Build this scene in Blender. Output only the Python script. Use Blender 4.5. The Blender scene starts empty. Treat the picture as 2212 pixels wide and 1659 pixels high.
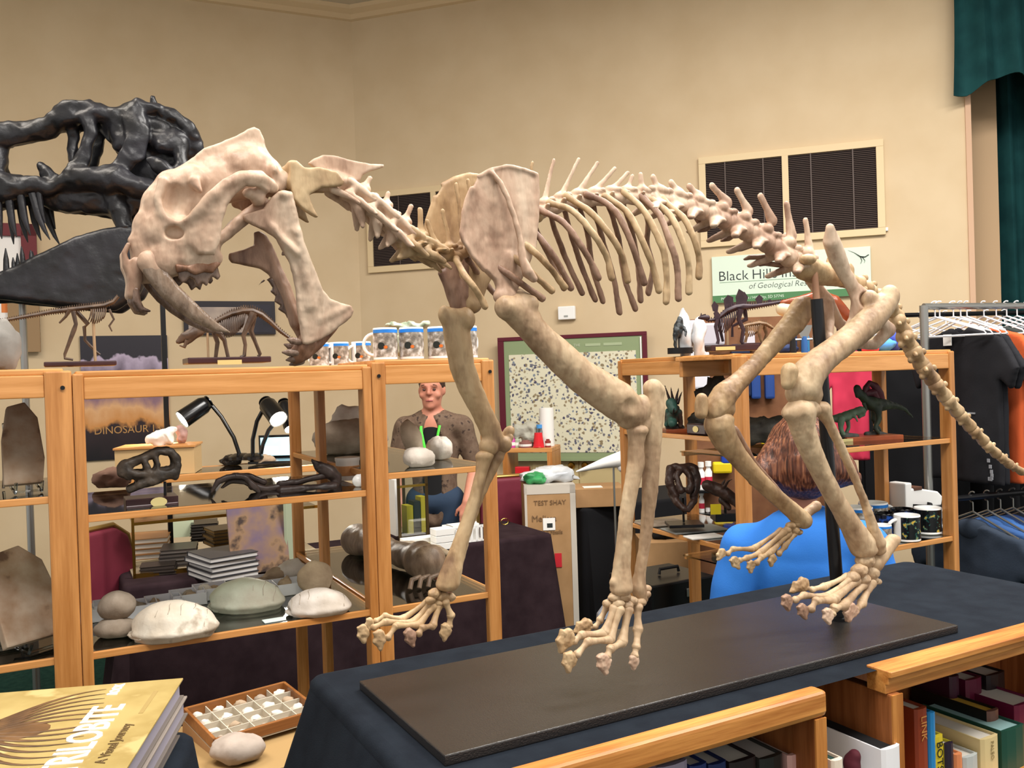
import bpy, bmesh, math, random
import numpy as np
from mathutils import Vector, Matrix
from mathutils import noise as mnoise

# ---------------------------------------------------------------- camera / world / lights
SC = bpy.context.scene
COL = SC.collection
W, H, F = 2212, 1659, 1920.0
CAMZ = 1.60
PITCH, ROLL = 0.00993, -0.03166
_f = np.array([0, math.cos(PITCH), -math.sin(PITCH)]); _u = np.array([0, math.sin(PITCH), math.cos(PITCH)]); _r = np.array([1., 0, 0])
CR = math.cos(ROLL) * _r + math.sin(ROLL) * _u
CU = -math.sin(ROLL) * _r + math.cos(ROLL) * _u
CF = _f
CAM = np.array([0, 0, CAMZ])
cd = bpy.data.cameras.new('camera'); cam = bpy.data.objects.new('camera', cd); COL.objects.link(cam)
cd.sensor_width = 36; cd.lens = 36 * F / W; cd.clip_start = 0.05; cd.clip_end = 100
cam.matrix_world = Matrix(((CR[0], CU[0], -CF[0], 0), (CR[1], CU[1], -CF[1], 0), (CR[2], CU[2], -CF[2], CAMZ), (0, 0, 0, 1)))
SC.camera = cam
vs = SC.view_settings
vs.view_transform = 'Standard'; vs.look = 'None'; vs.exposure = 0.5; vs.gamma = 1.0; vs.use_curve_mapping = False
wd = bpy.data.worlds.new('hall_world'); SC.world = wd; wd.use_nodes = True
bgn = wd.node_tree.nodes['Background']; bgn.inputs[0].default_value = (1.0, 0.96, 0.91, 1); bgn.inputs[1].default_value = 0.66

def area(name, loc, sx, sy, power, col, aim=None):
    l = bpy.data.lights.new(name, 'AREA'); l.shape = 'RECTANGLE'; l.size = sx; l.size_y = sy; l.energy = power; l.color = col
    o = bpy.data.objects.new(name, l); COL.objects.link(o); o.location = loc
    d = Vector(aim) - Vector(loc) if aim else Vector((0, 0, -1))
    o.rotation_euler = d.to_track_quat('-Z', 'Y').to_euler()
    return o
WARM = (1.0, 0.91, 0.80); NEUT = (1.0, 0.96, 0.91)
CEIL = 4.72
area('hall_light_front', (0.0, 0.3, CEIL - 0.15), 2.6, 0.9, 135, NEUT)
area('hall_light_middle', (1.6, 3.2, CEIL - 0.15), 2.6, 0.9, 175, NEUT)
area('hall_light_left', (-2.6, 2.4, CEIL - 0.15), 2.0, 0.9, 75, WARM)
area('hall_light_right', (3.6, 1.2, CEIL - 0.15), 2.0, 0.9, 125, NEUT)

# ---------------------------------------------------------------- pixel helpers (photo frame 2212x1659)
def ray(px, py):
    return (px - W / 2) / F * CR - (py - H / 2) / F * CU + CF
def atz(px, py, z):            # point at height z
    d = ray(px, py); return CAM + d * ((z - CAMZ) / d[2])
def aty(px, py, y):            # point at depth y
    d = ray(px, py); return CAM + d * (y / d[1])
def onpl(px, py, p0, n):       # point on plane
    d = ray(px, py); return CAM + d * (np.dot(np.asarray(p0) - CAM, n) / np.dot(d, n))

class Fr:                      # upright frame: origin, yaw; local u along yaw, w away, z up
    def __init__(s, o, yaw):
        s.o = np.array([o[0], o[1], o[2] if len(o) > 2 else 0.0], float); s.yaw = yaw
        s.u = np.array([math.cos(yaw), math.sin(yaw), 0]); s.w = np.array([-math.sin(yaw), math.cos(yaw), 0])
    def loc(s, p):
        d = np.asarray(p, float) - s.o; return np.array([d @ s.u, d @ s.w, d[2]])
    def world(s, u, w, z=0.0):
        return s.o + s.u * u + s.w * w + np.array([0, 0, z])
    def P(s, px, py, w=0.0):   # pixel on the vertical plane at local offset w -> local coords
        return s.loc(onpl(px, py, s.o + s.w * w, s.w))

# ---------------------------------------------------------------- object helpers
def tag(o, label=None, cat=None, group=None, kind=None):
    if label: o['label'] = label
    if cat: o['category'] = cat
    if group: o['group'] = group
    if kind: o['kind'] = kind
    return o
def thing(name, label, cat, loc=(0, 0, 0), rotz=0.0, group=None):
    o = bpy.data.objects.new(name, None); COL.objects.link(o); o.empty_display_size = 0.05
    o.location = Vector([float(v) for v in loc]); o.rotation_euler = (0, 0, rotz)
    return tag(o, label, cat, group)
def link(name, me, mat=None, parent=None):
    o = bpy.data.objects.new(name, me); COL.objects.link(o)
    if mat is not None and not me.materials:
        for m in (mat if isinstance(mat, (list, tuple)) else [mat]): me.materials.append(m)
    if parent is not None: o.parent = parent
    return o
def dup(root, loc=None, rotz=None, label=None, group=None, parent=None):
    c = root.copy(); COL.objects.link(c); c.parent = parent
    if loc is not None: c.location = Vector([float(v) for v in loc])
    if rotz is not None: c.rotation_euler = (0, 0, rotz)
    if label: c['label'] = label
    if group: c['group'] = group
    for ch in list(root.children): dup(ch, parent=c)
    return c

class MB:                      # mesh builder: collects shapes, builds ONE mesh object
    def __init__(s): s.v = []; s.f = []; s.m = []; s.mi = 0
    def add(s, vs, fs):
        b = len(s.v); s.v += [tuple(float(c) for c in v) for v in vs]; s.f += [tuple(b + i for i in f) for f in fs]; s.m += [s.mi] * len(fs); return s
    def box(s, lo, hi):
        x0, y0, z0 = lo; x1, y1, z1 = hi
        return s.add([(x0,y0,z0),(x1,y0,z0),(x1,y1,z0),(x0,y1,z0),(x0,y0,z1),(x1,y0,z1),(x1,y1,z1),(x0,y1,z1)],
                     [(0,3,2,1),(4,5,6,7),(0,1,5,4),(1,2,6,5),(2,3,7,6),(3,0,4,7)])
    def obox(s, c, ax, h):     # oriented box: centre, 3 axes, half sizes
        c = np.asarray(c, float); ax = np.asarray(ax, float)
        vs = [c + sx*h[0]*ax[0] + sy*h[1]*ax[1] + sz*h[2]*ax[2] for sz in (-1,1) for sx, sy in ((-1,-1),(1,-1),(1,1),(-1,1))]
        return s.add(vs, [(0,3,2,1),(4,5,6,7),(0,1,5,4),(1,2,6,5),(2,3,7,6),(3,0,4,7)])
    def tube(s, pts, rad, n=8, flat=1.0, caps=True):
        pts = [np.asarray(p, float) for p in pts]
        if not hasattr(rad, '__len__'): rad = [rad] * len(pts)
        b = len(s.v); up = None
        for i, p in enumerate(pts):
            t = pts[min(i+1, len(pts)-1)] - pts[max(i-1, 0)]; t = t / (np.linalg.norm(t) + 1e-9)
            if up is None: up = np.array([0,0,1.]) if abs(t[2]) < .9 else np.array([1.,0,0])
            a = np.cross(t, up); a /= np.linalg.norm(a) + 1e-9; up = np.cross(a, t)
            for k in range(n):
                th = 2*math.pi*k/n; q = p + rad[i]*(math.cos(th)*a + flat*math.sin(th)*up); s.v.append(tuple(float(c) for c in q))
        fs = []
        for i in range(len(pts)-1):
            for k in range(n):
                k2 = (k+1) % n; fs.append((b+i*n+k, b+i*n+k2, b+(i+1)*n+k2, b+(i+1)*n+k))
        if caps: fs.append(tuple(b+k for k in range(n-1,-1,-1))); fs.append(tuple(b+(len(pts)-1)*n+k for k in range(n)))
        s.f += fs; s.m += [s.mi]*len(fs); return s
    def lathe(s, prof, n=24, c=(0,0,0), sx=1.0, sy=1.0, close=False):
        b = len(s.v)
        for r, z in prof:
            for k in range(n):
                th = 2*math.pi*k/n; s.v.append((c[0]+sx*r*math.cos(th), c[1]+sy*r*math.sin(th), c[2]+z))
        fs = []; m = len(prof)
        for i in range(m if close else m-1):
            i2 = (i+1) % m
            for k in range(n):
                k2 = (k+1) % n; fs.append((b+i*n+k, b+i*n+k2, b+i2*n+k2, b+i2*n+k))
        if not close:
            if prof[0][0] > 1e-6: fs.append(tuple(b+k for k in range(n-1,-1,-1)))
            if prof[-1][0] > 1e-6: fs.append(tuple(b+(m-1)*n+k for k in range(n)))
        s.f += fs; s.m += [s.mi]*len(fs); return s
    def prism(s, poly, o, e1, e2, n, t0, t1):   # 2D polygon extruded along n from t0 to t1
        o = np.asarray(o, float); e1 = np.asarray(e1, float); e2 = np.asarray(e2, float); n = np.asarray(n, float); k = len(poly)
        vs = [o + a*e1 + b*e2 + t0*n for a, b in poly] + [o + a*e1 + b*e2 + t1*n for a, b in poly]
        return s.add(vs, [tuple(range(k-1,-1,-1)), tuple(range(k,2*k))] + [(i,(i+1)%k,k+(i+1)%k,k+i) for i in range(k)])
    def ball(s, c, r, n=12, m=8):
        r = r if hasattr(r, '__len__') else (r, r, r)
        prof = [(max(1e-7, math.sin(math.pi*i/m)), -math.cos(math.pi*i/m)) for i in range(m+1)]
        b = len(s.v)
        s.lathe(prof, n)
        for i in range(b, len(s.v)):
            x, y, z = s.v[i]; s.v[i] = (c[0]+x*r[0], c[1]+y*r[1], c[2]+z*r[2])
        return s
    def mesh(s, name, bevel=0, smooth=False, seg=2, weld=False):
        me = bpy.data.meshes.new(name); me.from_pydata(s.v, [], s.f); me.validate()
        if len(me.polygons) == len(s.m): me.polygons.foreach_set('material_index', s.m)
        bm = bmesh.new(); bm.from_mesh(me)
        if weld: bmesh.ops.remove_doubles(bm, verts=bm.verts, dist=1e-5)
        bmesh.ops.recalc_face_normals(bm, faces=bm.faces)
        if bevel > 0:
            bmesh.ops.bevel(bm, geom=[e for e in bm.edges if e.is_manifold and e.calc_face_angle(0) > .5], offset=bevel, segments=seg, profile=.6, affect='EDGES', clamp_overlap=True)
        bm.to_mesh(me); bm.free()
        if smooth:
            me.polygons.foreach_set('use_smooth', [True]*len(me.polygons))
            try: me.set_sharp_from_angle(angle=math.radians(45))
            except Exception: pass
        me.update(); return me
    def build(s, name, mat, parent=None, bevel=0, smooth=False, seg=2, weld=False):
        return link(name, s.mesh(name, bevel, smooth, seg, weld), mat, parent)

def _tw(txt, size):
    cu = bpy.data.curves.new('txt', 'FONT'); cu.body = txt; cu.size = size; to = bpy.data.objects.new('txt', cu); COL.objects.link(to); bpy.context.view_layer.update(); w = to.dimensions.x
    bpy.data.objects.remove(to); bpy.data.curves.remove(cu); return w
def text(txt, size, mat, parent, loc, rot, xs=1.0, **kw):      # one lettering part per word
    words = [w for w in txt.split(' ') if w]; pos = 0
    R = rot.to_3x3() if isinstance(rot, Matrix) else Matrix.Rotation(rot[0], 3, 'X')
    for w in words:
        i = txt.index(w, pos); pos = i + len(w); off = (_tw(txt[:i].replace(' ', 'i')+'l', size) - _tw('l', size))*xs if i else 0.0
        text1(w, size, mat, parent, Vector(loc) + R @ Vector((off, 0, 0)), rot, xs=xs, **kw)
def text1(txt, size, mat, parent, loc, rot, name='lettering', depth=0.0008, align='LEFT', shear=0.0, xs=1.0, bold=0.0):
    cu = bpy.data.curves.new('txt', 'FONT'); cu.body = txt; cu.size = size; cu.extrude = depth; cu.align_x = align; cu.align_y = 'CENTER'
    cu.shear = shear; cu.offset = bold; cu.resolution_u = 3
    to = bpy.data.objects.new('txt', cu); COL.objects.link(to)
    bpy.context.view_layer.update()
    me = bpy.data.meshes.new_from_object(to.evaluated_get(bpy.context.evaluated_depsgraph_get()))
    bpy.data.objects.remove(to); bpy.data.curves.remove(cu)
    me.materials.clear()
    if xs != 1.0:
        for v in me.vertices: v.co.x *= xs
    o = link(name, me, mat, parent)
    if isinstance(rot, Matrix): o.matrix_local = Matrix.Translation(Vector(loc)) @ rot
    else: o.location = loc; o.rotation_euler = rot
    return o
UPR = (math.pi/2, 0, 0)        # text standing up, facing -w

# ---------------------------------------------------------------- materials
def lin(c):
    if isinstance(c, str): c = [int(c[i:i+2], 16)/255 for i in (0, 2, 4)]
    return tuple((x/12.92 if x <= .04045 else ((x+.055)/1.055)**2.4) for x in c) + (1.0,)
_M = {}
def mat(name, c, rough=.6, c2=None, scale=8, det=4, spec=.4, metal=0, bump=0, bscale=60, stretch=None, trans=0, ior=1.45, emit=None, es=1, lo=.35, hi=.65, coat=0, c3=None):
    if name in _M: return _M[name]
    m = bpy.data.materials.new(name); m.use_nodes = True; _M[name] = m
    nt = m.node_tree; N = nt.nodes; L = nt.links; b = N['Principled BSDF']
    b.inputs['Base Color'].default_value = lin(c); b.inputs['Roughness'].default_value = rough
    b.inputs['Specular IOR Level'].default_value = spec; b.inputs['Metallic'].default_value = metal
    b.inputs['Transmission Weight'].default_value = trans; b.inputs['IOR'].default_value = ior
    if coat: b.inputs['Coat Weight'].default_value = coat; b.inputs['Coat Roughness'].default_value = .15
    if emit: b.inputs['Emission Color'].default_value = lin(emit); b.inputs['Emission Strength'].default_value = es
    tc = None
    def coords():
        nonlocal tc
        if tc is None:
            t = N.new('ShaderNodeTexCoord'); tc = t.outputs['Object']
            if stretch:
                mp = N.new('ShaderNodeMapping'); mp.inputs['Scale'].default_value = stretch; L.new(tc, mp.inputs[0]); tc = mp.outputs[0]
        return tc
    if c2:
        n = N.new('ShaderNodeTexNoise'); n.inputs['Scale'].default_value = scale; n.inputs['Detail'].default_value = det; L.new(coords(), n.inputs['Vector'])
        r = N.new('ShaderNodeValToRGB'); r.color_ramp.elements[0].position = lo; r.color_ramp.elements[1].position = hi
        r.color_ramp.elements[0].color = lin(c); r.color_ramp.elements[1].color = lin(c2)
        if c3: e = r.color_ramp.elements.new((lo+hi)/2 + .25*(hi-lo)); e.color = lin(c3)
        L.new(n.outputs['Fac'], r.inputs[0]); L.new(r.outputs[0], b.inputs['Base Color'])
    if bump:
        n = N.new('ShaderNodeTexNoise'); n.inputs['Scale'].default_value = bscale; n.inputs['Detail'].default_value = 5; L.new(coords(), n.inputs['Vector'])
        bp = N.new('ShaderNodeBump'); bp.inputs['Strength'].default_value = bump; bp.inputs['Distance'].default_value = .003
        L.new(n.outputs['Fac'], bp.inputs['Height']); L.new(bp.outputs[0], b.inputs['Normal'])
    return m
def glassy(name, c='EEF6F2', rough=.03, alpha=.12):
    if name in _M: return _M[name]
    m = bpy.data.materials.new(name); m.use_nodes = True; _M[name] = m
    nt = m.node_tree; N = nt.nodes; L = nt.links; N.remove(N['Principled BSDF'])
    t = N.new('ShaderNodeBsdfTransparent'); t.inputs[0].default_value = lin(c); g = N.new('ShaderNodeBsdfGlossy'); g.inputs['Roughness'].default_value = rough
    fr = N.new('ShaderNodeFresnel'); fr.inputs[0].default_value = 1.5
    ad = N.new('ShaderNodeMath'); ad.operation = 'ADD'; ad.inputs[1].default_value = alpha*.3; L.new(fr.outputs[0], ad.inputs[0])
    mx = N.new('ShaderNodeMixShader'); L.new(ad.outputs[0], mx.inputs[0]); L.new(t.outputs[0], mx.inputs[1]); L.new(g.outputs[0], mx.inputs[2])
    L.new(mx.outputs[0], N['Material Output'].inputs[0]); return m
def wood(name, c, c2, axis=2, rough=.38, sc=1.0):
    if name in _M: return _M[name]
    m = bpy.data.materials.new(name); m.use_nodes = True; _M[name] = m
    nt = m.node_tree; N = nt.nodes; L = nt.links; b = N['Principled BSDF']; b.inputs['Roughness'].default_value = rough
    t = N.new('ShaderNodeTexCoord'); mp = N.new('ShaderNodeMapping')
    s = [26*sc, 26*sc, 26*sc]; s[axis] = 1.6*sc; mp.inputs['Scale'].default_value = s; L.new(t.outputs['Object'], mp.inputs[0])
    n = N.new('ShaderNodeTexNoise'); n.inputs['Scale'].default_value = 1.0; n.inputs['Detail'].default_value = 5; n.inputs['Distortion'].default_value = .6; L.new(mp.outputs[0], n.inputs['Vector'])
    n2 = N.new('ShaderNodeTexNoise'); n2.inputs['Scale'].default_value = 7; n2.inputs['Detail'].default_value = 4; L.new(mp.outputs[0], n2.inputs['Vector'])
    mu = N.new('ShaderNodeMath'); mu.operation = 'MULTIPLY_ADD'; mu.inputs[1].default_value = .35; L.new(n2.outputs['Fac'], mu.inputs[0]); L.new(n.outputs['Fac'], mu.inputs[2])
    r = N.new('ShaderNodeValToRGB'); r.color_ramp.elements[0].position = .48; r.color_ramp.elements[1].position = .86
    r.color_ramp.elements[0].color = lin(c); r.color_ramp.elements[1].color = lin(c2)
    L.new(mu.outputs[0], r.inputs[0]); L.new(r.outputs[0], b.inputs['Base Color'])
    bp = N.new('ShaderNodeBump'); bp.inputs['Strength'].default_value = .12; bp.inputs['Distance'].default_value = .002; L.new(n2.outputs['Fac'], bp.inputs['Height']); L.new(bp.outputs[0], b.inputs['Normal'])
    return m
OAKX = wood('oak_along', 'D79A5C', 'B57838', 0); OAKY = wood('oak_across', 'D79A5C', 'B57838', 1); OAKZ = wood('oak_upright', 'CF9254', 'A4682F', 2)
GLASS = glassy('shelf_glass', 'E2E5DC', .04, .25)
ACRY = glassy('acrylic', 'F2F6F6', .05, .3)
WHITE = mat('white_gloss', 'F2F1EE', .25, spec=.5); PAPER = mat('paper_white', 'EDEBE6', .7)
BLACK = mat('black_satin', '0E0E10', .35); DARKM = mat('dark_metal', '1A1A1C', .3, metal=.6)
CHROME = mat('steel_grey', '9A9A96', .3, metal=.85); BRASS = mat('brass', 'C9A24A', .25, metal=1)
NAVY = mat('navy_cloth', '151A22', .95, '1B2129', 20, bump=.25, bscale=500, spec=.15)
DKBROWN = mat('aubergine_cloth', '2A1E22', .95, '33262A', 12, bump=.2, bscale=400, spec=.1)
INK = mat('ink_dark', '2A3030', .7); CARD = mat('cardboard', 'B08A60', .85, '9C7850', 5)
PLAQUE = mat('plaque', 'CDBE84', .35, metal=.3)
DKWOOD = mat('mahogany_base', '2B1518', .3, '3A1D20', 10, spec=.5)
ROSEW = mat('red_wood_base', '9A4A22', .3, '7E3818', 12, spec=.5)
MAROON = mat('maroon_vinyl', '6E2434', .6, '7A2C3C', 6)
# ---------------------------------------------------------------- SDF modelling: fields on a grid -> surface nets
def vnoise(P, s, seed=0):      # value noise, vectorised, about -1..1
    p = P * s + seed * 17.31; i = np.floor(p).astype(np.int64); f = p - i; f = f*f*(3-2*f); r = 0
    for dx in (0, 1):
        for dy in (0, 1):
            for dz in (0, 1):
                h = ((i[:,0]+dx)*374761393 + (i[:,1]+dy)*668265263 + (i[:,2]+dz)*2147483647 + seed*974711) & 0xFFFFFFFF
                h = ((h ^ (h >> 13)) * 1274126177) & 0xFFFFFFFF; h = (h ^ (h >> 16)) & 0xFFFF
                wgt = (f[:,0] if dx else 1-f[:,0]) * (f[:,1] if dy else 1-f[:,1]) * (f[:,2] if dz else 1-f[:,2])
                r = r + wgt * (h / 32767.5 - 1)
    return r
def poly_sd(P2, poly):
    poly = np.asarray(poly, float); d = np.full(len(P2), 1e9); sgn = np.ones(len(P2)); n = len(poly)
    for i in range(n):
        a = poly[i]; b = poly[i-1]; e = b - a; w = P2 - a
        t = np.clip((w @ e) / max(e @ e, 1e-12), 0, 1); q = w - t[:, None]*e; d = np.minimum(d, (q*q).sum(1))
        c1 = P2[:,1] >= a[1]; c2 = P2[:,1] < b[1]; c3 = e[0]*w[:,1] > e[1]*w[:,0]
        fl = (c1 & c2 & c3) | (~c1 & ~c2 & ~c3); sgn = np.where(fl, -sgn, sgn)
    return sgn*np.sqrt(d)
class SDF:
    def __init__(s, k=.004): s.ops = []; s.k = k
    def _put(s, fn, lo, hi, mode, k): s.ops.append((fn, np.asarray(lo, float), np.asarray(hi, float), mode, s.k if k is None else k)); return s
    def tube(s, pts, rad, mode='u', k=None, flat=None):
        P = [np.asarray(p, float) for p in pts]
        R = list(rad) if hasattr(rad, '__len__') else [rad]*len(P)
        if len(P) == 1: P = P*2; R = R*2
        A = np.eye(3); fac = 1.0
        if flat is not None:
            n = np.asarray(flat[0], float); n = n/np.linalg.norm(n); fac = flat[1]; A = np.eye(3) + np.outer(n, n)*(1/fac-1)
        Q = [A @ p for p in P]
        def fn(X):
            Y = X @ A.T; d = np.full(len(X), 1e9)
            for i in range(len(Q)-1):
                a = Q[i]; e = Q[i+1]-a; w = Y-a; t = np.clip((w @ e)/max(e @ e, 1e-12), 0, 1)
                d = np.minimum(d, np.sqrt(((w - t[:,None]*e)**2).sum(1)) - (R[i] + (R[i+1]-R[i])*t))
            return d*min(1, fac*1.4) if flat is not None else d
        PP = np.array(P); rm = max(R); return s._put(fn, PP.min(0)-rm, PP.max(0)+rm, mode, k)
    def ell(s, c, r, R=None, mode='u', k=None):
        c = np.asarray(c, float); r = np.asarray(r if hasattr(r, '__len__') else [r]*3, float); R = np.eye(3) if R is None else np.asarray(R, float)
        def fn(X):
            Y = (X-c) @ R.T; k0 = np.sqrt(((Y/r)**2).sum(1)); k1 = np.sqrt(((Y/(r*r))**2).sum(1)) + 1e-9; return k0*(k0-1)/k1
        m = r.max(); return s._put(fn, c-m, c+m, mode, k)
    def slab(s, poly, o, e1, e2, th, mode='u', k=None, rnd=.6, bend=None):   # polygon (in e1,e2) with half thickness th, rounded
        o = np.asarray(o, float); e1 = np.asarray(e1, float); e2 = np.asarray(e2, float); n = np.cross(e1, e2); poly = np.asarray(poly, float)
        def fn(X):
            w = X-o; a = w @ e1; b = w @ e2; c = w @ n
            if bend is not None: c = c - bend(a, b)
            t = th(a, b) if callable(th) else th
            d2 = poly_sd(np.stack([a, b], 1), poly); r = np.minimum(t, 1e9)*rnd
            qx = d2 + r; qy = np.abs(c) - t + r
            return np.minimum(np.maximum(qx, qy), 0) + np.sqrt(np.maximum(qx, 0)**2 + np.maximum(qy, 0)**2) - r
        V = np.array([o + a*e1 + b*e2 for a, b in poly]); m = .03 if callable(th) or bend is not None else th
        return s._put(fn, V.min(0)-m, V.max(0)+m, mode, k)
    def mesh(s, name, vox, noise=0, nscale=60, seed=0, smooth=1, lo=None, hi=None):
        us = [o for o in s.ops if o[3] == 'u']; kk = max(o[4] for o in s.ops)
        lo = np.min([o[1] for o in us], 0) - 3*vox - kk*.5 if lo is None else np.asarray(lo); hi = np.max([o[2] for o in us], 0) + 3*vox + kk*.5 if hi is None else np.asarray(hi)
        n = np.ceil((hi-lo)/vox).astype(int)+1; D = np.full(n, 1e3); ax = [lo[i]+vox*np.arange(n[i]) for i in range(3)]
        for fn, a, b, mode, k in s.ops:
            m = k + 3*vox; i0 = np.clip(np.floor((a-m-lo)/vox).astype(int), 0, n-1); i1 = np.clip(np.ceil((b+m-lo)/vox).astype(int)+1, 1, n)
            if (i1 <= i0).any(): continue
            sl = tuple(slice(i0[j], i1[j]) for j in range(3)); G = np.meshgrid(*[ax[j][sl[j]] for j in range(3)], indexing='ij'); sh = G[0].shape
            d = fn(np.stack([g.ravel() for g in G], 1)).reshape(sh); A = D[sl]
            if mode == 'u':
                h = np.clip(.5+.5*(d-A)/k, 0, 1); R = d + (A-d)*h - k*h*(1-h); D[sl] = np.where(A > 900, np.minimum(d, 900), R)
            else:
                d = -d; h = np.clip(.5-.5*(d-A)/k, 0, 1); D[sl] = np.where(A > 800, A, d + (A-d)*h + k*h*(1-h))
        for j in range(3):
            D[tuple(0 if q == j else slice(None) for q in range(3))] = 1; D[tuple(-1 if q == j else slice(None) for q in range(3))] = 1
        D = np.clip(D, -5*vox, 5*vox)
        V, Fq = surfnet(D, lo, vox)
        if smooth and len(V):
            E = np.concatenate([Fq[:, [0,1]], Fq[:, [1,2]], Fq[:, [2,3]], Fq[:, [3,0]]])
            for _ in range(smooth):
                acc = np.zeros_like(V); cnt = np.zeros(len(V)); np.add.at(acc, E[:,0], V[E[:,1]]); np.add.at(acc, E[:,1], V[E[:,0]]); np.add.at(cnt, E[:,0], 1); np.add.at(cnt, E[:,1], 1)
                V = .5*V + .5*acc/np.maximum(cnt, 1)[:,None]
        if noise:
            nn = np.stack([vnoise(V, nscale, seed+j) for j in range(3)], 1) + .5*np.stack([vnoise(V, nscale*2.3, seed+j+5) for j in range(3)], 1); V = V + noise*nn
        me = bpy.data.meshes.new(name); me.vertices.add(len(V)); me.vertices.foreach_set('co', V.astype(np.float32).ravel())
        me.loops.add(len(Fq)*4); me.loops.foreach_set('vertex_index', Fq.astype(np.int32).ravel()); me.polygons.add(len(Fq))
        me.polygons.foreach_set('loop_start', np.arange(len(Fq), dtype=np.int32)*4); me.polygons.foreach_set('use_smooth', np.ones(len(Fq), dtype=bool))
        me.update(calc_edges=True); return me
    def build(s, name, m, parent, vox, **kw): return link(name, s.mesh(name, vox, **kw), m, parent)
def surfnet(D, lo, vox):
    S = D < 0; n = np.array(D.shape)
    c = np.zeros(n-1, int); acc = np.zeros(tuple(n-1)+(3,)); cnt = np.zeros(n-1)
    ed = []
    off = [(0,0,0),(1,0,0),(0,1,0),(1,1,0),(0,0,1),(1,0,1),(0,1,1),(1,1,1)]
    for i in range(8):
        for j in range(3):
            b = list(off[i])
            if b[j] == 0: b[j] = 1; ed.append((off[i], tuple(b), j))
    def sub(A, o): return A[o[0]:n[0]-1+o[0], o[1]:n[1]-1+o[1], o[2]:n[2]-1+o[2]]
    for a, b, j in ed:
        x = np.nonzero(sub(S, a) != sub(S, b))
        if len(x[0]) == 0: continue
        da = sub(D, a)[x]; db = sub(D, b)[x]; t = da/(da-db); p = np.array(a, float)[None,:].repeat(len(t), 0); p[:, j] = t
        acc[x] += p; cnt[x] += 1
    act = np.nonzero(cnt > 0); idx = np.full(n-1, -1); idx[act] = np.arange(len(act[0]))
    V = lo + vox*(np.stack(act, 1) + acc[act]/cnt[act][:,None])
    Q = []
    for j in range(3):
        o = [0,0,0]; o[j] = 1; A = S[:n[0]-o[0], :n[1]-o[1], :n[2]-o[2]]; B = S[o[0]:, o[1]:, o[2]:]
        a, b = [(1,2),(2,0),(0,1)][j]
        x = np.stack(np.nonzero(A != B), 1); ok = (x[:,a] > 0) & (x[:,b] > 0) & (x[:,a] < n[a]-1) & (x[:,b] < n[b]-1); x = x[ok]
        if not len(x): continue
        def g(da, db):
            y = x.copy(); y[:,a] -= da; y[:,b] -= db; return idx[y[:,0], y[:,1], y[:,2]]
        q = np.stack([g(1,1), g(0,1), g(0,0), g(1,0)], 1); fl = ~A[x[:,0], x[:,1], x[:,2]]
        q[fl] = q[fl][:, ::-1]; Q.append(q)
    Q = np.concatenate(Q) if Q else np.zeros((0,4), int); Q = Q[(Q >= 0).all(1)]
    return V, Q
# ---------------------------------------------------------------- key frames
HP = 0.50; ZPL = CAMZ - HP                     # top of the black plate
_A, _B, _C, _D = [atz(x, y, ZPL) for x, y in ((960,1632),(781,1475),(2068,1351),(1757,1270))]
SKYAW = math.radians(28.6)
SK = Fr(np.append(((_A+_B)/2)[:2], ZPL), SKYAW)   # skeleton / table frame, z measured from the plate top
def K(p): return np.asarray(SK.loc(p))
DR = 0.68
ZB = CAMZ - DR                                 # lowest full shelf of the left cases
_l0, _l1 = atz(205, 1420, ZB), atz(1044, 1288, ZB)
LCYAW = math.atan2(_l1[1]-_l0[1], _l1[0]-_l0[0])
LC = Fr((_l0[0], _l0[1], 0), LCYAW)            # left case row, front plane w=0
_r0, _r1 = atz(1612, 1247, ZB), atz(2062, 1167, ZB)
RCYAW = math.atan2(_r1[1]-_r0[1], _r1[0]-_r0[0])
RC = Fr((_r0[0], _r0[1], 0), RCYAW)            # right case B front plane
_a0, _a1 = atz(1404, 1149, ZB), atz(1541, 1184, ZB)
RAYAW = math.atan2(_a1[1]-_a0[1], _a1[0]-_a0[0])
RA = Fr((_a0[0], _a0[1], 0), RAYAW)            # right case A front plane
_c = aty(759, 60, 7.5)
WR = Fr((_c[0], _c[1], 0), math.radians(-17.7)); WL = Fr((_c[0], _c[1], 0), math.radians(23.7))

# ---------------------------------------------------------------- setting
WALLM = mat('wall_beige', 'D3BD9B', .75, 'CDB693', 3, bump=.12, bscale=14, spec=.25)
CEILM = mat('ceiling_offwhite', 'CFC4B0', .8)
CARPET = mat('carpet', '16302C', .95, '1F3B34', 30, bump=.6, bscale=250, spec=.05)
def struct(mb, name, m, fr=None, **kw):
    o = mb.build(name, m, None, **kw); o['kind'] = 'structure'
    if fr is not None: o.location = Vector(fr.o.tolist()); o.rotation_euler = (0, 0, fr.yaw)
    return o
struct(MB().box((-7, -3, -.05), (8, 10, 0)), 'floor', CARPET)
struct(MB().box((-7, -3, CEIL), (8, 10, CEIL+.1)), 'ceiling', CEILM)
struct(MB().box((-6.5, 0, 0), (0, .12, CEIL)), 'wall_left', WALLM, WL)
_uj = WR.P(2089, 420)[0]
_zv = WR.P(2089, 206, -.15)[2]
mb = MB().box((0, 0, 0), (_uj, .12, CEIL)); mb.box((_uj, 0, _zv+.25), (_uj+3.2, .12, CEIL)); struct(mb, 'wall_right', WALLM, WR)
struct(MB().box((_uj-.05, .34, 0), (WR.P(2150, 430, .45)[0], .40, CEIL)), 'trim_1', mat('wall_return_shaded', 'B99B78', .7), WR)  # wall stepped back beside the stage; its shadow is put into the darker colour
struct(MB().box((_uj-.0, -.015, 0), (_uj+.035, .12, _zv+.3)), 'trim_2', mat('jamb_pink', 'C9A588', .7), WR)
struct(MB().box((-.3, 1.6, 0), (_uj+3.5, 1.7, CEIL)), 'wall_back', mat('stage_dark', '0B1416', .9), WR)
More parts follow.
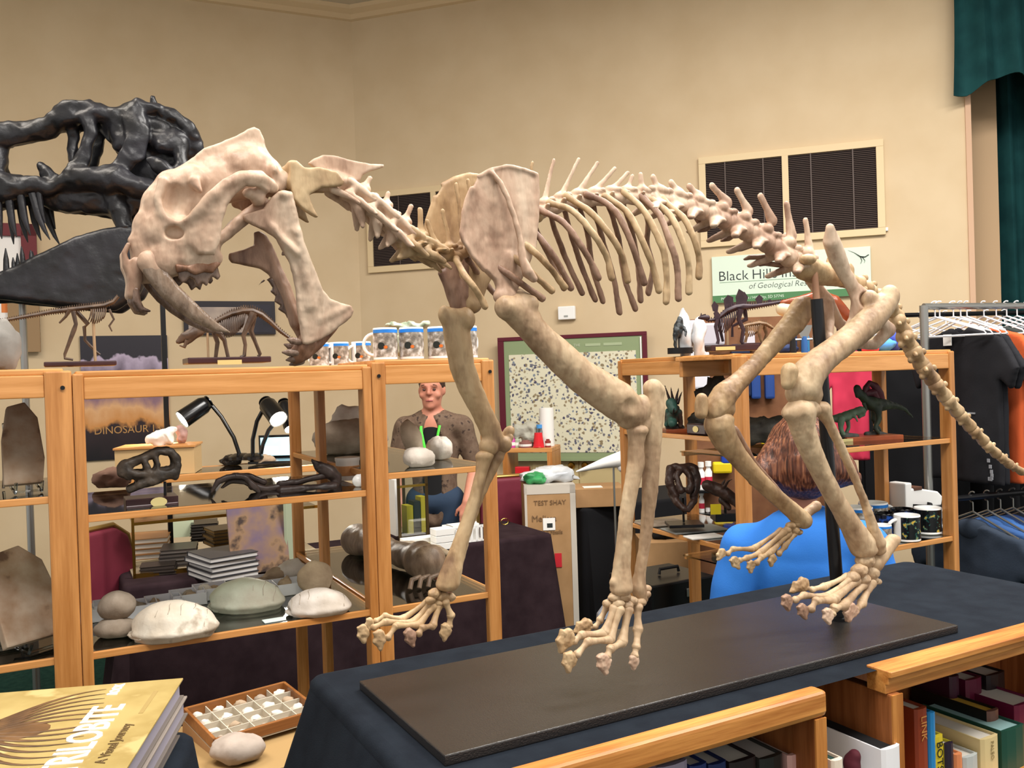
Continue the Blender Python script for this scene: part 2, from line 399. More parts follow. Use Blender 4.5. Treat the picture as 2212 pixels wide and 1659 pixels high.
# crown moulding
cm = mat('crown_moulding', 'D6BC94', .7)
prof = [(0, 0), (0, -.11), (-.025, -.10), (-.03, -.06), (-.07, -.03), (-.08, 0)]
for nm, fr, a, b in (('trim_3', WR, 0, _uj+3), ('trim_4', WL, -6.4, 0)):
    struct(MB().prism([(x, z) for x, z in prof], (a, 0, CEIL), (0,1,0), (0,0,1), (1,0,0), 0, b-a), nm, cm, fr)
# stage curtain and valance: pleated cloth
CURT = mat('curtain_green', '14383A', .85, '1B4546', 6, bump=.2, bscale=200, spec=.15)
def pleats(name, u0, u1, z0, z1, w0, amp, per, m, fr, thick=.012, hem=None, seed=1):
    rnd = random.Random(seed); n = int((u1-u0)/per*8); ph = [0]
    for i in range(n): ph.append(ph[-1] + (2*math.pi/8)*rnd.uniform(.7, 1.3))
    rows = 10; v = []
    for side in (0, 1):
        for j in range(rows+1):
            t = j/rows
            for i in range(n+1):
                u = u0 + (u1-u0)*i/n; zz0 = z0 + (hem(u) if hem else 0)
                v.append((u + .02*math.sin(t*3+i*.2), w0 + amp*(1-.25*t)*math.sin(ph[i]) + .3*amp*math.sin(ph[i]*.37+t*2) + side*thick, zz0 + (z1-zz0)*t))
    f = []; S = (rows+1)*(n+1)
    for side in (0, 1):
        for j in range(rows):
            for i in range(n):
                a = side*S + j*(n+1)+i; f.append((a, a+1, a+n+2, a+n+1))
    for j in range(rows): f.append((j*(n+1), (j+1)*(n+1), S+(j+1)*(n+1), S+j*(n+1)))
    for i in range(n): f.append((i, i+1, S+i+1, S+i))
    mb = MB(); mb.add(v, f); o = mb.build(name, m, None, smooth=True); o.location = Vector(fr.o.tolist()); o.rotation_euler = (0, 0, fr.yaw); return o
_uc = WR.P(2142, 430, .45)[0]
tag(pleats('stage_curtain', _uc, _uc+2.4, .3, CEIL-.4, .45, .05, .16, CURT, WR), 'long dark green pleated stage curtain hanging behind the clothes rack', 'curtain')
_uv = WR.P(2060, 190, -.16)[0]; _zv0 = WR.P(2060, 206, -.16)[2]
tag(pleats('curtain_valance', _uv, _uv+2.6, _zv0, CEIL-.05, -.16, .045, .2, CURT, WR, hem=lambda u: .10*max(0, math.sin((u-_uv)*7.0-.6)), seed=4), 'short dark green scalloped valance above the stage opening', 'valance')

# ---------------------------------------------------------------- wall fittings (right wall)
FRM = mat('vent_frame_cream', 'DCC59C', .6); VENTB = mat('vent_dark', '241D1E', .8); SLAT = mat('vent_slat', '5A4C46', .55)
def vent(px, label):
    (x0,y0),(x1,y1) = px; a = WR.P(x0, y0); b = WR.P(x1, y1)
    return a[0], b[0], b[2], a[2]
def make_vent(u0, u1, z0, z1, mul, verts, label):
    t = thing('louvre_vent', label, 'vent', WR.world(u0, 0, z0), WR.yaw); w, h = u1-u0, z1-z0; fw = .05
    MB().box((0, -.012, 0), (w, -.002, h)).build('backing', VENTB, t)
    for lo, hi in (((-fw,-.03,-fw),(w+fw,-.002,0)), ((-fw,-.03,h),(w+fw,-.002,h+fw)), ((-fw,-.03,0),(0,-.002,h)), ((w,-.03,0),(w+fw,-.002,h))):
        MB().box(lo, hi).build('frame_bar', FRM, t, bevel=.003)
    MB().box((mul*w-.022, -.032, 0), (mul*w+.022, -.012, h)).build('mullion', FRM, t)
    sl = MB(); n = int(h/.013)
    for i in range(n):
        z = (i+.3)*h/n; sl.add([(0,-.022,z),(w,-.022,z),(w,-.013,z+.007),(0,-.013,z+.007)], [(0,1,2,3)])
    o = sl.build('louvre_slats', SLAT, t); o['kind'] = 'stuff'
    for f in verts: MB().box((f*w-.004, -.025, 0), (f*w+.004, -.02, h)).build('stiffener', SLAT, t)
    return t
a = WR.P(1525, 356); b = WR.P(1893, 318); c = WR.P(1894, 492); d = WR.P(1528, 522)
make_vent((a[0]+d[0])/2, (b[0]+c[0])/2, (c[2]+d[2])/2, (a[2]+b[2])/2, .48, (.12,.35,.63,.87), 'double dark louvred wall vent above the pale green sign')
a = WR.P(806, 424); d = WR.P(808.5, 577); u1 = WR.P(1080, 500)[0]
make_vent((a[0]+d[0])/2, u1, d[2], a[2]-.02, .5, (.22,.75), 'dark louvred wall vent behind the neck of the cat skeleton')
# sign
a = WR.P(1537, 556, -.03); b = WR.P(1880, 531, -.03); d = WR.P(1540, 655, -.03)
t = thing('shop_sign', 'pale green shop sign with serif lettering and a dark green bottom band', 'sign', WR.world(a[0], -.03, d[2]), WR.yaw)
sw, sh = b[0]-a[0], (a[2]+b[2])/2-d[2]
SIGN = mat('sign_pale_green', 'D5E4D2', .5); SGREEN = mat('sign_green', '4E8052', .5)
MB().box((0, 0, 0), (sw, .025, sh)).build('panel', SIGN, t, bevel=.002)
MB().box((0, -.003, 0), (sw, 0, sh*.155)).build('green_band', SGREEN, t)
text('Black Hills Institute', sh*.30, INK, t, (sw*.04, -.001, sh*.56), UPR, bold=-.001, xs=1.0)
text('of Geological Research, Inc.', sh*.17, INK, t, (sw*.235, -.001, sh*.32), UPR, shear=.2, bold=-.001)
text('PO Box    Main St / Hill City, SD 57745', sh*.085, SIGN, t, (sw*.055, -.004, sh*.075), UPR)
MB().box((sw*.05, -.002, sh*.43), (sw*.62, -.0, sh*.436)).build('rule_line', SGREEN, t)
lg = MB(); ex, ez = sw*.92, sh*.80
for pts, r in (([(-.06,0,.05),(-.02,0,.03),(.02,0,.0),(.05,0,-.005),(.075,0,.01)], [.001,.003,.010,.009,.008]), ([(.02,0,0),(.03,0,-.03),(.02,0,-.05)], [.008,.005,.003]), ([(.03,0,0),(.05,0,-.03),(.045,0,-.045)], [.007,.004,.003])):
    lg.tube([(ex+p[0], -.003, ez+p[2]) for p in pts], r, 6, flat=.3)
lg.build('logo', INK, t)
# thermostat box
p = WR.P(1225, 676, -.02)
t = thing('thermostat', 'small white box on the wall above the specimen chart', 'thermostat', WR.world(p[0], -.001, p[2]), WR.yaw)
MB().box((-.068, -.045, -.052), (.068, 0, .052)).build('case', WHITE, t, bevel=.008)
MB().box((-.02, -.047, -.034), (.012, -.045, -.02)).build('dial', mat('grey_plastic', '9A9C98', .5), t)
p = WR.P(1905, 496, -.01); o = MB().box((-.04,-.02,-.012),(.04,0,.012)).build('cable_clip', WHITE, None, bevel=.003); o.location = Vector(WR.world(p[0],0,p[2]).tolist()); o.rotation_euler=(0,0,WR.yaw)
tag(o, 'tiny white clip on the wall at the vent corner', 'clip')
# framed specimen chart
PW = -.10
a = WR.P(1074, 730, PW); b = WR.P(1396, 715, PW); c = WR.P(1262, 990, PW)
t = thing('specimen_chart', 'large framed chart of many small fossil pictures with a maroon frame', 'poster', WR.world(a[0], PW, c[2]), WR.yaw)
cw, ch = b[0]-a[0], (a[2]+b[2])/2-c[2]
MARF = mat('maroon_frame', '5C1426', .45); OLIVE = mat('chart_olive', '8C9B74', .6)
fw = .05
for lo, hi in (((0,0,ch-.03),(cw,.03,ch)), ((0,0,0),(fw,.03,ch-.03)), ((cw-fw*.7,0,0),(cw,.03,ch-.03))): MB().box(lo, hi).build('frame_bar', MARF, t, bevel=.003)
MB().box((fw, .008, .0), (cw-fw*.7, .02, ch-.03)).build('mount', OLIVE, t)
MB().box((0, -.0, -.02), (cw, .03, .0)).build('ledge', OLIVE, t)
# chart sheet: cream with many little coloured specimen spots (flat print)
def chart_mat():
    m = bpy.data.materials.new('chart_print'); m.use_nodes = True; N = m.node_tree.nodes; L = m.node_tree.links; b = N['Principled BSDF']; b.inputs['Roughness'].default_value = .5
    tc = N.new('ShaderNodeTexCoord'); nz = N.new('ShaderNodeTexNoise'); nz.inputs['Scale'].default_value = 9; mxv = N.new('ShaderNodeMix'); mxv.data_type = 'VECTOR'; mxv.inputs[0].default_value = .04
    L.new(tc.outputs['Object'], nz.inputs['Vector']); L.new(tc.outputs['Object'], mxv.inputs[4]); L.new(nz.outputs['Color'], mxv.inputs[5])
    v = N.new('ShaderNodeTexVoronoi'); v.inputs['Scale'].default_value = 38; v.inputs['Randomness'].default_value = .9; L.new(mxv.outputs[1], v.inputs['Vector'])
    hs = N.new('ShaderNodeSeparateColor'); L.new(v.outputs['Color'], hs.inputs[0])
    r = N.new('ShaderNodeValToRGB'); r.color_ramp.interpolation = 'CONSTANT'; e = r.color_ramp.elements; e[0].color = lin('6E6A72'); e[1].position = .85; e[1].color = lin('4A4660')
    for p, c in ((.2,'8A7A5C'),(.4,'7C8794'),(.55,'9C8A6A'),(.7,'5C6070')): x = e.new(p); x.color = lin(c)
    L.new(hs.outputs[0], r.inputs[0])
    n2 = N.new('ShaderNodeTexNoise'); n2.inputs['Scale'].default_value = 70; L.new(tc.outputs['Object'], n2.inputs['Vector'])
    ad = N.new('ShaderNodeMath'); ad.operation = 'MULTIPLY_ADD'; ad.inputs[1].default_value = .6; L.new(n2.outputs['Fac'], ad.inputs[0]); L.new(v.outputs['Distance'], ad.inputs[2])
    st = N.new('ShaderNodeValToRGB'); st.color_ramp.elements[0].position = .62; st.color_ramp.elements[1].position = .76; L.new(ad.outputs[0], st.inputs[0])
    mx = N.new('ShaderNodeMix'); mx.data_type = 'RGBA'; L.new(st.outputs[0], mx.inputs[0]); L.new(r.outputs[0], mx.inputs[6]); mx.inputs[7].default_value = lin('DDD8BE'); L.new(mx.outputs[2], b.inputs['Base Color'])
    return m
MB().box((fw+.04, .004, .045), (cw-fw*.7-.05, .008, ch-.14)).build('printed_sheet', chart_mat(), t)
MB().box((cw-fw*.7-.014, -.004, .01), (cw-fw*.7-.004, .008, ch-.04)).build('clear_edge', WHITE, t)
text('THE', .03, mat('chart_letter', 'C4CEB2', .6), t, (cw*.52, .006, ch-.085), UPR)
for x0, x1 in ((.40,.50),(.60,.70),(.72,.84)): MB().box((cw*x0, .005, ch-.095), (cw*x1, .008, ch-.075)).build('faded_word', mat('chart_faded', 'A9B692', .6), t)
# wall cabinet with brass knobs
a = WR.P(1150, 985, -.04); b = WR.P(1345, 985, -.04); c = WR.P(1250, 1085, -.04); m_ = WR.P(1250.5, 1010, -.04)
t = thing('cupboard', 'beige cupboard doors with round brass knobs below the chart', 'cabinet', WR.world(a[0], -.04, .45), WR.yaw)
cw2 = b[0]-a[0]; z1 = a[2]-.45; mu = m_[0]-a[0]
CABM = mat('cabinet_beige', 'C9B585', .55)
MB().box((-.03, .012, 0), (cw2+.03, .038, z1)).build('body', CABM, t)
for u0, u1, px in ((0, mu-.004, 1236), (mu+.004, cw2, 1265)):
    d_ = MB().box((u0, 0, 0), (u1, .012, z1)).build('door', CABM, t, bevel=.003)
    kp = WR.P(px, 1005, -.06); k = MB().lathe([(.0,0),(.012,0),(.01,.02),(.026,.03),(.03,.045),(.022,.06),(.0,.062)], 16).build('knob', BRASS, d_, smooth=True)
    k.location = (kp[0]-a[0], 0, kp[2]-.45); k.rotation_euler = (math.pi/2, 0, 0)
# ---------------------------------------------------------------- plate + pole stand
PLATE = mat('black_plate', '211E1D', .24, '292624', 4, bump=.3, bscale=420, spec=1.0)
def SKroot(name, label, cat, z=0.0):
    return thing(name, label, cat, (SK.o[0], SK.o[1], SK.o[2]+z), SK.yaw)
st = SKroot('display_stand', 'long black base plate with an upright black pole carrying the cat skeleton', 'display stand')
_lc = [K(q) for q in (_A, _B, _C, _D)]
pu0 = (_lc[0][0]+_lc[1][0])/2; pu1 = (_lc[2][0]+_lc[3][0])/2; pw0 = (_lc[0][1]+_lc[2][1])/2; pw1 = (_lc[1][1]+_lc[3][1])/2
MB().box((pu0, pw0, -.015), (pu1, pw1, 0)).build('base_plate', PLATE, st, bevel=.002)
pb = K(atz(1813, 1338, ZPL)); pt = SK.P(1764, 646, pb[1])
MB().tube([pb, pt], [.0125, .0118], 20).build('pole', mat('pole_black', '15161A', .35), st, smooth=True)
MB().lathe([(0,0),(.02,0),(.02,.006),(.013,.008),(0,.008)], 20, c=tuple(pb)).build('pole_collar', BLACK, st, smooth=True)
ptop = SK.P(1759, 575, pb[1])
MB().tube([pt + np.array([0,0,-.01]), ptop], [.007, .006], 12).build('inner_rod', mat('rod_tan', 'B08468', .5), st, smooth=True)

# ---------------------------------------------------------------- cloth covered top on low bookcases
ZT = -.015                                      # cloth top, in SK frame
HT = ZPL + ZT                                   # height above floor
tl = K(atz(655, 1452, HT)); tr_ = K(atz(1932, 1216, HT)); rr = [K(atz(x, y, HT))[1] for x, y in ((1085,1659),(1440,1574),(1769,1491))]
TW0 = sum(rr)/3 - .028; TW1 = (tl[1]+tr_[1])/2; TU0 = tl[0]; TU1 = tr_[0]+.06
def cloth_table(name, label, fr, u0, u1, w0, w1, ztop, zbot, m, sides='lbr', flare=.05, rad=.02, lflare=None, seed=2, rc=.03):
    rnd = random.Random(seed); g = MB(); ph = rnd.uniform(0, 6)
    C = dict(f=((u0,w0),(u1,w0),(0,-1)), r=((u1,w0),(u1,w1),(1,0)), b=((u1,w1),(u0,w1),(0,1)), l=((u0,w1),(u0,w0),(-1,0)))
    order = [k for k in 'frbl' if k in sides]; closed = len(order) == 4; path = []
    for n, k in enumerate(order):
        (ax, ay), (bx, by), nn = C[k]; L_ = math.hypot(bx-ax, by-ay); N_ = max(8, int(L_/.035))
        s0 = rc if (n > 0 or closed) else 0; s1 = rc if (n < len(order)-1 or closed) else 0
        for i in range(N_+1):
            d = s0 + (L_-s0-s1)*i/N_; path.append((ax+(bx-ax)*d/L_, ay+(by-ay)*d/L_, nn[0], nn[1]))
        if s1:
            n2 = C[order[(n+1) % len(order)]][2]; cx, cy = bx-(nn[0]+n2[0])*rc, by-(nn[1]+n2[1])*rc
            for i in range(1, 6):
                a = i/6*math.pi/2; vx, vy = nn[0]*math.cos(a)+n2[0]*math.sin(a), nn[1]*math.cos(a)+n2[1]*math.sin(a); path.append((cx+vx*rc, cy+vy*rc, vx, vy))
    P_ = len(path); rows = [(-rad,0),(-rad*.5,-.1*rad),(-rad*.1,-.45*rad),(0,-rad)]; m2 = 14; vs = []; s_ = 0; S_ = [0]
    for i in range(1, P_): s_ += math.hypot(path[i][0]-path[i-1][0], path[i][1]-path[i-1][1]); S_.append(s_)
    for r in range(4+m2):
        for i, (x, y, nx, ny) in enumerate(path):
            if r < 4: o, z = rows[r][0], ztop+rows[r][1]
            else:
                t = (r-4)/(m2-1); z = ztop-rad-(ztop-rad-zbot)*t; fl = flare
                if lflare is not None: fl = flare + (lflare-flare)*max(0, -nx)
                w_ = S_[i]*14+ph; o = fl*t*(.75+.10*math.sin(w_*.5)) + min(fl, .08)*t*.45*math.sin(w_+1.2*math.sin(w_*.31))
            vs.append((x+nx*o, y+ny*o, z))
    R_ = 4+m2; fs = [(j*P_+i, j*P_+(i+1)%P_, (j+1)*P_+(i+1)%P_, (j+1)*P_+i) for j in range(R_-1) for i in range(P_ if closed else P_-1)]
    g.add(vs, fs); g.add([v for v in vs[:P_]], [tuple(range(P_))]); return g
t = SKroot('cloth_covered_counter', 'dark navy cloth spread over the counter under the black plate', 'tablecloth')
cloth_table('c', '', SK, TU0, TU1, TW0+.028, TW1, ZT, -HT+.05, NAVY, flare=.10, lflare=.55).build('cloth', NAVY, t, smooth=True)
OAK2X = wood('bookcase_oak_x', 'D8964E', 'A05E26', 0, sc=1.6); OAK2Z = wood('bookcase_oak_z', 'C98744', '95551F', 2, sc=1.6); OAK2_SHADED = wood('bookcase_oak_shaded', 'A9683A', '7E4620', 2, sc=1.4)  # last one: same oak darkened, shade of side and back panels painted in
def low_bookcase(label, u0, u1, rail, pw, end_l=True, end_r=True, groove=False):
    t = SKroot('low_bookcase', label, 'bookcase'); z1 = ZT+.004; dep = .28
    r = MB().prism([(0,0),(.032,0),(.032,-rail),(.004,-rail),(0,-rail*.75)] if not groove else [(0,0),(.05,0),(.05,-rail),(.012,-rail),(.012,-rail*.62),(.006,-rail*.58),(.006,-rail*.3),(0,-rail*.25)], (u0, TW0, z1), (0,1,0), (0,0,1), (1,0,0), 0, u1-u0)
    r.build('front_rail', OAK2X, t, bevel=.008 if not groove else .002, seg=3)
    for ok, a in ((end_l, u0+.004), (end_r, u1-.004-pw)):
        if ok: MB().box((a, TW0+.004, -HT), (a+pw, TW0+dep, z1-rail)).build('side_panel', OAK2_SHADED, t, bevel=.003); MB().box((a-.001, TW0+.001, -HT), (a+pw+.001, TW0+.004, z1-rail)).build('edge_band', OAK2Z, t)
    MB().box((u0+pw, TW0+.012, -HT+.78), (u1-pw, TW0+dep, -HT+.80)).build('shelf', OAK2X, t)
    MB().box((u0+pw, TW0+dep, -HT), (u1-pw, TW0+dep+.008, z1-rail)).build('back_panel', OAK2_SHADED, t)
    MB().box((u0+pw, TW0+.012, -HT+.06), (u1-pw, TW0+dep, -HT+.08)).build('bottom_shelf', OAK2X, t)
    return t
ub1 = SK.P(1788, 1505, TW0)[0]; ub2 = SK.P(1925, 1452, TW0)[0]
low_bookcase('low oak bookcase with a rounded front rail below the near plate edge', TU0+.02, ub1, .042, .022)
low_bookcase('low oak bookcase with a grooved front rail at the right edge', ub2, TU1-.02, .040, .024, groove=True)

# ---------------------------------------------------------------- books standing in the bookcases
def shelf_book(pl, pr, py, label, cov, spine=None, top='E4DED2', hgt=.235, dep=.17, w=None, txt=None, tcol='E8D9A0', topc=None, pages=True, grp=None, tsz=None):
    w = TW0+.05 if w is None else w
    a = SK.P(pl, py, w); b = SK.P(pr, py, w); th = max(b[0]-a[0], .008); zt = a[2]; z0 = -HT+.80; hgt = zt-z0
    if hgt < .05: hgt = .1
    t = SKroot('book', label, 'book'); t.location = Vector(SK.world(a[0], w, zt-hgt).tolist()); cm_ = mat('cover_'+cov, cov, .4, spec=.5); sm = mat('cover_'+(spine or cov), spine or cov, .4, spec=.5)
    ct = min(.003, th*.2)
    MB().box((0,0,0),(ct,dep,hgt)).box((th-ct,0,0),(th,dep,hgt)).build('cover', cm_, t, bevel=.0008)
    MB().prism([(0,0),(th*.15,-.004),(th*.5,-.006),(th*.85,-.004),(th,0),(th-ct,.003),(ct,.003)], (0,0,0), (1,0,0), (0,1,0), (0,0,1), 0, hgt).build('spine', sm, t)
    MB().box((ct,.003,.004),(th-ct,dep-.005,hgt-.005)).build('page_block', mat('pages_'+top, top, .8), t)
    if txt:
        text(txt, tsz or th*.62, mat('foil_'+tcol, tcol, .4), t, (th*.5, -.0068, hgt*.93), Matrix(((0,1,0,0),(0,0,-1,0),(-1,0,0,0),(0,0,0,1))), depth=.0003)
    return t
BK = [(1903,1943,1620,'thick white book with a black band along its top',('F0EEF0',),dict(top='1C1C1E',w=TW0-.004,dep=.22)),
 (1795,1819,1643,'small cream book with a dark green top edge',('E8D8C4',),dict(top='2E4A44',w=TW0+.006)),
 (1974,2001,1533,'red brown book with large gold spine letters',('8E3A1E',),dict(txt='LINK',tcol='C98A4A')),
 (2003,2017,1540,'thin bright blue book between the red and yellow ones',('2E8ACB',),{}),
 (2008,2036,1594,'yellow paperback with dark spine letters',('D9C232',),dict(txt='BOTS',tcol='2A2A20')),
 (2039,2057,1607,'narrow lime and black book',('B9B028',),dict(spine='2A2030')),
 (2060,2076,1630,'narrow salmon orange book',('DD8A5A',),{}),
 (2079,2111,1637,'grey white book with a glossy jacket',('B9C0BE',),{}),
 (2117,2155,1598,'cream hardback with a navy top corner',('DCC792',),dict(txt='PALEO',tcol='9A8A60',tsz=.012)),
 (2131,2156,1537,'tall black book with a yellow page edge',('15130F',),dict(spine='6E4A3E',top='CDA43E',w=TW0+.10)),
 (2163,2212,1580,'thick dark green book with a pale blue top',('1F4A3C',),dict(top='9CC4C4')),
 (2190,2240,1525,'maroon hardback leaning at the right edge',('6A1638',),dict(w=TW0+.10)),
 (1700,1745,1632,'pale pink hardback at the right end of the near bookcase',('D9A9A0',),dict(top='D8CCC8')),
 (1640,1690,1640,'book with a dark tree pattern on its white jacket',('3A3834',),dict(spine='2A2A28',top='CFC8C0')),
 (1575,1632,1648,'dark brown book beside the tree pattern book',('2A1F20',),{}),
 (1530,1568,1652,'navy blue book in the near bookcase',('1F2C5C',),{}),
 (1490,1526,1655,'deep blue slim book with pale top',('26346E',),{}),
 (1420,1484,1658,'lilac grey book cut by the bottom edge',('9A90A4',),{}),
]
for pl, pr, py, lab, a_, k_ in BK: shelf_book(pl, pr, py, lab, *a_, **k_)
# books deeper in the right bookcase
for i, (pl, pr, py, lab, c) in enumerate([(2050,2070,1462,'dark plum book at the back of the right bookcase','3A1428'),(2085,2120,1470,'wide maroon book at the back of the right bookcase','5A1230'),(2130,2170,1460,'black book with cream pages at the back right','201618')]):
    shelf_book(pl, pr, py, lab, c, w=TW0+.19, dep=.08)
pp = SK.P(1840, 1640, TW0+.03)
s = SDF(.006); s.ell((0,0,-.01),(.013,.02,.02)).ell((.004,-.004,.008),(.009,.012,.01)); o = s.build('maroon_pouch', mat('maroon_cloth', '4A1420', .8), None, .003); o.location = Vector(SK.world(*pp).tolist()); tag(o, 'small crumpled dark maroon pouch beside the white book', 'pouch')

# ---------------------------------------------------------------- oak display cases
def case(name, label, fr, u0, u1, w0, w1, ztop, shelves, pu, pw, beam=.056, beamw=.02, bolts=(), ds=.018, top=.016, cat='display case', skip=(), open_l=False, open_r=False):
    t = thing(name, label, cat, fr.world(u0, w0, 0), fr.yaw); w = u1-u0; d = w1-w0
    for a in (0, w-pu):
        for b in (0, d-pw):
          if (a > 0, b > 0) not in skip: MB().box((a, b, 0), (a+pu, b+pw, ztop-.006)).build('post', OAKZ, t, bevel=.005)
    for b in (.003, d-.003-beamw): MB().box((pu, b, ztop-top-beam), (w-pu, b+beamw, ztop-top)).build('top_rail', OAKX, t, bevel=.003)
    for a in ([] if open_l else [.003])+([] if open_r else [w-.003-beamw]): MB().box((a, pw, ztop-top-beam), (a+beamw, d-pw, ztop-top)).build('end_rail', OAKY, t, bevel=.003)
    MB().box((pu*.3, .008, ztop-top), (w-pu*.3, d-.008, ztop)).build('top_panel', OAKX, t, bevel=.004)
    for z in shelves:
        g = MB().box((.014, .014, z-.004), (w-.014, d-.014, z+.001)).build('shelf', GLASS, t)
        for b in (.006, d-.006-ds*.8): MB().box((pu*.9, b, z-ds), (w-pu*.9, b+ds*.8, z)).build('shelf_edge', OAKX, g, bevel=.002)
        for a in ([] if open_l else [.006])+([] if open_r else [w-.006-ds*.8]): MB().box((a, pw*.9, z-ds), (a+ds*.8, d-pw*.9, z)).build('shelf_side', OAKY, g, bevel=.002)
    for (a, z) in bolts: MB().lathe([(0,0),(.0055,0),(.0055,.003),(0,.003)], 10).build('bolt', BLACK, t).matrix_local = Matrix.Translation((a, -.002, z)) @ Matrix.Rotation(math.pi/2, 4, 'X')
    return t
def lu(px, py=1100): return LC.P(px, py)[0]
ZTOP = LC.P(900, 776)[2]
u_a, u_b, u_c, u_d, u_e = lu(-330), lu(166), lu(812), lu(813), lu(1077)
DEP = .56
ZM = LC.P(490, 1087)[2]; Zb = LC.P(500, 1365)[2]
C0 = case('oak_display_case', 'oak display case at the left edge holding fossil slabs on clear stands', LC, u_a, u_b-.001, 0, DEP, ZTOP-.004, [LC.P(60,1077)[2], LC.P(60,1432)[2]], .062, .03, bolts=[(u_b-u_a-.022, LC.P(128,838)[2])])
C1 = case('oak_display_case', 'oak display case with the fossil turtle shells and a dark skull cast', LC, u_b, u_c, 0, DEP, ZTOP-.012, [ZM, Zb], .026, .055)
C2 = case('oak_display_case', 'narrow oak display case below the row of picture mugs', LC, u_d, u_e, 0, 1.06, ZTOP, [LC.P(950,1014)[2], LC.P(950,1297)[2]], .042, .03, bolts=[(.02, LC.P(824,812)[2]), (u_e-u_d-.016, LC.P(1047,803)[2])])
def ru(px, py=1000): return RC.P(px, py)[0]
ZTR = RC.P(1900, 758)[2]
ZRu, ZRl = RC.P(1940, 958)[2], RC.P(2000, 1170)[2]
uB0, uB1 = ru(1608), ru(2068)
CB = case('oak_display_case', 'oak display case of dinosaur figures and mugs beside the clothes rack', RC, uB0, uB1, 0, .36, ZTR, [ZRu, ZRl], .03, .05, skip=((False, True),), open_l=True)
def rau(px, py=1000): return RA.P(px, py)[0]
uA0, uA1 = rau(1340), rau(1590)
ZAu, ZAl = RA.P(1480, 940)[2], RA.P(1480, 1160)[2]
CA = case('oak_display_case', 'oak display case of dark skull models standing left of the woman', RA, uA0, uA1, 0, .40, RA.P(1460,770)[2], [ZAu, ZAl], .03, .05, skip=((True, False),), open_r=True)
# ---------------------------------------------------------------- sabre-toothed cat skeleton
def bonemat(name, pale, mid, dark, scale=26, streak=1.0, rough=.5):
    m = bpy.data.materials.new(name); m.use_nodes = True; N = m.node_tree.nodes; L = m.node_tree.links; b = N['Principled BSDF']; b.inputs['Roughness'].default_value = rough; b.inputs['Specular IOR Level'].default_value = .4
    t = N.new('ShaderNodeTexCoord'); n = N.new('ShaderNodeTexNoise'); n.inputs['Scale'].default_value = scale; n.inputs['Detail'].default_value = 6; n.inputs['Roughness'].default_value = .62; n.inputs['Distortion'].default_value = .5; mp = N.new('ShaderNodeMapping'); mp.inputs['Scale'].default_value = (1,1,.35); L.new(t.outputs['Object'], mp.inputs[0]); L.new(mp.outputs[0], n.inputs['Vector'])
    r = N.new('ShaderNodeValToRGB'); e = r.color_ramp.elements; e[0].position = .30; e[0].color = lin(dark); e[1].position = .66; e[1].color = lin(pale); x = e.new(.47); x.color = lin(mid); L.new(n.outputs['Fac'], r.inputs[0])
    n2 = N.new('ShaderNodeTexNoise'); n2.inputs['Scale'].default_value = scale*5; n2.inputs['Detail'].default_value = 6; L.new(mp.outputs[0], n2.inputs['Vector'])
    r2 = N.new('ShaderNodeValToRGB'); r2.color_ramp.elements[0].position = .34; r2.color_ramp.elements[0].color = (.45,.36,.3,1); r2.color_ramp.elements[1].position = .5; r2.color_ramp.elements[1].color = (1,1,1,1); L.new(n2.outputs['Fac'], r2.inputs[0])
    mx = N.new('ShaderNodeMix'); mx.data_type = 'RGBA'; mx.blend_type = 'MULTIPLY'; mx.inputs[0].default_value = .45; L.new(r.outputs[0], mx.inputs[6]); L.new(r2.outputs[0], mx.inputs[7]); L.new(mx.outputs[2], b.inputs['Base Color'])
    bp = N.new('ShaderNodeBump'); bp.inputs['Strength'].default_value = .6; bp.inputs['Distance'].default_value = .003; L.new(n2.outputs['Fac'], bp.inputs['Height']); L.new(bp.outputs[0], b.inputs['Normal'])
    return m
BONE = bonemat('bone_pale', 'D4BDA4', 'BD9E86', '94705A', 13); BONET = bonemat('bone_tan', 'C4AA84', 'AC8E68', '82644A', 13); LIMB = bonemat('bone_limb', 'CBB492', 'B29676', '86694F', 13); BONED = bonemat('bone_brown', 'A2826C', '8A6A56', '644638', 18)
TOOTH = bonemat('tooth_enamel', '8E7666', '6E5648', '40302A', 40, rough=.2); ROOT = bonemat('gum_brown', 'A07A62', '80583F', '4E3024', 30)
CT = SKroot('sabre_toothed_cat_skeleton', 'pale mounted skeleton of a sabre-toothed cat with open jaws, walking to the left', 'skeleton')
def dep_of(p): return float((SK.world(*p) - CAM) @ CF)
def B(px, py, w, r=1.0):
    p = SK.P(px, py, w); return p, r*dep_of(p)/F
def T(rows): q = [B(*r) for r in rows]; return [a for a, _ in q], [b for _, b in q]
def mir(p): return np.array([p[0], -p[1], p[2]])
LAT = np.array([0,1.,0])
def bone(name, rows, m=BONE, blobs=(), vox=.0022, flat=None, k=.004, noise=.0004, parent=CT, cut=(), seed=0, ns=90):
    s = SDF(k); p, r = T(rows); s.tube(p, r, flat=flat)
    for b in blobs: q, rr = B(*b[:4]); s.ell(q, rr if len(b) < 5 else [rr*x for x in b[4]])
    for c in cut: q, rr = B(*c[:4]); s.ell(q, rr if len(c) < 5 else [rr*x for x in c[4]], mode='s')
    return s.build(name, m, parent, vox, noise=noise, nscale=ns, seed=seed)
def poly(pxs, w, wf=None):
    out = []
    for x, y in pxs:
        p = SK.P(x, y, wf(x, y) if wf else w); out.append((p[0], p[2]))
    return out
E1, E2 = np.array([1.,0,0]), np.array([0,0,1.])
def plate(s, pxs, w, th, mode='u', k=None, bend=None, rnd=.8): return s.slab(poly(pxs, w), (0, w, 0), E1, E2, th, mode, k, rnd, bend)

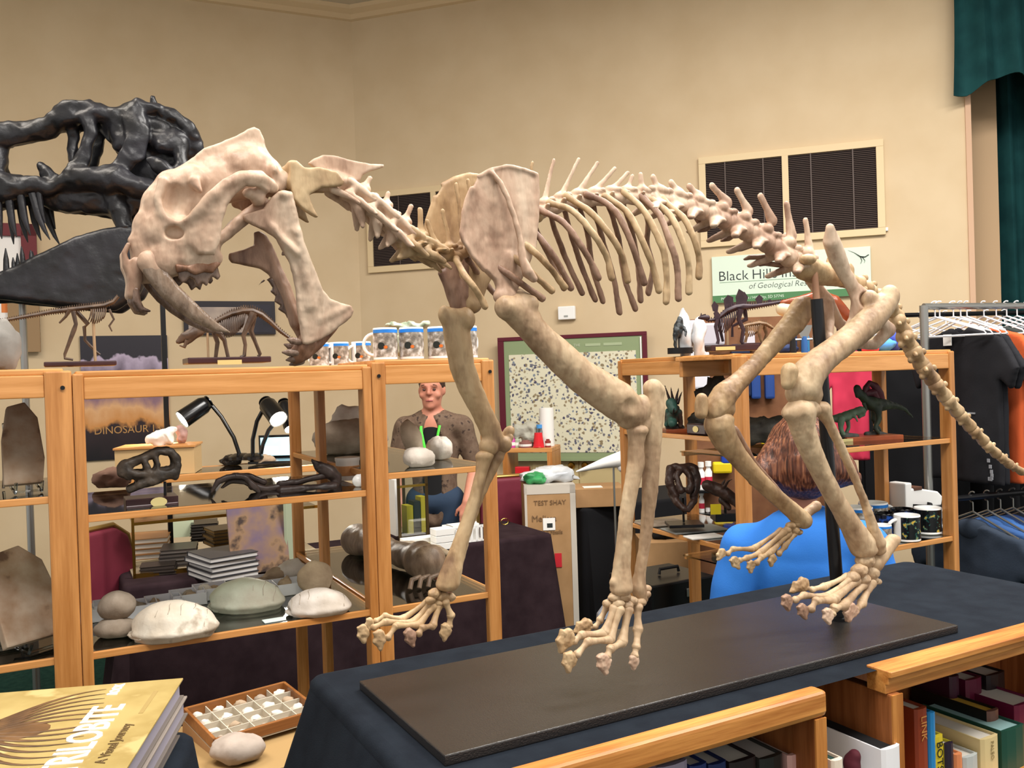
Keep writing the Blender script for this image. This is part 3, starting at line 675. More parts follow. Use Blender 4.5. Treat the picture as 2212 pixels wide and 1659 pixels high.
# --- skull
s = SDF(.008)
for x, y, r, sc in ((545,352,36,(1,.95,1)),(520,362,40,(1.1,.95,1)),(470,380,36,(1.1,.9,1)),(415,395,38,(1,1.25,1)),(372,400,32,(1,1.3,1)),(345,440,37,(1,.95,1)),(330,490,40,(1,.85,1)),(322,540,42,(1,.8,1)),(318,580,36,(1,.72,.9)),(296,585,24,(1,.8,1)),(580,375,30,(1,.9,1))):
    q, rr = B(x, y, 0, r); s.ell(q, [rr*c for c in sc])
s.slab(poly([(352,376),(326,404),(307,444),(291,488),(278,520),(284,560),(290,602),(335,606),(385,596),(445,578),(474,556),(478,515),(455,470),(490,440),(560,425),(600,400),(590,362),(480,372),(410,366)], 0), (0,0,0), E1, E2, .021, rnd=.95)
plate(s, [(392,366),(412,344),(440,321),(475,308),(513,292),(535,279),(549,274),(561,280),(569,300),(576,325),(590,350),(603,372),(560,392),(480,384),(420,388)], 0, .0042, k=.012)
for sg in (0, 1):
    def sp(rows, **kw):
        p, r = T(rows); s.tube([mir(q) for q in p] if sg else p, r, **kw)
    def sb(x, y, w, r, sc=(1,1,1), **kw):
        q, rr = B(x, y, w, r); s.ell(mir(q) if sg else q, [rr*c for c in sc], **kw)
    sp([(388,482,-.026,15),(410,474,-.034,17),(440,450,-.044,17),(465,422,-.052,15),(492,396,-.055,13),(525,382,-.054,13),(560,384,-.044,14),(588,404,-.028,14)], k=.006)
    arch = poly([(400,468),(440,441),(464,414),(487,394),(505,380),(525,374),(565,371),(592,392),(596,410),(580,414),(556,404),(528,404),(504,424),(488,448),(478,480),(474,520),(462,552),(430,548),(405,520)], -.046)
    ax0 = arch[0][0]; ax1 = arch[8][0]; sgn = -1 if sg else 1
    s.slab(arch, (0, .030 if sg else -.030, 0), E1, E2, .0048, rnd=.9, k=.005, bend=lambda a, b, sgn=sgn: sgn*.024*np.sin(np.clip((a-ax0)/(ax1-ax0), 0, 1)*math.pi)**.8)
    sp([(430,455,-.042,10),(437,436,-.043,6)], k=.003)                 # postorbital of arch
    sp([(420,392,-.03,13),(430,412,-.036,7)], k=.005)                  # postorbital of frontal
    sp([(352,392,-.022,12),(342,430,-.026,9),(350,462,-.028,10),(378,484,-.031,11),(405,478,-.034,10)], k=.004)   # orbit rim
    sb(400,520,-.026,40,(1.1,.5,1)); sb(350,500,-.02,36,(1,.6,1.2)); sb(445,520,-.032,24,(1.2,.6,1.2)); sb(365,560,-.022,36,(1,.6,1)); sb(425,560,-.028,28,(1.2,.5,.9)); sb(345,566,-.02,30,(1,.65,1))
    sb(462,556,-.030,18,(1,.6,1.1)); sb(556,425,-.03,17,(1,1,1.2)); sb(535,418,-.036,12); sb(600,398,-.014,17,(.9,.8,1.2)); sb(612,388,-.010,14,(1,1,1.3)); sb(590,372,-.02,15,(.7,1.1,1.2)); sb(565,455,-.016,17,(1.2,.9,.9))
    sp([(440,545,-.012,12),(490,505,-.012,12),(530,470,-.012,14),(570,440,-.01,14)], k=.006)   # palate / pterygoid
    sp([(500,500,-.014,7),(512,478,-.014,8)], k=.004)
    sb(385,430,-.038,35,(.92,1.1,1.30), mode='s', k=.003)              # orbit
    sb(408,424,-.040,25,(1.0,1.0,1.1), mode='s', k=.003)
    sb(376,503,-.034,19,(1.1,.8,.75), mode='s', k=.003)                  # infraorbital foramen
    sb(505,428,-.03,22,(1.5,.55,.6), mode='s', k=.004)                 # gap inside the arch
    sb(598,388,-.03,10,(.7,.6,1.4), mode='s', k=.003)
q, rr = B(274,548,0,21); s.ell(q, [rr*.9, rr*.8, rr*1.25], mode='s', k=.004)
SKULL = s.build('skull', BONE, CT, .0017, noise=.0007, nscale=80, seed=3)
# premaxilla + teeth (sub-parts of the skull)
s = SDF(.004)
for sg in (0, 1):
    p, r = T([(298,572,-.011,18),(290,605,-.011,15),(286,636,-.011,12)]); s.tube([mir(q) for q in p] if sg else p, r)
    p, r = T([(278,528,-.012,5),(268,548,-.012,6),(272,575,-.011,8),(286,600,-.01,11)]); s.tube([mir(q) for q in p] if sg else p, r)
s.build('premaxilla', BONE, SKULL, .0016, noise=.0006)
for sg in (0, 1):
    p, r = T([(322,566,-.026,22),(340,596,-.0265,23),(366,628,-.0265,22),(396,656,-.026,20),(428,682,-.025,16.5),(462,704,-.023,11),(496,718,-.022,2.5)])
    s = SDF(.002); s.tube([mir(q) for q in p] if sg else p, r, flat=((0,1,0), .5))
    s.build('upper_canine', TOOTH if sg else bonemat('canine_enamel', 'A08C7A', '88725F', '5E4C40', 34, rough=.22), SKULL, .0014, noise=.0003)
    p, r = T([(322,566,-.0245,25),(334,584,-.0245,24)]); s = SDF(.002); s.tube([mir(q) for q in p] if sg else p, r, flat=((0,1,0), .6)); s.build('canine_socket', ROOT if sg else BONE, SKULL, .0018, noise=.0008)
    s = SDF(.003); pl_ = [(382,575),(386,600),(393,612),(402,608),(409,600),(418,604),(427,620),(437,611),(447,619),(452,604),(460,598),(470,606),(476,598),(470,575),(440,565),(410,565)]
    q = poly(pl_, -.026); s.slab(q, (0, .026 if sg else -.026, 0), E1, E2, .0035); s.build('cheek_tooth_row', TOOTH, SKULL, .0014, noise=.0004)
    s = SDF(.004); q = poly([(376,572),(382,590),(402,586),(420,596),(440,588),(458,592),(476,572),(466,560),(448,572),(424,566),(404,574)], -.026); s.slab(q, (0, .030 if sg else -.030, 0), E1, E2, .006); s.build('tooth_roots', ROOT, SKULL, .0018, noise=.0008)
    for i, (x, y, w) in enumerate(((287,640,-.004),(290,642,-.010),(297,640,-.016))):
        p, r = T([(x-3,y-12,w,8),(x-2,y+10,w,8.5),(x+8,y+28,w,7),(x+26,y+38-3*i,w,3)]); s = SDF(.002); s.tube([mir(q) for q in p] if sg else p, r); s.build('incisor', TOOTH, SKULL, .0014)
# --- mandible
s = SDF(.005)
near = [(614,414),(630,416),(634,440),(641,480),(651,520),(664,548),(677,575),(687,600),(697,626),(712,645),(735,655),(757,660),(763,672),(757,686),(735,704),(712,722),(690,735),(664,745),(653,742),(650,720),(645,693),(641,660),(639,630),(632,590),(625,568),(610,541),(598,518),(590,510),(570,498),(548,487),(528,477),(524,466),(545,457),(568,452),(576,440),(586,425),(600,414)]
zc_, zt_ = SK.P(700,700,-.014)[2], SK.P(600,430,-.03)[2]
bend = lambda a, b: -.014*np.clip((zt_-b)/(zt_-zc_), 0, 1.1)         # n points to -w: the jaw closes in towards the chin
s.slab(poly(near, 0, lambda x, y: -.03+.014*min(1, max(0, (y-430)/270))), (0, -.03, 0), E1, E2, lambda a, b: .0042+.002*np.clip((zt_-b)/(zt_-zc_), 0, 1), bend=bend)
for rows in ([(622,424,-.03,10),(612,420,-.034,9)], [(640,500,-.03,11),(655,560,-.026,13),(665,620,-.021,13),(668,660,-.018,14)], [(628,440,-.03,8),(640,500,-.029,9)], [(576,470,-.032,5),(610,520,-.031,8),(640,545,-.029,9)], [(690,690,-.016,12),(740,668,-.02,6)]):
    p, r = T(rows); s.tube(p, r)
q, rr = B(585,470,-.038,22); s.ell(q, [rr*1.3, rr*.35, rr*.8], mode='s', k=.004)
JAW = s.build('lower_jaw', BONE, CT, .0017, noise=.0007, nscale=80, seed=9)
s = SDF(.005); far = [(494,548),(494,560),(500,568),(530,573),(562,580),(580,592),(592,618),(605,640),(618,672),(632,712),(645,735),(655,720),(648,680),(640,650),(628,616),(612,585),(598,555),(588,530),(574,508),(560,498),(549,503),(548,530),(525,540)]
s.slab(poly(far, .018), (0, .018, 0), E1, E2, .005); p, r = T([(566,520,.018,8),(590,575,.018,10),(615,630,.016,11),(640,700,.012,12)]); s.tube(p, r)
s.build('jaw_branch', BONED, JAW, .002, noise=.0008)
s = SDF(.006); p, r = T([(668,742,-.006,13),(652,752,-.004,17),(640,764,0,16)]); s.tube(p, r); p, r = T([(664,720,.012,14),(655,745,.006,16)]); s.tube(p, r); p, r = T([(735,690,.01,8),(690,735,.006,14),(660,765,0,14),(640,775,0,12)]); s.tube(p, r)
s.build('chin_symphysis', ROOT, JAW, .0018, noise=.0008)
for x, y, w, dx, dy in ((640,738,-.012,-16,-5),(634,762,-.008,-20,-1),(640,774,-.003,-18,4),(645,780,.003,-16,8),(636,752,.008,-18,-8)):
    p, r = T([(x+6,y,w,8),(x+dx*.5,y+dy*.4,w,8),(x+dx*1.2,y+dy,w,2.5)]); s = SDF(.002); s.tube(p, r); s.build('lower_incisor', TOOTH, JAW, .0014)
for pts, w in ((([(608,552),(612,538),(622,534),(630,546),(634,560),(628,575),(640,585),(634,602),(642,618),(640,640),(650,640),(652,580),(640,550)]), -.018), (([(558,618),(568,604),(578,606),(590,622),(584,630),(596,640),(592,652),(606,660),(600,668),(616,678),(622,690),(630,680),(612,640),(596,610),(584,598)]), .016)):
    s = SDF(.002); s.slab(poly(pts, w), (0, w, 0), E1, E2, .0035); s.build('cheek_teeth', TOOTH, JAW, .0015, noise=.0006)

# --- vertebral column
def vert(name, c, d, rc, tip=None, tipr=4, base=None, trans=(), ventral=(), zyg=True, m=BONE, seed=0, w=0.0, extra=(), clen=1.0):
    # c centre px, d px half step along the column, rc centrum radius px
    s = SDF(.0045); (x, y), (dx, dy) = c, d
    a, ra = B(x-dx*.8*clen, y-dy*.8*clen, w, rc); b, rb = B(x+dx*.8*clen, y+dy*.8*clen, w, rc*.95); mpt, rm = B(x, y, w, rc*.78)
    s.tube([a, mpt, b], [ra, rm, rb])
    L_ = math.hypot(dx, dy) + 1e-6; nx, ny = dy/L_, -dx/L_
    if ny > 0: nx, ny = -nx, -ny                                        # dorsal direction in the image
    ar, rr = B(x+nx*rc*1.15, y+ny*rc*1.15, w, rc*.62); s.ell(ar, [rr*1.5, rr*1.2, rr])
    if tip is not None:
        bx, by = base if base else (x+nx*rc*1.1, y+ny*rc*1.1)
        p, r = T([(bx, by, w, tipr*1.7), ((bx+tip[0])/2, (by+tip[1])/2, w, tipr*1.05), (tip[0], tip[1], w, tipr)]); s.tube(p, r, flat=((0,1,0), .62))
    if zyg:
        for sg in (-1, 1):
            for q in (-1, 1):
                z0, r0 = B(x+nx*rc*1.2+q*dx*1.05, y+ny*rc*1.2+q*dy*1.05, sg*rc*.00045, rc*.36); s.ell(z0, [r0*1.5, r0, r0])
    for tx, ty, tw, r0, r1 in trans:
        p0 = SK.P(x, y, w); q, rq = B(tx, ty, tw, r1)
        for sg in (0, 1):
            qq = mir(q) if sg else q; s.tube([p0 + (qq-p0)*.25, qq], [r0*dep_of(p0)/F, rq], flat=((0,0,1), .6))
    for tx, ty, tw, r0, r1 in ventral:
        p0 = SK.P(x, y, w); q, rq = B(tx, ty, tw, r1)
        for sg in (0, 1):
            qq = mir(q) if sg else q; s.tube([p0 + (qq-p0)*.2, qq], [r0*dep_of(p0)/F, rq], flat=((0,1,0), .55))
    for rows in extra:
        p, r = T(rows); s.tube(p, r); s.tube([mir(q) for q in p], r)
    return s.build(name, m, CT, .0019, noise=.0007, seed=seed)
# atlas with its wing
s = SDF(.005); p, r = T([(622,378,0,20),(650,385,0,22)]); s.tube(p, r)
wing = poly([(626,349),(640,346),(658,362),(687,360),(727,371),(743,392),(738,402),(695,405),(668,421),(674,441),(688,471),(680,468),(658,456),(634,433),(626,392)], -.022)
for sg in (1, -1): s.slab(wing, (0, -.02*sg, 0), E1, E2, .0045)
for x, y in ((632,362),(628,395)): q, rr = B(x, y, -.012, 15); s.ell(q, rr); s.ell(mir(q), rr)
q, rr = B(676,358,-.03,9); s.ell(q, rr, mode='s', k=.003)
q, rr = B(695,388,-.034,20); s.ell(q, [rr*1.4, rr*.5, rr*.6], mode='s', k=.004)
s.build('atlas_vertebra', BONET, CT, .0018, noise=.0008)
s = SDF(.005); s.slab(poly([(664,354),(678,343),(696,335),(722,337),(762,347),(800,354),(829,356),(829,361),(800,370),(782,380),(776,392),(750,398),(716,388),(690,372)], 0), (0,0,0), E1, E2, .0032)
p, r = T([(690,395,0,17),(735,400,0,18)]); s.tube(p, r); p, r = T([(715,380,0,12),(755,396,0,12)]); s.tube(p, r)
for sg in (0, 1):
    p, r = T([(720,410,-.012,9),(755,425,-.02,7),(775,438,-.024,5)]); s.tube([mir(q) for q in p] if sg else p, r); p, r = T([(745,392,-.01,9),(768,400,-.012,8)]); s.tube([mir(q) for q in p] if sg else p, r)
s.build('axis_vertebra', BONE, CT, .0018, noise=.0008)
cerv = [((772,428),(24,15),20,(800,385),[(812,462,-.026,9,5)],[(784,488,-.014,16,6)]),
        ((818,462),(24,18),20,(838,418),[(858,498,-.027,9,5)],[(815,510,-.015,16,6)]),
        ((858,497),(22,18),20,(888,446),[(892,532,-.028,9,5)],[(836,530,-.016,18,5)]),
        ((898,528),(21,14),19,(907,452),[(918,524,-.03,9,6)],[(862,557,-.016,20,5),(975,580,-.02,16,4)]),
        ((935,548),(20,8),16,(922,478),[(960,538,-.032,8,6)],[])]
for i, (c, d, rc, tip, tr, ve) in enumerate(cerv):
    L_ = math.hypot(*d); nx_, ny_ = d[1]/L_, -d[0]/L_
    lam = [[(c[0]-d[0]*1.15+nx_*22, c[1]-d[1]*1.15+ny_*22, -.013, 9),(c[0]+nx_*20, c[1]+ny_*20, -.012, 10),(c[0]+d[0]*1.2+nx_*17, c[1]+d[1]*1.2+ny_*17, -.014, 8)],
           [(c[0]-d[0]*.9-nx_*2, c[1]-d[1]*.9-ny_*2, -.016, 8),(c[0]+d[0]*.3-nx_*3, c[1]+d[1]*.3-ny_*3, -.021, 9),(c[0]+d[0]*1.35-nx_*6, c[1]+d[1]*1.35-ny_*6, -.024, 6)],
           [(c[0]-d[0]*.5+nx_*20, c[1]-d[1]*.5+ny_*20, -.012, 7),(c[0]-d[0]*.7-nx_*4, c[1]-d[1]*.7-ny_*4, -.018, 7)]]
    vert('cervical_vertebra', c, d, rc, tip, 6, None, tr, ve, seed=i, m=BONE if i < 3 else BONET, extra=lam)
thor = [((972,552),(19,1),(956,455),5),((1008,543),(19,-6),(985,398),5),((1044,527),(18,-9),(1010,390),5),((1079,508),(18,-10),(1060,385),5),((1112,490),(17,-9),(1095,375),5),((1146,473),(17,-8),(1150,351),4),
        ((1180,455),(17,-6),(1196,346),4.5),((1215,443),(17,-5),(1250,344),4.5),((1250,436),(17,-3),(1291,352),5),((1285,432),(17,-2),(1328,364),5),((1320,429),(17,-1),(1356,374),5),((1354,428),(16,0),(1366,380),5),((1386,429),(15,1),(1384,377),6)]
for i, (c, d, tip, tr) in enumerate(thor): vert('thoracic_vertebra', c, d, 16, tip, tr, None, [(c[0]+4, c[1]-14, -.017, 7, 5)], seed=20+i, m=BONE if i > 5 else BONET)
lum = [((1420,432),(15,3),(1411,383),7,None,None),((1458,440),(17,5),(1450,395),8,(1464,416),None),((1500,452),(19,7),(1490,403),8,(1508,424),(1505,490)),((1548,470),(20,9),(1538,402),8,(1570,438),(1510,500)),((1594,491),(20,11),(1592,411),8,(1616,456),(1560,520)),((1640,516),(21,13),(1643,424),8,(1668,476),(1588,542)),((1688,546),(22,15),(1699,442),8,(1710,508),(1610,560)),((1728,570),(16,9),(1740,476),7,(1749,538),(1642,573))]
for i, (c, d, tip, tr, bs, tp) in enumerate(lum):
    vert('lumbar_vertebra', c, d, 19+i*.5, tip, tr, bs, [(c[0]-6, c[1]+17, -.030-.001*i, 15, 9), (c[0]+14, c[1]+6, -.018, 10, 8)], seed=40+i, m=BONE)
    if tp:
        p, r = T([(c[0], c[1]+8, .01, 9), (tp[0]+12, tp[1]-4, .026, 9), (tp[0], tp[1], .034, 5)]); s = SDF(.003); s.tube(p, r, flat=((0,0,1), .6)); s.build('transverse_process', BONED, CT, .002)
# sacrum
bone('sacrum', [(1738,578,0,27),(1772,590,0,26),(1815,600,0,20),(1850,612,0,15)], BONET, blobs=[(1745,560,-.03,15,(1.2,1.2,.8)),(1745,560,.03,15,(1.2,1.2,.8)),(1800,570,0,14,(1.5,.6,1.6)),(1835,585,0,11,(1.2,.6,1.6))], noise=.0008)
# tail
tailc = [((1866,622),13),((1893,640),12),((1918,662),12),((1938,690),12),((1953,722),12.5),((1972,757),12.5),((1994,790),12),((2019,826),11.5),((2045,860),11),((2072,893),10),((2100,925),9),((2128,955),8.2),((2156,982),7.5),((2184,1003),6.5),((2208,1019),5.8),((2234,1032),5)]
for i, ((x, y), r) in enumerate(tailc):
    r *= 1.22
    nx_, ny_ = tailc[min(i+1, len(tailc)-1)][0]; px_, py_ = tailc[max(i-1, 0)][0]; dx, dy = (nx_-px_)/4, (ny_-py_)/4; L_ = math.hypot(dx, dy)+1e-6; ox, oy = -dy/L_, dx/L_
    w = -.002*i; s = SDF(.003); p, rr = T([(x-dx*1.7,y-dy*1.7,w,r*1.25),(x-dx*1.1,y-dy*1.1,w,r*.95),(x,y,w,r*.68),(x+dx*1.1,y+dy*1.1,w,r*.95),(x+dx*1.7,y+dy*1.7,w,r*1.15)]); s.tube(p, rr)
    if oy > 0: ox, oy = -ox, -oy
    for sg, hx in ((1, 1.2), (-1, 1.0)): q, q2 = B(x+sg*ox*r*hx-dx*1.2, y+sg*oy*r*hx-dy*1.2, w, r*.4); s.ell(q, [q2*1.3, q2, q2*1.3])
    if i < 7:
        for sg in (-1, 1): p2, r2 = T([(x,y,w,r*.6),(x+dx*.6,y+dy*.6,w+sg*.018,r*.3)]); s.tube(p2, r2)
    s.build('tail_vertebra', BONET, CT, .0016, noise=.0006, seed=60+i)
# --- ribs
nr = [[(1164,452),(1212,477),(1257,533),(1293,600)],[(1187,438),(1234,454),(1279,502),(1310,553),(1321,600)],[(1223,424),(1274,457),(1316,505),(1344,553),(1356,606)],[(1268,421),(1313,440),(1344,480),(1366,530),(1380,572),(1391,611)],
      [(1307,424),(1352,454),(1383,510),(1405,561),(1424,627)],[(1349,415),(1389,452),(1417,502),(1436,553),(1440,600),(1439,652)],[(1386,425),(1425,466),(1445,516),(1461,567),(1466,645)],[(1408,432),(1447,463),(1470,510),(1487,564),(1488,631)],[(1432,432),(1481,477),(1501,522),(1510,558),(1510,598)],
      [(1100,490),(1150,500),(1190,545),(1234,622)],[(1075,500),(1130,525),(1180,570),(1220,620)],[(1045,520),(1100,550),(1150,590),(1192,628)],[(1020,540),(1080,580),(1130,615),(1172,645)],[(985,560),(1000,590),(1030,630),(1048,662)]]
fr_ = [[(1185,450),(1200,500),(1230,575),(1257,632)],[(1215,440),(1235,510),(1258,580),(1285,646)],[(1250,440),(1268,500),(1280,580),(1302,650)],[(1280,440),(1302,520),(1325,600),(1338,674)],[(1315,440),(1335,510),(1352,610),(1372,666)],[(1345,440),(1366,502),(1378,580),(1384,648)],[(1385,440),(1400,480),(1397,520),(1410,575),(1400,632)],
       [(1150,470),(1160,500),(1190,560),(1218,622)],[(1010,560),(1040,600),(1075,640),(1090,655)]]
def smoothpath(pts, n=14):
    P = np.array(pts, float); t = np.concatenate([[0], np.cumsum(np.linalg.norm(np.diff(P, axis=0), axis=1))]); t /= t[-1]; tt = np.linspace(0, 1, n); out = []
    for j in range(P.shape[1]):
        m_ = np.gradient(P[:, j], t); col = []
        for x in tt:
            i = min(max(np.searchsorted(t, x)-1, 0), len(t)-2); h = t[i+1]-t[i]; s_ = (x-t[i])/h
            col.append((2*s_**3-3*s_**2+1)*P[i,j] + (s_**3-2*s_**2+s_)*h*m_[i] + (-2*s_**3+3*s_**2)*P[i+1,j] + (s_**3-s_**2)*h*m_[i+1])
        out.append(col)
    return np.array(out).T, tt
for side, L_ in ((-1, nr), (1, fr_)):
    for i, pts in enumerate(L_):
        pp, tt = smoothpath(pts); rows = []
        for (x, y), t_ in zip(pp, tt): rows.append((x, y, side*(.012+.052*math.sin(min(1, t_*1.25)*math.pi*.62)), 6.6+1.0*math.sin(t_*3.1)+ (1.4 if t_ > .85 else 0) + (2.0 if t_ < .06 else 0)))
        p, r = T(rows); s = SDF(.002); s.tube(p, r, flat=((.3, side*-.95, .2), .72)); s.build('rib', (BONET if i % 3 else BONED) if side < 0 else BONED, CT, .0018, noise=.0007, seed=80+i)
# --- shoulder blades
def scap(w, pxs, ridge, m, off=(0, 0), nm='shoulder_blade'):
    s = SDF(.004); P2 = [(x+off[0], y+off[1]) for x, y in pxs]
    cz = SK.P(1080, 480, w)
    s.slab(poly(P2, w), (0, w, 0), E1, E2, lambda a, b: .0026 + .004*np.clip((cz[2]-.03-b)/.06, 0, 1), bend=lambda a, b: -.25*((a-cz[0])**2+(b-cz[2])**2)*(1 if w < 0 else -1))
    sg = -1 if w < 0 else 1
    if ridge:
        p, r = T([(x+off[0], y+off[1], w+sg*dw, rr) for x, y, dw, rr in ridge]); s.tube(p, r, k=.006)
    e = [(x+off[0], y+off[1], w, 6) for x, y in ((1017,408),(1000,460),(996,500),(1000,520),(1020,552),(1045,582))]; p, r = T(e); s.tube(p, [q*.8 for q in r])
    e = [(x+off[0], y+off[1], w, 6) for x, y in ((1034,380),(1060,367),(1092,359),(1132,366),(1160,377),(1162,420),(1160,480),(1154,540))]; p, r = T(e); s.tube(p, [q*.75 for q in r])
    q, rr = B(1092+off[0], 640+off[1], w, 26); s.ell(q, [rr*1.1, rr*.7, rr*.8]); p, r = T([(1098+off[0],560+off[1],w,20),(1090+off[0],605+off[1],w,18),(1092+off[0],635+off[1],w,22)]); s.tube(p, r, flat=((0,1,0), .6))
    return s.build(nm, m, CT, .002, noise=.0009, nscale=50, seed=5)
sc_near = [(1034,381),(1060,368),(1092,359),(1132,366),(1160,376),(1163,407),(1161,476),(1155,540),(1143,575),(1128,600),(1112,645),(1098,655),(1080,634),(1069,606),(1043,580),(1017,551),(999,517),(996,494),(1002,459),(1017,410)]
ridge = [(1063,374,.004,5),(1080,395,.010,6),(1095,425,.014,6),(1112,470,.017,6),(1124,522,.020,7),(1130,562,.022,9),(1140,588,.024,13),(1152,602,.024,9)]
scap(-.052, sc_near, ridge, BONE)
scap(.052, sc_near, None, BONET, off=(-78, 18))
s = SDF(.005); p, r = T([(972,560,.045,16),(975,600,.045,20),(985,640,.045,22),(990,660,.045,20)]); s.tube(p, r, flat=((0,1,0), .5)); p, r = T([(955,590,.045,9),(975,625,.045,12),(985,655,.045,8)]); s.tube(p, r); p, r = T([(1005,560,.045,9),(1003,640,.045,9)]); s.tube(p, r); s.build('shoulder_neck', BONED, CT, .002, noise=.0005)
# --- fore limbs
bone('upper_arm_bone', [(1112,668,-.054,34),(1140,700,-.055,32),(1175,738,-.056,33),(1215,775,-.057,36),(1255,812,-.057,37),(1295,840,-.058,41),(1335,866,-.058,43),(1368,892,-.058,36),(1384,915,-.058,24)], LIMB,
     blobs=[(1092,664,-.06,24,(1,1,1.1)),(1140,656,-.052,24,(1,1,.9)),(1118,645,-.045,22),(1150,684,-.05,18),(1388,880,-.058,18,(1,1.2,1.6)),(1352,905,-.055,20,(1,1,1)),(1376,925,-.05,20,(1.1,1.3,.9))], cut=[(1118,640,-.082,16,(1,.7,.8)),(1366,878,-.083,18,(1.3,.5,.9))], vox=.002, k=.007, noise=.0005, flat=((0,1,0), .78))
bone('elbow_bone', [(1411,840,-.05,22),(1414,880,-.05,24),(1410,930,-.05,23),(1407,990,-.05,21),(1404,1060,-.05,19),(1398,1130,-.05,15),(1390,1190,-.05,13),(1382,1240,-.05,14),(1378,1268,-.05,19),(1388,1292,-.05,14)], LIMB,
     blobs=[(1420,846,-.05,18,(1,.9,1)),(1404,838,-.05,15),(1394,905,-.05,15)], cut=[(1396,905,-.068,14,(1,.7,1.6)),(1398,1010,-.07,9,(.8,.7,10)),(1412,865,-.069,11,(.7,.5,2))], vox=.002, noise=.0005, flat=((0,1,0), .75))
bone('forearm_bone', [(1376,934,-.062,21),(1374,960,-.063,17),(1374,1000,-.063,19),(1362,1060,-.063,16),(1352,1120,-.062,16),(1347,1180,-.061,17),(1343,1225,-.06,19),(1342,1262,-.06,24)], LIMB, blobs=[(1378,930,-.062,21,(1.1,1.1,.6)),(1342,1272,-.06,25,(1,1,.6)),(1326,1258,-.06,10)], vox=.002, noise=.0005)
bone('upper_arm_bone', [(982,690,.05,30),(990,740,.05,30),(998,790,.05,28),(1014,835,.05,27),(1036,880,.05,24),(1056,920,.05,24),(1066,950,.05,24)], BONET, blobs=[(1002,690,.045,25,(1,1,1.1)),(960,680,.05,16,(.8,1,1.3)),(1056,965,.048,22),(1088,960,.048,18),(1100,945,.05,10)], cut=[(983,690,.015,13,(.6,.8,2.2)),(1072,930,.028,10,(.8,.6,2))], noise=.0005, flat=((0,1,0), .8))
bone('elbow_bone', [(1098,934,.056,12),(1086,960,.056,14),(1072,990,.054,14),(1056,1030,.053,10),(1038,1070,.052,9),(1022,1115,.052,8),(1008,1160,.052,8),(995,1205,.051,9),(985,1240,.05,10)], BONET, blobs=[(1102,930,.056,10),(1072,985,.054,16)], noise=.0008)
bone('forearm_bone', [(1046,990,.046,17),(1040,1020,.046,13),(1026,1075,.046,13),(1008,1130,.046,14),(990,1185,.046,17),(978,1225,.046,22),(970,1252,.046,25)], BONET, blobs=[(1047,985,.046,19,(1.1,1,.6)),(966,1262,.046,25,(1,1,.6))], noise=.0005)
# --- paws
def toe_chain(parent, rows, w, m, names=None):
    # rows: list of (px,py,r) joints; one bone between each pair, waisted
    nms = names or ['metapodial', 'toe_bone', 'toe_bone']
    for i in range(len(rows)-1):
        (x0,y0,r0), (x1,y1,r1) = rows[i], rows[i+1]; w0 = w[i] if hasattr(w, '__len__') else w; w1 = w[i+1] if hasattr(w, '__len__') else w
        q = lambda t: (x0+(x1-x0)*t, y0+(y1-y0)*t, w0+(w1-w0)*t)
        p, r = T([(*q(.06), r0*1.05),(*q(.22), r0*.78),(*q(.5), (r0+r1)*.34),(*q(.8), r1*.85),(*q(.95), r1*1.08)])
        s = SDF(.002); s.tube(p, r); s.build(nms[min(i, len(nms)-1)], m, parent, .0013, noise=.0005, seed=i)
def claw(parent, x, y, w, r, dx, dy, m):
    s = SDF(.0018); L_ = math.hypot(dx, dy)+1e-6; ex, ey = dx/L_, dy/L_; R_ = r*1.02
    pl = [(-.9,-.55),(-.2,-.95),(.5,-.75),(1.0,-.35),(1.55,-.2),(1.7,.15),(1.1,.45),(.5,.95),(-.1,.7),(-.8,.8),(-1.05,.1)]
    q = poly([(x+R_*(a*ex-b*ey), y+R_*(a*ey+b*ex)) for a, b in pl], w); s.slab(q, (0, w, 0), E1, E2, r*.42*dep_of(SK.P(x,y,w))/F, rnd=.7)
    p, r2 = T([(x-ex*R_*.7, y-ey*R_*.7, w, r*.5), (x, y, w, r*.55), (x+ex*R_*1.3, y+ey*R_*1.3, w, r*.3)]); s.tube(p, r2)
    s.build('claw_core', m, parent, .0013, noise=.0010, nscale=150, seed=int(x))
def carpus(parent, pts, m):
    for i, (x, y, w, r) in enumerate(pts):
        s = SDF(.002); q, rr = B(x, y, w, r); s.ell(q, [rr*1.15, rr, rr*.85]); s.build('wrist_bone', m, parent, .0013, noise=.0012, nscale=110, seed=i)
def paw(name): o = bpy.data.objects.new(name, None); COL.objects.link(o); o.parent = CT; o.empty_display_size = .01; return o
pw_ = paw('fore_paw'); wN = -.058
carpus(pw_, [(1328,1290,wN,13),(1348,1288,wN-.004,14),(1366,1298,wN,12),(1336,1304,wN-.006,12),(1356,1308,wN-.006,12),(1382,1300,wN+.006,13),(1395,1284,wN+.008,11),(1398,1272,wN+.01,9),(1312,1304,wN+.006,10)], LIMB)
toe_chain(pw_, [(1312,1310,9),(1296,1340,8),(1286,1354,7),(1274,1354,7)], wN+.014, LIMB); claw(pw_, 1262,1352,wN+.014,16,-8,6,BONET)
toe_chain(pw_, [(1328,1312,11),(1306,1368,11),(1256,1372,9.5),(1240,1385,9)], [wN-.004,wN-.012,wN-.016,wN-.016], LIMB); claw(pw_, 1222,1380,wN-.016,20,-8,22,BONET)
toe_chain(pw_, [(1340,1314,11),(1318,1382,10),(1270,1386,9),(1246,1414,9)], [wN-.01,wN-.02,wN-.028,wN-.03], LIMB); claw(pw_, 1230,1426,wN-.03,17,-2,20,BONET)
toe_chain(pw_, [(1358,1314,11.5),(1344,1388,11.5),(1318,1402,10),(1312,1416,9)], [wN-.008,wN-.02,wN-.03,wN-.032], LIMB); claw(pw_, 1304,1430,wN-.034,17,4,28,BONE)
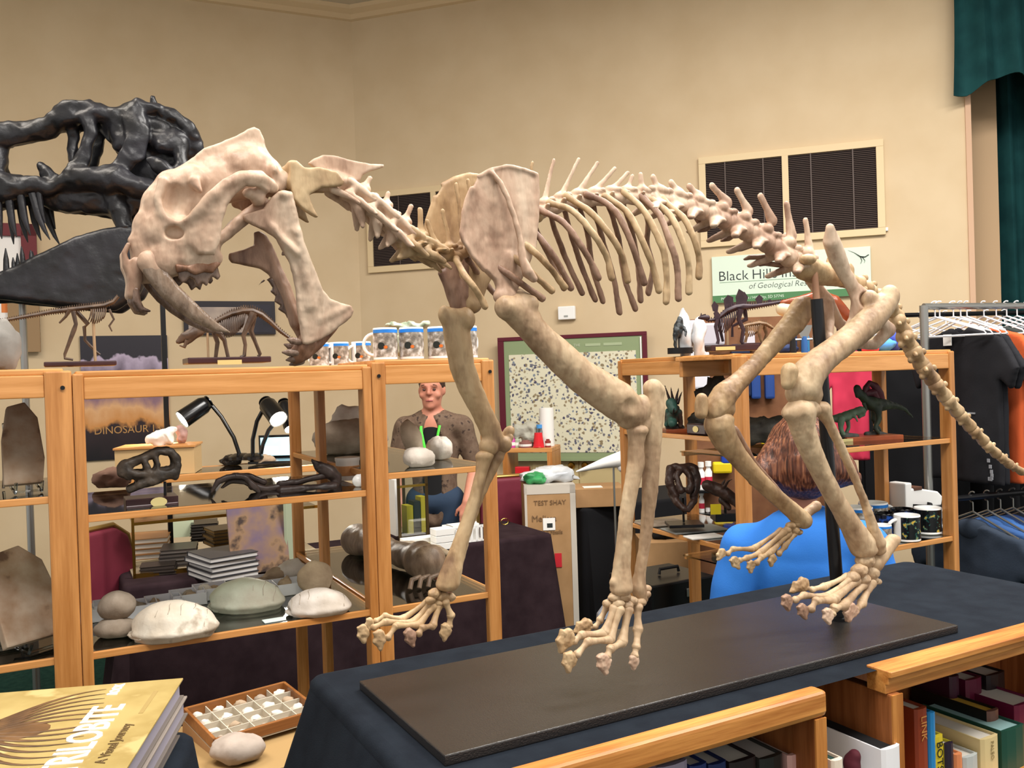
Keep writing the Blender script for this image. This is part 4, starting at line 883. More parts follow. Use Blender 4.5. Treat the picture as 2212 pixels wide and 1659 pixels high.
toe_chain(pw_, [(1378,1310,11),(1378,1360,11),(1374,1398,9.5),(1371,1416,9)], [wN,wN-.008,wN-.018,wN-.022], LIMB); claw(pw_, 1369,1428,wN-.024,12,-1,20,BONE)
pw_ = paw('fore_paw'); wF = .05
carpus(pw_, [(938,1282,wF,13),(955,1288,wF,13),(972,1290,wF,11),(930,1296,wF,11),(948,1302,wF,11),(962,1306,wF,9)], BONET)
toe_chain(pw_, [(962,1300,9),(974,1330,9),(970,1352,8)], wF-.006, BONET); claw(pw_, 962,1362,wF-.008,14,-2,18,BONET)
toe_chain(pw_, [(948,1308,9),(935,1352,9),(912,1356,8),(905,1368,8)], [wF,wF-.01,wF-.016,wF-.018], BONET); claw(pw_, 886,1374,wF-.018,15,8,28,BONED)
toe_chain(pw_, [(938,1308,9),(905,1350,9),(855,1352,8),(838,1378,8)], [wF,wF-.006,wF-.012,wF-.016], BONET); claw(pw_, 820,1378,wF-.014,16,2,26,BONET)
toe_chain(pw_, [(930,1306,9),(890,1346,9),(832,1344,8),(806,1356,7)], [wF+.004,wF+.004,wF,wF-.002], BONET); claw(pw_, 784,1366,wF-.002,15,2,26,BONET)
toe_chain(pw_, [(924,1300,8),(868,1338,8),(832,1330,7),(812,1342,7)], [wF+.01,wF+.014,wF+.014,wF+.014], BONET); claw(pw_, 798,1346,wF+.014,10,-2,14,BONET)
# --- pelvis
s = SDF(.005)
for sg in (0, 1):
    wI = -.046
    def tb(rows, **kw):
        p, r = T(rows); s.tube([mir(q) for q in p] if sg else p, r, **kw)
    tb([(1793,492,wI-.01,10),(1796,520,wI-.006,19),(1808,555,wI,20),(1824,590,wI+.004,16),(1842,620,wI+.004,15),(1860,642,wI,22)], flat=((.5,.85,0), .5))
    tb([(1860,648,wI,20),(1848,690,wI+.012,14),(1825,722,wI+.026,10),(1805,735,wI+.04,9)])
    tb([(1868,650,wI,20),(1900,690,wI-.004,13),(1920,712,wI-.002,15)], flat=((0,1,0), .7)); tb([(1920,712,wI-.002,14),(1890,745,wI+.01,11),(1850,745,wI+.03,9),(1812,738,wI+.042,9)])
    q, rr = B(1878,646,wI-.02,21); s.ell(mir(q) if sg else q, rr, mode='s', k=.003)
s.build('pelvis', BONE, CT, .0022, noise=.0005, seed=12)
# --- hind limbs
bone('thigh_bone', [(1910,658,-.064,25),(1882,690,-.064,29),(1840,728,-.064,29),(1800,758,-.066,28),(1772,780,-.068,31),(1748,806,-.07,35),(1736,838,-.07,34)], LIMB, blobs=[(1876,648,-.052,22),(1922,640,-.066,21,(1,1,1.2)),(1898,652,-.058,15),(1752,850,-.07,26,(1,.9,1.1)),(1716,850,-.066,20,(1,1,1.2))], cut=[(1728,850,-.095,14,(.9,.5,1.6))], k=.007, noise=.0005)
bone('kneecap', [(1706,802,-.078,19),(1702,828,-.078,15)], BONET, blobs=[(1705,812,-.078,20,(.9,.7,1.3))])
bone('shin_bone', [(1728,892,-.07,34),(1734,925,-.07,27),(1752,975,-.069,24),(1778,1030,-.068,21),(1808,1085,-.066,20),(1838,1135,-.065,23),(1862,1176,-.064,29)], LIMB, blobs=[(1710,892,-.066,22,(1,1,.8)),(1755,886,-.07,21,(1,1,.8)),(1868,1188,-.064,26,(1.1,1,.6)),(1740,870,-.07,20,(1.5,1,.5))], cut=[(1738,940,-.093,14,(.7,.5,3))], k=.006, noise=.0005)
bone('calf_bone', [(1776,886,-.076,18),(1792,915,-.077,11),(1818,970,-.077,10),(1845,1030,-.076,9),(1868,1085,-.075,9),(1882,1130,-.074,11),(1896,1172,-.074,17)], LIMB, blobs=[(1774,882,-.076,19,(1,1,.8)),(1900,1186,-.073,14)], noise=.0007)
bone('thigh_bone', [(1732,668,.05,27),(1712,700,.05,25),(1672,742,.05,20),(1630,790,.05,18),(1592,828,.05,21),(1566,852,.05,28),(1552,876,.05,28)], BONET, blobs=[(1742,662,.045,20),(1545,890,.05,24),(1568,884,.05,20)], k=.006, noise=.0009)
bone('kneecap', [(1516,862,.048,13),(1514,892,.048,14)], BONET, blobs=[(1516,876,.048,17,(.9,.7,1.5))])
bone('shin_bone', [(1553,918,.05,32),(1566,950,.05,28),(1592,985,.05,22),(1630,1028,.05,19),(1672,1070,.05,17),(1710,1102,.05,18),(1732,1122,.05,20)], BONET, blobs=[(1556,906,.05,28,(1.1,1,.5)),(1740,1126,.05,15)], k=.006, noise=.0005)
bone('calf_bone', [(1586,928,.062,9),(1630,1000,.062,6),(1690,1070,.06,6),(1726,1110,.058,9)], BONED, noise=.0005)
pf = paw('hind_paw'); wN = -.062
bone('heel_bone', [(1888,1216,wN,20),(1906,1196,wN,17),(1926,1170,wN,15)], LIMB, blobs=[(1930,1166,wN,15,(1,1,.8))], parent=pf, vox=.0018)
carpus(pf, [(1868,1210,wN-.004,20),(1880,1236,wN,19),(1856,1232,wN-.008,17),(1842,1246,wN-.008,15),(1864,1252,wN-.006,16),(1884,1252,wN,13),(1838,1262,wN-.004,11)], LIMB)
toe_chain(pf, [(1882,1258,12),(1862,1304,10),(1848,1318,9)], [wN-.004,wN-.02,wN-.03], LIMB); toe_chain(pf, [(1878,1262,8),(1900,1256,6)], wN, LIMB); claw(pf, 1838,1320,wN-.034,15,-6,22,BONE)
toe_chain(pf, [(1868,1258,11),(1824,1308,11),(1802,1314,10),(1798,1324,9)], [wN-.006,wN-.03,wN-.04,wN-.04], LIMB); claw(pf, 1788,1328,wN-.042,13,2,18,BONE)
toe_chain(pf, [(1852,1252,11),(1800,1296,11),(1762,1298,9),(1752,1316,9)], [wN-.008,wN-.026,wN-.036,wN-.038], LIMB); claw(pf, 1734,1318,wN-.036,13,6,18,BONED)
toe_chain(pf, [(1842,1248,9),(1786,1290,9),(1736,1286,8),(1718,1296,8)], [wN-.008,wN-.014,wN-.02,wN-.024], LIMB); claw(pf, 1700,1298,wN-.022,13,2,14,BONED)
toe_chain(pf, [(1832,1244,8),(1778,1268,8),(1754,1274,7),(1740,1268,7)], [wN,wN,wN,wN], LIMB); claw(pf, 1730,1264,wN,16,-8,6,BONET)
pf = paw('hind_paw'); wF = .05
bone('heel_bone', [(1730,1120,wF,12),(1750,1102,wF,11),(1762,1094,wF,11)], LIMB, blobs=[(1764,1092,wF,10)], parent=pf, vox=.0018)
carpus(pf, [(1722,1130,wF,12),(1708,1136,wF,11),(1716,1146,wF,11),(1700,1146,wF,10),(1726,1150,wF,8)], BONET)
toe_chain(pf, [(1716,1152,8),(1694,1182,7),(1682,1196,7)], [wF,wF-.01,wF-.014], BONET); claw(pf, 1668,1208,wF-.016,10,-2,14,BONET)
toe_chain(pf, [(1706,1150,8),(1662,1196,8),(1644,1204,7),(1634,1216,7)], [wF,wF-.012,wF-.018,wF-.02], BONET); claw(pf, 1622,1222,wF-.02,10,0,14,BONET)
toe_chain(pf, [(1696,1148,8),(1640,1196,8),(1612,1206,7),(1598,1210,6)], [wF,wF-.006,wF-.012,wF-.012], BONET); claw(pf, 1588,1214,wF-.012,11,6,10,BONET)
toe_chain(pf, [(1690,1144,7),(1626,1186,7),(1582,1186,6),(1572,1196,6)], [wF+.006,wF+.004,wF,wF], BONET); claw(pf, 1558,1196,wF,10,-4,8,BONET)
# ---------------------------------------------------------------- pixel tracing in any upright frame
class PX:
    def __init__(s, fr): s.fr = fr
    def p(s, x, y, w=0.0): return s.fr.P(x, y, w)
    def m(s, x, y, w=0.0): return float((s.fr.world(*s.fr.P(x, y, w)) - CAM) @ CF)/F
    def T(s, rows): return [s.p(x, y, w) for x, y, w, r in rows], [r*s.m(x, y, w) for x, y, w, r in rows]
    def poly(s, pts, w=0.0): return [(q[0], q[2]) for q in (s.p(x, y, w) for x, y in pts)]
    def root(s, name, label, cat): return thing(name, label, cat, s.fr.o, s.fr.yaw)

# ---------------------------------------------------------------- big dark tyrannosaur skull behind the left case
TRF = Fr(np.append(aty(200, 500, 3.15)[:2], 0), .22); tx = PX(TRF)
REXM = mat('skull_black', '141417', .40, '26262C', 9, bump=.5, bscale=60, spec=.5, lo=.4, hi=.7)
REX = tx.root('tyrannosaur_skull', 'huge black tyrannosaur skull with open jaws looming behind the left display case', 'skull')
mirR = lambda p: np.array([p[0], -.14-p[1], p[2]])
s = SDF(.015); WN = -.13
for sg in (0, 1):
    def tb(rows, **kw):
        p, r = tx.T(rows); s.tube([mirR(q) for q in p] if sg else p, r, **kw)
    def eb(x, y, w, r, sc=(1,1,1), **kw):
        q = tx.p(x, y, w); rr = r*tx.m(x, y, w); s.ell(mirR(q) if sg else q, [rr*c for c in sc], **kw)
    tb([(-260,330,-.03,43.5),(-120,310,-.05,38.4),(0,296,-.06,29.4),(60,288,-.07,23.0),(105,276,-.08,20.5),(130,252,-.09,21.8),(160,236,-.10,20.5),(190,232,-.10,17.9),(222,246,-.10,17.9),(246,262,-.09,15.4)])
    tb([(130,258,-.09,18),(165,255,-.10,17),(194,252,-.11,17),(196,290,-.12,15),(186,322,-.12,13),(174,352,-.12,16),(160,378,-.12,20)])
    tb([(160,268,-.06,12),(158,300,-.07,9),(160,345,-.08,10)])
    tb([(-260,440,-.05,76.8),(-120,420,-.09,61.4),(-40,408,-.11,43.5),(10,405,-.12,32.0),(60,402,-.12,23.0),(105,403,-.125,16.6),(140,396,-.125,19.2),(175,385,-.13,28.2),(215,388,-.14,25.6),(250,388,-.15,28.2),(290,400,-.16,21.8),(340,412,-.16,20.5)])
    tb([(4,405,-.11,17.9),(-4,365,-.09,15.4),(-10,330,-.07,20.5)])
    tb([(88,358,-.10,9.0),(98,372,-.10,14.1),(118,388,-.11,11.5)])
    tb([(215,390,-.14,17.9),(246,372,-.14,12.8),(272,350,-.14,19.2),(292,318,-.14,23.0),(298,280,-.13,25.6),(288,246,-.12,25.6),(300,232,-.11,17.9)], flat=((0,1,0), .6))
    tb([(255,250,-.10,20.5),(275,236,-.10,16.6),(305,231,-.10,14.1),(340,236,-.10,14.1),(376,252,-.10,15.4),(402,272,-.09,16.6),(420,300,-.08,16.6),(428,326,-.07,12.8)])
    tb([(300,262,-.09,17.9),(345,272,-.09,15.4),(385,300,-.08,15.4),(405,330,-.07,12.8)])
    tb([(310,300,-.06,20.5),(350,310,-.05,23.0),(390,320,-.04,23.0)])
    tb([(325,345,-.15,11.5),(345,362,-.15,16.6),(372,380,-.15,17.9),(400,360,-.13,15.4),(385,322,-.12,12.8),(350,318,-.13,11.5)])
    tb([(262,280,-.05,20),(270,320,-.04,20)])
    tb([(110,425,-.06,28.2),(180,432,-.05,33.3),(260,436,-.05,35.8),(320,440,-.06,30.7)], flat=((0,1,0), .7))
    tb([(246,425,-.12,20.5),(258,455,-.12,21.8),(272,492,-.12,19.2)])
eb = None
s.slab(tx.poly([(226,262),(264,262),(330,256),(392,276),(420,320),(405,380),(345,415),(290,405),(280,360),(258,330),(240,310),(222,290)], 0), (0,-.05,0), E1, E2, .04, rnd=.8)
s.slab(tx.poly([(40,412),(200,410),(330,400),(335,470),(270,470),(238,462),(150,452),(90,440)], 0), (0,-.06,0), E1, E2, .06, rnd=.8)
p, r = tx.T([(329,208,0,6),(332,222,0,9),(340,236,0,12)]); s.tube(p, r)
UPS = s.build('upper_skull', REXM, REX, .006, noise=.007, nscale=22, seed=2, smooth=1)
s = SDF(.02)
jaw = tx.poly([(-260,600),(-60,600),(0,588),(31,577),(66,557),(106,537),(163,510),(219,496),(262,487),(300,486),(330,500),(335,560),(300,640),(272,658),(250,672),(190,668),(125,662),(0,648),(-260,660)], WN)
for sg in (1, -1): s.slab(jaw, (0, -.07+.06*sg, 0), E1, E2, .026, rnd=.9)
LJ = s.build('lower_jaw', REXM, REX, .006, noise=.003, nscale=20, seed=7)
for sg in (0, 1):
    for (x0,y0),(x1,y1),r in (((-4,430),(4,516),8),((18,430),(36,512),9),((44,430),(66,508),9),((70,426),(108,518),9),((84,424),(98,482),7)):
        p, rr = tx.T([(x0,y0-8,WN,r),(x0+(x1-x0)*.35,y0+(y1-y0)*.45,WN,r*.85),(x0+(x1-x0)*.7,y0+(y1-y0)*.78,WN,r*.5),(x1,y1,WN,1)]); MB().tube([mirR(q) for q in p] if sg else p, rr, 8).build('upper_tooth', REXM, UPS, smooth=True)
    for (x0,y0),(x1,y1),r in (((14,585),(12,536),7),((30,580),(28,556),5),((50,568),(46,532),6),((68,560),(66,540),5),((-10,590),(-14,540),7)):
        p, rr = tx.T([(x0,y0+6,WN,r),((x0+x1)/2,(y0+y1)/2,WN,r*.8),(x1,y1,WN,1)]); MB().tube([mirR(q) for q in p] if sg else p, rr, 8).build('lower_tooth', REXM, LJ, smooth=True)
pp = tx.p(80, 900, .12)
MB().tube([(pp[0], 0, 0), (pp[0], 0, tx.p(60, 640)[2])], .012, 10).build('stand_pole', CHROME, REX, smooth=True); MB().lathe([(0,0),(.2,0),(.2,.012),(0,.012)], 24, c=(pp[0],0,0)).build('stand_foot', BLACK, REX)

# ---------------------------------------------------------------- small skeleton models (tubes)
def skel(name, label, fr, spine, legs, ribs, m, base, arms=(), extra=None, plaque=None, rod=None, basem=None, plates=()):
    q = PX(fr); t = q.root(name, label, 'skeleton model')
    p, r = q.T([(x, y, 0, rr) for x, y, rr in spine]); MB().tube(p, r, 8).build('backbone', m, t, smooth=True)
    nb = MB()
    for i in range(len(spine)-1):
        (x0,y0,r0),(x1,y1,r1) = spine[i], spine[i+1]; n = max(1, int(math.hypot(x1-x0, y1-y0)/5))
        for j in range(n):
            x, y, rr = x0+(x1-x0)*j/n, y0+(y1-y0)*j/n, r0+(r1-r0)*j/n; a, ra = q.T([(x,y,0,rr*.5),(x+1,y-rr*1.9,0,.8)]); nb.tube(a, ra, 4)
            a, ra = q.T([(x,y,0,rr*.45),(x+1,y+rr*1.6,0,.6)]); nb.tube(a, ra, 4)
    o = nb.build('vertebral_spines', m, t); o['kind'] = 'stuff'
    for (x0,y0),(x1,y1),n,L_ in ribs:
        for i in range(n):
            f = i/(n-1); x, y = x0+(x1-x0)*f, y0+(y1-y0)*f; ll = L_*(.6+.4*math.sin(math.pi*(.15+.75*f)))
            for sg in (-1, 1): a, ra = q.T([(x,y,0,1.6),(x+1,y+ll*.3,sg*.014,1.5),(x-2,y+ll*.75,sg*.016,1.4),(x-5,y+ll,sg*.006,1.0)]); MB().tube(a, ra, 5).build('rib', m, t, smooth=True)
    for nm, rows in legs: a, ra = q.T(rows); MB().tube(a, ra, 7).build(nm, m, t, smooth=True)
    for nm, rows in arms: a, ra = q.T(rows); MB().tube(a, ra, 6).build(nm, m, t, smooth=True)
    for pts, w in plates: MB().prism(q.poly(pts, w), (0,w,0), E1, E2, (0,1,0), -.0015, .0015).build('back_plate', m, t)
    if extra: extra(t, q)
    (bx0, bx1, by0, by1, bw) = base; a = q.p(bx0, by1); b = q.p(bx1, by1); c = q.p(bx0, by0)
    bo = MB().box((a[0], -bw, a[2]), (b[0], bw, c[2])).build('base', basem or DKWOOD, t, bevel=.003)
    if plaque: x0,x1,y0,y1 = plaque; a = q.p(x0,y1,-bw); b = q.p(x1,y0,-bw); MB().box((a[0],-bw-.002,a[2]),(b[0],-bw,b[2])).build('name_plate', PLAQUE, bo)
    if rod: a, ra = q.T([(rod[0],rod[1],0,rod[4]),(rod[2],rod[3],0,rod[4])]); MB().tube(a, ra, 8).build('support_rod', mat('rod_brass', 'A88C6C', .4, metal=.4), t)
    return t
BRZ = mat('bronze_brown', '5A4636', .45, '3E2E24', 40); PURP = mat('plum_bronze', '3A2830', .5, '2A1C24', 40); BLKM = mat('charcoal_cast', '24282A', .5, '343A3C', 50); SANDM = mat('sandy_cast', '7E6244', .55, '5C4630', 50)
def topfr(px, py, fr, w): p = fr.world(fr.P(px, py, w)[0], w); return Fr(p, fr.yaw)
# long-tailed biped on the left case
f1 = topfr(200, 785, LC, .16)
skel('biped_skeleton_model', 'small brown biped dinosaur skeleton with a long stiff tail above the left case', f1,
     [(-60,700,2.5),(10,692,3),(60,683,3.6),(110,674,4.2),(150,669,5),(190,664,5),(225,660,5),(245,652,4),(255,640,4)],
     [('hind_leg',[(158,672,-.02,5),(164,700,-.022,4),(160,712,-.022,5),(140,765,-.024,3.2),(140,774,-.024,3),(158,777,-.024,2.6)]),('hind_leg',[(165,672,.02,5),(190,700,.022,5),(182,706,.022,4),(184,735,.022,3),(208,760,.024,2.8),(216,766,.024,2.4)]),('pelvis',[(150,668,0,6),(142,684,0,3),(128,698,0,2)])],
     [((196,666),(228,664),8,34)], BRZ, (95,250,783,793,.05), arms=[('arm',[(236,668,-.02,3),(246,690,-.022,2.5),(236,704,-.022,2.5),(242,716,-.022,1.5)])], rod=(200,668,206,783,3))
# quadruped
f2 = topfr(520, 785, LC, .18)
def ex2(t, q):
    s = SDF(.004); p, r = q.T([(452,700,0,13),(425,716,0,14),(400,728,0,11),(385,738,0,6)]); s.tube(p, r, flat=((0,1,0), .7)); p, r = q.T([(420,726,0,7),(405,742,0,5)]); s.tube(p, r)
    s.build('skull', BRZ, t, .004, noise=.002); p, r = q.T([(404,735,-.01,5),(398,750,-.01,4),(388,746,-.01,2)]); MB().tube(p, r, 6).build('horn', BRZ, t)
skel('quadruped_skeleton_model', 'brown four-legged dinosaur skeleton model on a dark base with a pale plaque', f2,
     [(450,705,4),(475,690,5),(500,678,6),(525,672,7),(545,672,7),(565,680,6),(585,696,5),(605,715,4),(625,730,3),(645,738,2)],
     [('hind_leg',[(548,676,-.03,8),(535,705,-.032,6),(526,725,-.032,5),(530,745,-.032,4),(528,768,-.032,4),(520,772,-.032,4)]),('hind_leg',[(550,676,.03,7),(542,715,.032,6),(552,740,.032,4),(562,765,.032,4),(558,770,.032,4)]),('front_leg',[(470,715,-.03,7),(485,735,-.03,5),(488,750,-.03,4),(493,772,-.03,4)]),('front_leg',[(462,715,.03,6),(470,740,.03,5),(466,772,.03,4)])],
     [((478,690),(528,674),14,46)], BRZ, (400,577,774,787,.06), extra=ex2, plaque=(470,522,777,788), rod=(448,715,450,775,2.5))
# stegosaur on the right case
f3 = topfr(1570, 755, RC, .10); f3 = Fr(np.append(aty(1580, 700, 3.3)[:2], 0), .0)
skel('stegosaur_skeleton_model', 'dark plum stegosaur skeleton model with upright back plates on a plaque base', f3,
     [(1514,683,3.5),(1530,692,3),(1548,690,4),(1570,672,6),(1590,664,7),(1605,662,7),(1625,662,5),(1660,657,4),(1700,650,3),(1740,642,2)],
     [('front_leg',[(1550,690,-.02,4),(1546,705,-.02,4),(1552,735,-.02,3.5),(1550,743,-.02,4)]),('front_leg',[(1556,690,.03,4),(1554,705,.03,4),(1562,738,.03,3)]),('hind_leg',[(1600,668,-.02,7),(1596,690,-.02,5),(1606,712,-.02,4.5),(1602,738,-.02,4),(1606,743,-.02,4)]),('hind_leg',[(1608,668,.03,6),(1612,690,.03,5),(1582,705,.03,3),(1582,728,.03,3)])],
     [((1556,686),(1590,668),9,40)], PURP, (1530,1634,747,760,.05), plaque=(1546,1588,748,757), rod=(1571,690,1572,748,3),
     plates=[([(1520,690),(1516,680),(1524,678),(1528,688)],-.004),([(1540,672),(1537,660),(1543,650),(1552,660),(1550,676)],.004),([(1546,692),(1541,676),(1548,670),(1556,680),(1554,692)],-.006),([(1566,668),(1563,648),(1572,637),(1584,642),(1584,662),(1578,668)],.004),([(1592,660),(1589,642),(1596,624),(1608,632),(1614,645),(1612,660)],-.004),([(1600,650),(1603,636),(1608,630),(1616,642),(1612,655)],.006),([(1636,656),(1631,646),(1640,636),(1648,644),(1646,655)],.0),([(1660,655),(1658,648),(1664,646),(1668,652)],.0)],
     extra=lambda t, q: (lambda s: (s.tube(*q.T([(1528,686,0,6),(1516,686,0,5),(1510,687,0,3)])), s.build('skull', PURP, t, .003)))(SDF(.003)))
f4 = Fr(np.append(aty(1640, 715, 3.6)[:2], 0), .0)
skel('horned_skeleton_model', 'sandy brown small skeleton model half hidden behind the stegosaur model', f4,
     [(1595,708,3),(1615,702,4),(1640,698,5),(1655,700,4),(1675,712,3),(1690,725,2)],
     [('hind_leg',[(1645,702,-.02,5),(1640,720,-.02,4),(1646,740,-.02,3)]),('hind_leg',[(1650,702,.02,5),(1656,722,.02,3.5),(1650,740,.02,3)]),('front_leg',[(1612,706,-.02,4),(1614,722,-.02,3.5),(1610,740,-.02,3)])], [((1608,704),(1642,699),9,26)], SANDM, (1600,1680,742,752,.05))
# small black biped seen head-on
f5 = Fr(np.append(aty(1465, 730, 3.55)[:2], 0), -.9)
s5 = Fr(np.append(aty(1465, 730, 3.55)[:2], 0), .0); q5 = PX(s5); t = q5.root('biped_skeleton_model', 'small black biped dinosaur model seen head-on on an oval black base', 'skeleton model')
s = SDF(.006)
for rows in ([(1470,690,0,6),(1466,706,-.01,10),(1463,722,.0,9)],[(1462,715,-.02,8),(1458,735,-.02,5),(1460,752,-.02,4)],[(1472,715,.02,6),(1478,728,.02,4),(1474,745,.02,3)],[(1478,708,-.01,4),(1482,726,-.03,3)]):
    p, r = q5.T(rows); s.tube(p, r)
s.build('body', BLKM, t, .004, noise=.004, nscale=60); a, b, c = q5.p(1442,765), q5.p(1497,765), q5.p(1442,752); MB().lathe([(0,0),(.5*(b[0]-a[0]),0),(.5*(b[0]-a[0]),c[2]-a[2]),(0,c[2]-a[2])], 24, c=((a[0]+b[0])/2,0,a[2]), sy=.6).build('base', BLACK, t, smooth=True)
a, ra = q5.T([(1466,720,0,1.5),(1467,754,0,1.5)]); MB().tube(a, ra, 6).build('support_rod', BLACK, t)

# ---------------------------------------------------------------- skull cast and arm cast on the middle shelf
fm = topfr(300, 1085, LC, .13); q = PX(fm); t = q.root('tyrannosaur_skull_cast', 'dark brown tyrannosaur skull cast with open jaws on a plaque base inside the case', 'skull cast')
CASTM = mat('cast_dark_brown', '4A4036', .5, '2A241E', 30, bump=.5, bscale=90)
s = SDF(.006)
for sg in (0, 1):
    def tb(rows, **kw):
        p, r = q.T(rows); s.tube([mir(x) for x in p] if sg else p, r, **kw)
    tb([(262,1012,-.012,9),(285,1000,-.015,10),(315,988,-.02,8),(345,976,-.03,8),(368,975,-.035,9),(382,990,-.035,8)]); tb([(264,1022,-.016,10),(285,1024,-.022,10),(315,1026,-.028,9),(345,1024,-.035,9),(375,1020,-.04,9)]); tb([(310,990,-.025,6),(318,1008,-.03,6),(322,1024,-.03,6)]); tb([(335,984,-.03,6),(342,1004,-.035,5),(340,1022,-.035,6)]); tb([(380,985,-.035,8),(384,1005,-.04,8),(378,1028,-.04,9)]); tb([(268,1005,-.012,10),(275,1020,-.016,12)])
    tb([(280,1058,-.02,7),(305,1048,-.026,9),(335,1038,-.034,10),(368,1024,-.04,9)])
    for i in range(7): tb([(272+9*i,1028+i*.6,-.022-.001*i,3),(274+9*i,1040+i*.5,-.022-.001*i,1)])
s.build('skull', CASTM, t, .0035, noise=.002, nscale=60)
a, b, c = q.p(270,1104), q.p(382,1104), q.p(270,1076); o = MB().prism([(-.055,0),(.055,0),(.05,(c[2]-a[2])*.35),(.045,(c[2]-a[2])*.5),(.05,c[2]-a[2]),(-.05,c[2]-a[2]),(-.045,(c[2]-a[2])*.5),(-.05,(c[2]-a[2])*.35)], (a[0],0,a[2]), (0,1,0), E2, (1,0,0), 0, b[0]-a[0]).build('base', DKWOOD, t, bevel=.002)
a = q.p(343,1084,-.055); MB().lathe([(0,0),(.021,0),(.021,.003),(0,.003)], 16, sy=.6).build('name_plate', PLAQUE, o, smooth=True).matrix_local = Matrix.Translation((a[0],-.056,a[2])) @ Matrix.Rotation(math.pi/2, 4, 'X')
a, ra = q.T([(356,1040,0,3),(357,1078,0,3)]); MB().tube(a, ra, 8).build('support_rod', BLACK, t)
fm = topfr(600, 1065, LC, .20); q = PX(fm); t = q.root('dinosaur_arm_cast', 'dark bronze cast of a clawed dinosaur arm lying on the middle glass shelf', 'fossil cast')
ARMM = mat('arm_bronze', '3E322E', .4, '2A211F', 25, bump=.3, bscale=80)
for nm, rows in (('claw',[(456,1064,-.02,3),(470,1040,-.02,7),(492,1031,-.02,7),(512,1028,-.02,6)]),('finger_bone',[(510,1028,-.02,7),(530,1032,-.02,6),(548,1050,-.02,8),(560,1062,-.02,5)]),('finger_bone',[(505,1026,.02,6),(540,1030,.02,8),(570,1042,.02,7)]),('claw',[(480,1052,.0,4),(500,1038,.0,6),(530,1040,.0,7),(550,1052,0,6)]),('hand_bone',[(545,1050,0,9),(575,1056,0,7),(600,1054,0,9),(612,1058,0,10)]),('forearm_bone',[(606,1046,.0,9),(640,1042,0,7),(680,1032,0,7),(712,1025,0,8)]),('forearm_bone',[(608,1060,-.02,11),(650,1056,-.02,8),(690,1054,-.02,9),(722,1052,-.02,12)]),('elbow',[(674,994,0,3),(690,1008,0,12),(712,1020,0,16),(726,1030,0,12),(724,1050,0,12)])):
    s = SDF(.004); p, r = q.T(rows); s.tube(p, r); s.build(nm, ARMM, t, .004, noise=.0015)

# ---------------------------------------------------------------- painted dinosaur figures on the right case
def figure(name, label, fr, tubes, m, extra=(), base=None, basem=ROSEW, vox=.004, plaque=None):
    q = PX(fr); t = q.root(name, label, 'dinosaur figure'); s = SDF(.008)
    for rows in tubes: p, r = q.T(rows); s.tube(p, r)
    s.build('body', m, t, vox, noise=.0015, nscale=80)
    for nm, mm, rows in extra: s = SDF(.004); p, r = q.T(rows); s.tube(p, r); s.build(nm, mm, t, vox*.8, noise=.001)
    if base:
        x0,x1,y0,y1,bw = base; a, b, c = q.p(x0,y1), q.p(x1,y1), q.p(x0,y0); bo = MB().box((a[0],-bw,a[2]),(b[0],bw,c[2])).build('base', basem, t, bevel=.004)
        if plaque: x0,x1,y0,y1 = plaque; a = q.p(x0,y1,-bw); b = q.p(x1,y0,-bw); MB().box((a[0],-bw-.002,a[2]),(b[0],-bw,b[2])).build('name_plate', PLAQUE, bo)
    return t, q
TEAL = mat('dino_teal', '2E5148', .5, '4A2E22', 18, lo=.45, hi=.62); DGRN = mat('dino_dark_green', '26302A', .5, '33402F', 25); SAGE = mat('dino_sage', '5F7560', .55, '4A5C48', 25); SAIL = mat('dino_sail_red', '5A2830', .5, '43202A', 20); ROCKM = mat('figure_rock', '3A3A38', .8, '4C4A46', 40); HORN = mat('horn_dark', '2A1C18', .4)
fa = Fr(np.append(aty(1455, 925, 3.72)[:2], 0), 0)
figure('horned_dinosaur_figure', 'teal and rust horned dinosaur figure with tall frill spikes on a wood base', fa,
    [[(1456,885,.03,13),(1454,900,-.02,14),(1452,915,-.06,9)],[(1443,888,-.02,6),(1440,905,-.02,5),(1440,918,-.02,5)],[(1468,890,-.02,6),(1470,908,-.02,5),(1470,920,-.02,5)],[(1450,872,-.05,12),(1455,885,-.07,10)]], TEAL,
    [('frill_spike', HORN, [(1448,868,-.03,4),(1436,832,-.03,1)]),('frill_spike', HORN, [(1454,866,-.03,4),(1449,836,-.03,1)]),('frill_spike', HORN, [(1460,866,-.03,4),(1466,838,-.03,1)]),('frill_spike', HORN, [(1464,870,-.03,4),(1473,846,-.03,1)]),('nose_horn', HORN, [(1455,892,-.08,3),(1456,880,-.10,1)]),('rock', ROCKM, [(1445,922,0,8),(1460,924,0,10),(1472,924,0,7)])], base=(1434,1492,926,938,.06))
fb = Fr(np.append(aty(1870, 930, 3.45)[:2], 0), .25)
figure('sail_backed_dinosaur_figure', 'dark green sail-backed dinosaur figure with a dull red sail and long tail', fb,
    [[(1852,838,0,6),(1856,848,0,8),(1868,862,0,10),(1884,872,0,16),(1905,874,0,14),(1930,876,0,7),(1955,884,0,4),(1972,902,0,2)],[(1896,880,-.02,9),(1898,905,-.02,6),(1890,925,-.02,5),(1898,935,-.02,4)],[(1890,880,.02,8),(1886,905,.02,5),(1900,930,.02,4)],[(1866,872,-.02,4),(1872,885,-.02,3)],[(1850,838,0,6),(1851,856,0,4)]], DGRN,
    [('sail', SAIL, [(1866,856,0,5),(1870,838,0,6),(1878,826,0,5),(1890,834,0,8),(1900,850,0,9),(1906,866,0,6)]),('sail', SAIL, [(1872,850,0,8),(1886,848,0,9),(1896,862,0,7)]),('rock', ROCKM, [(1872,938,0,6),(1895,938,0,8),(1915,940,0,5)])], base=(1806,1927,943,957,.07), plaque=(1818,1842,947,955))
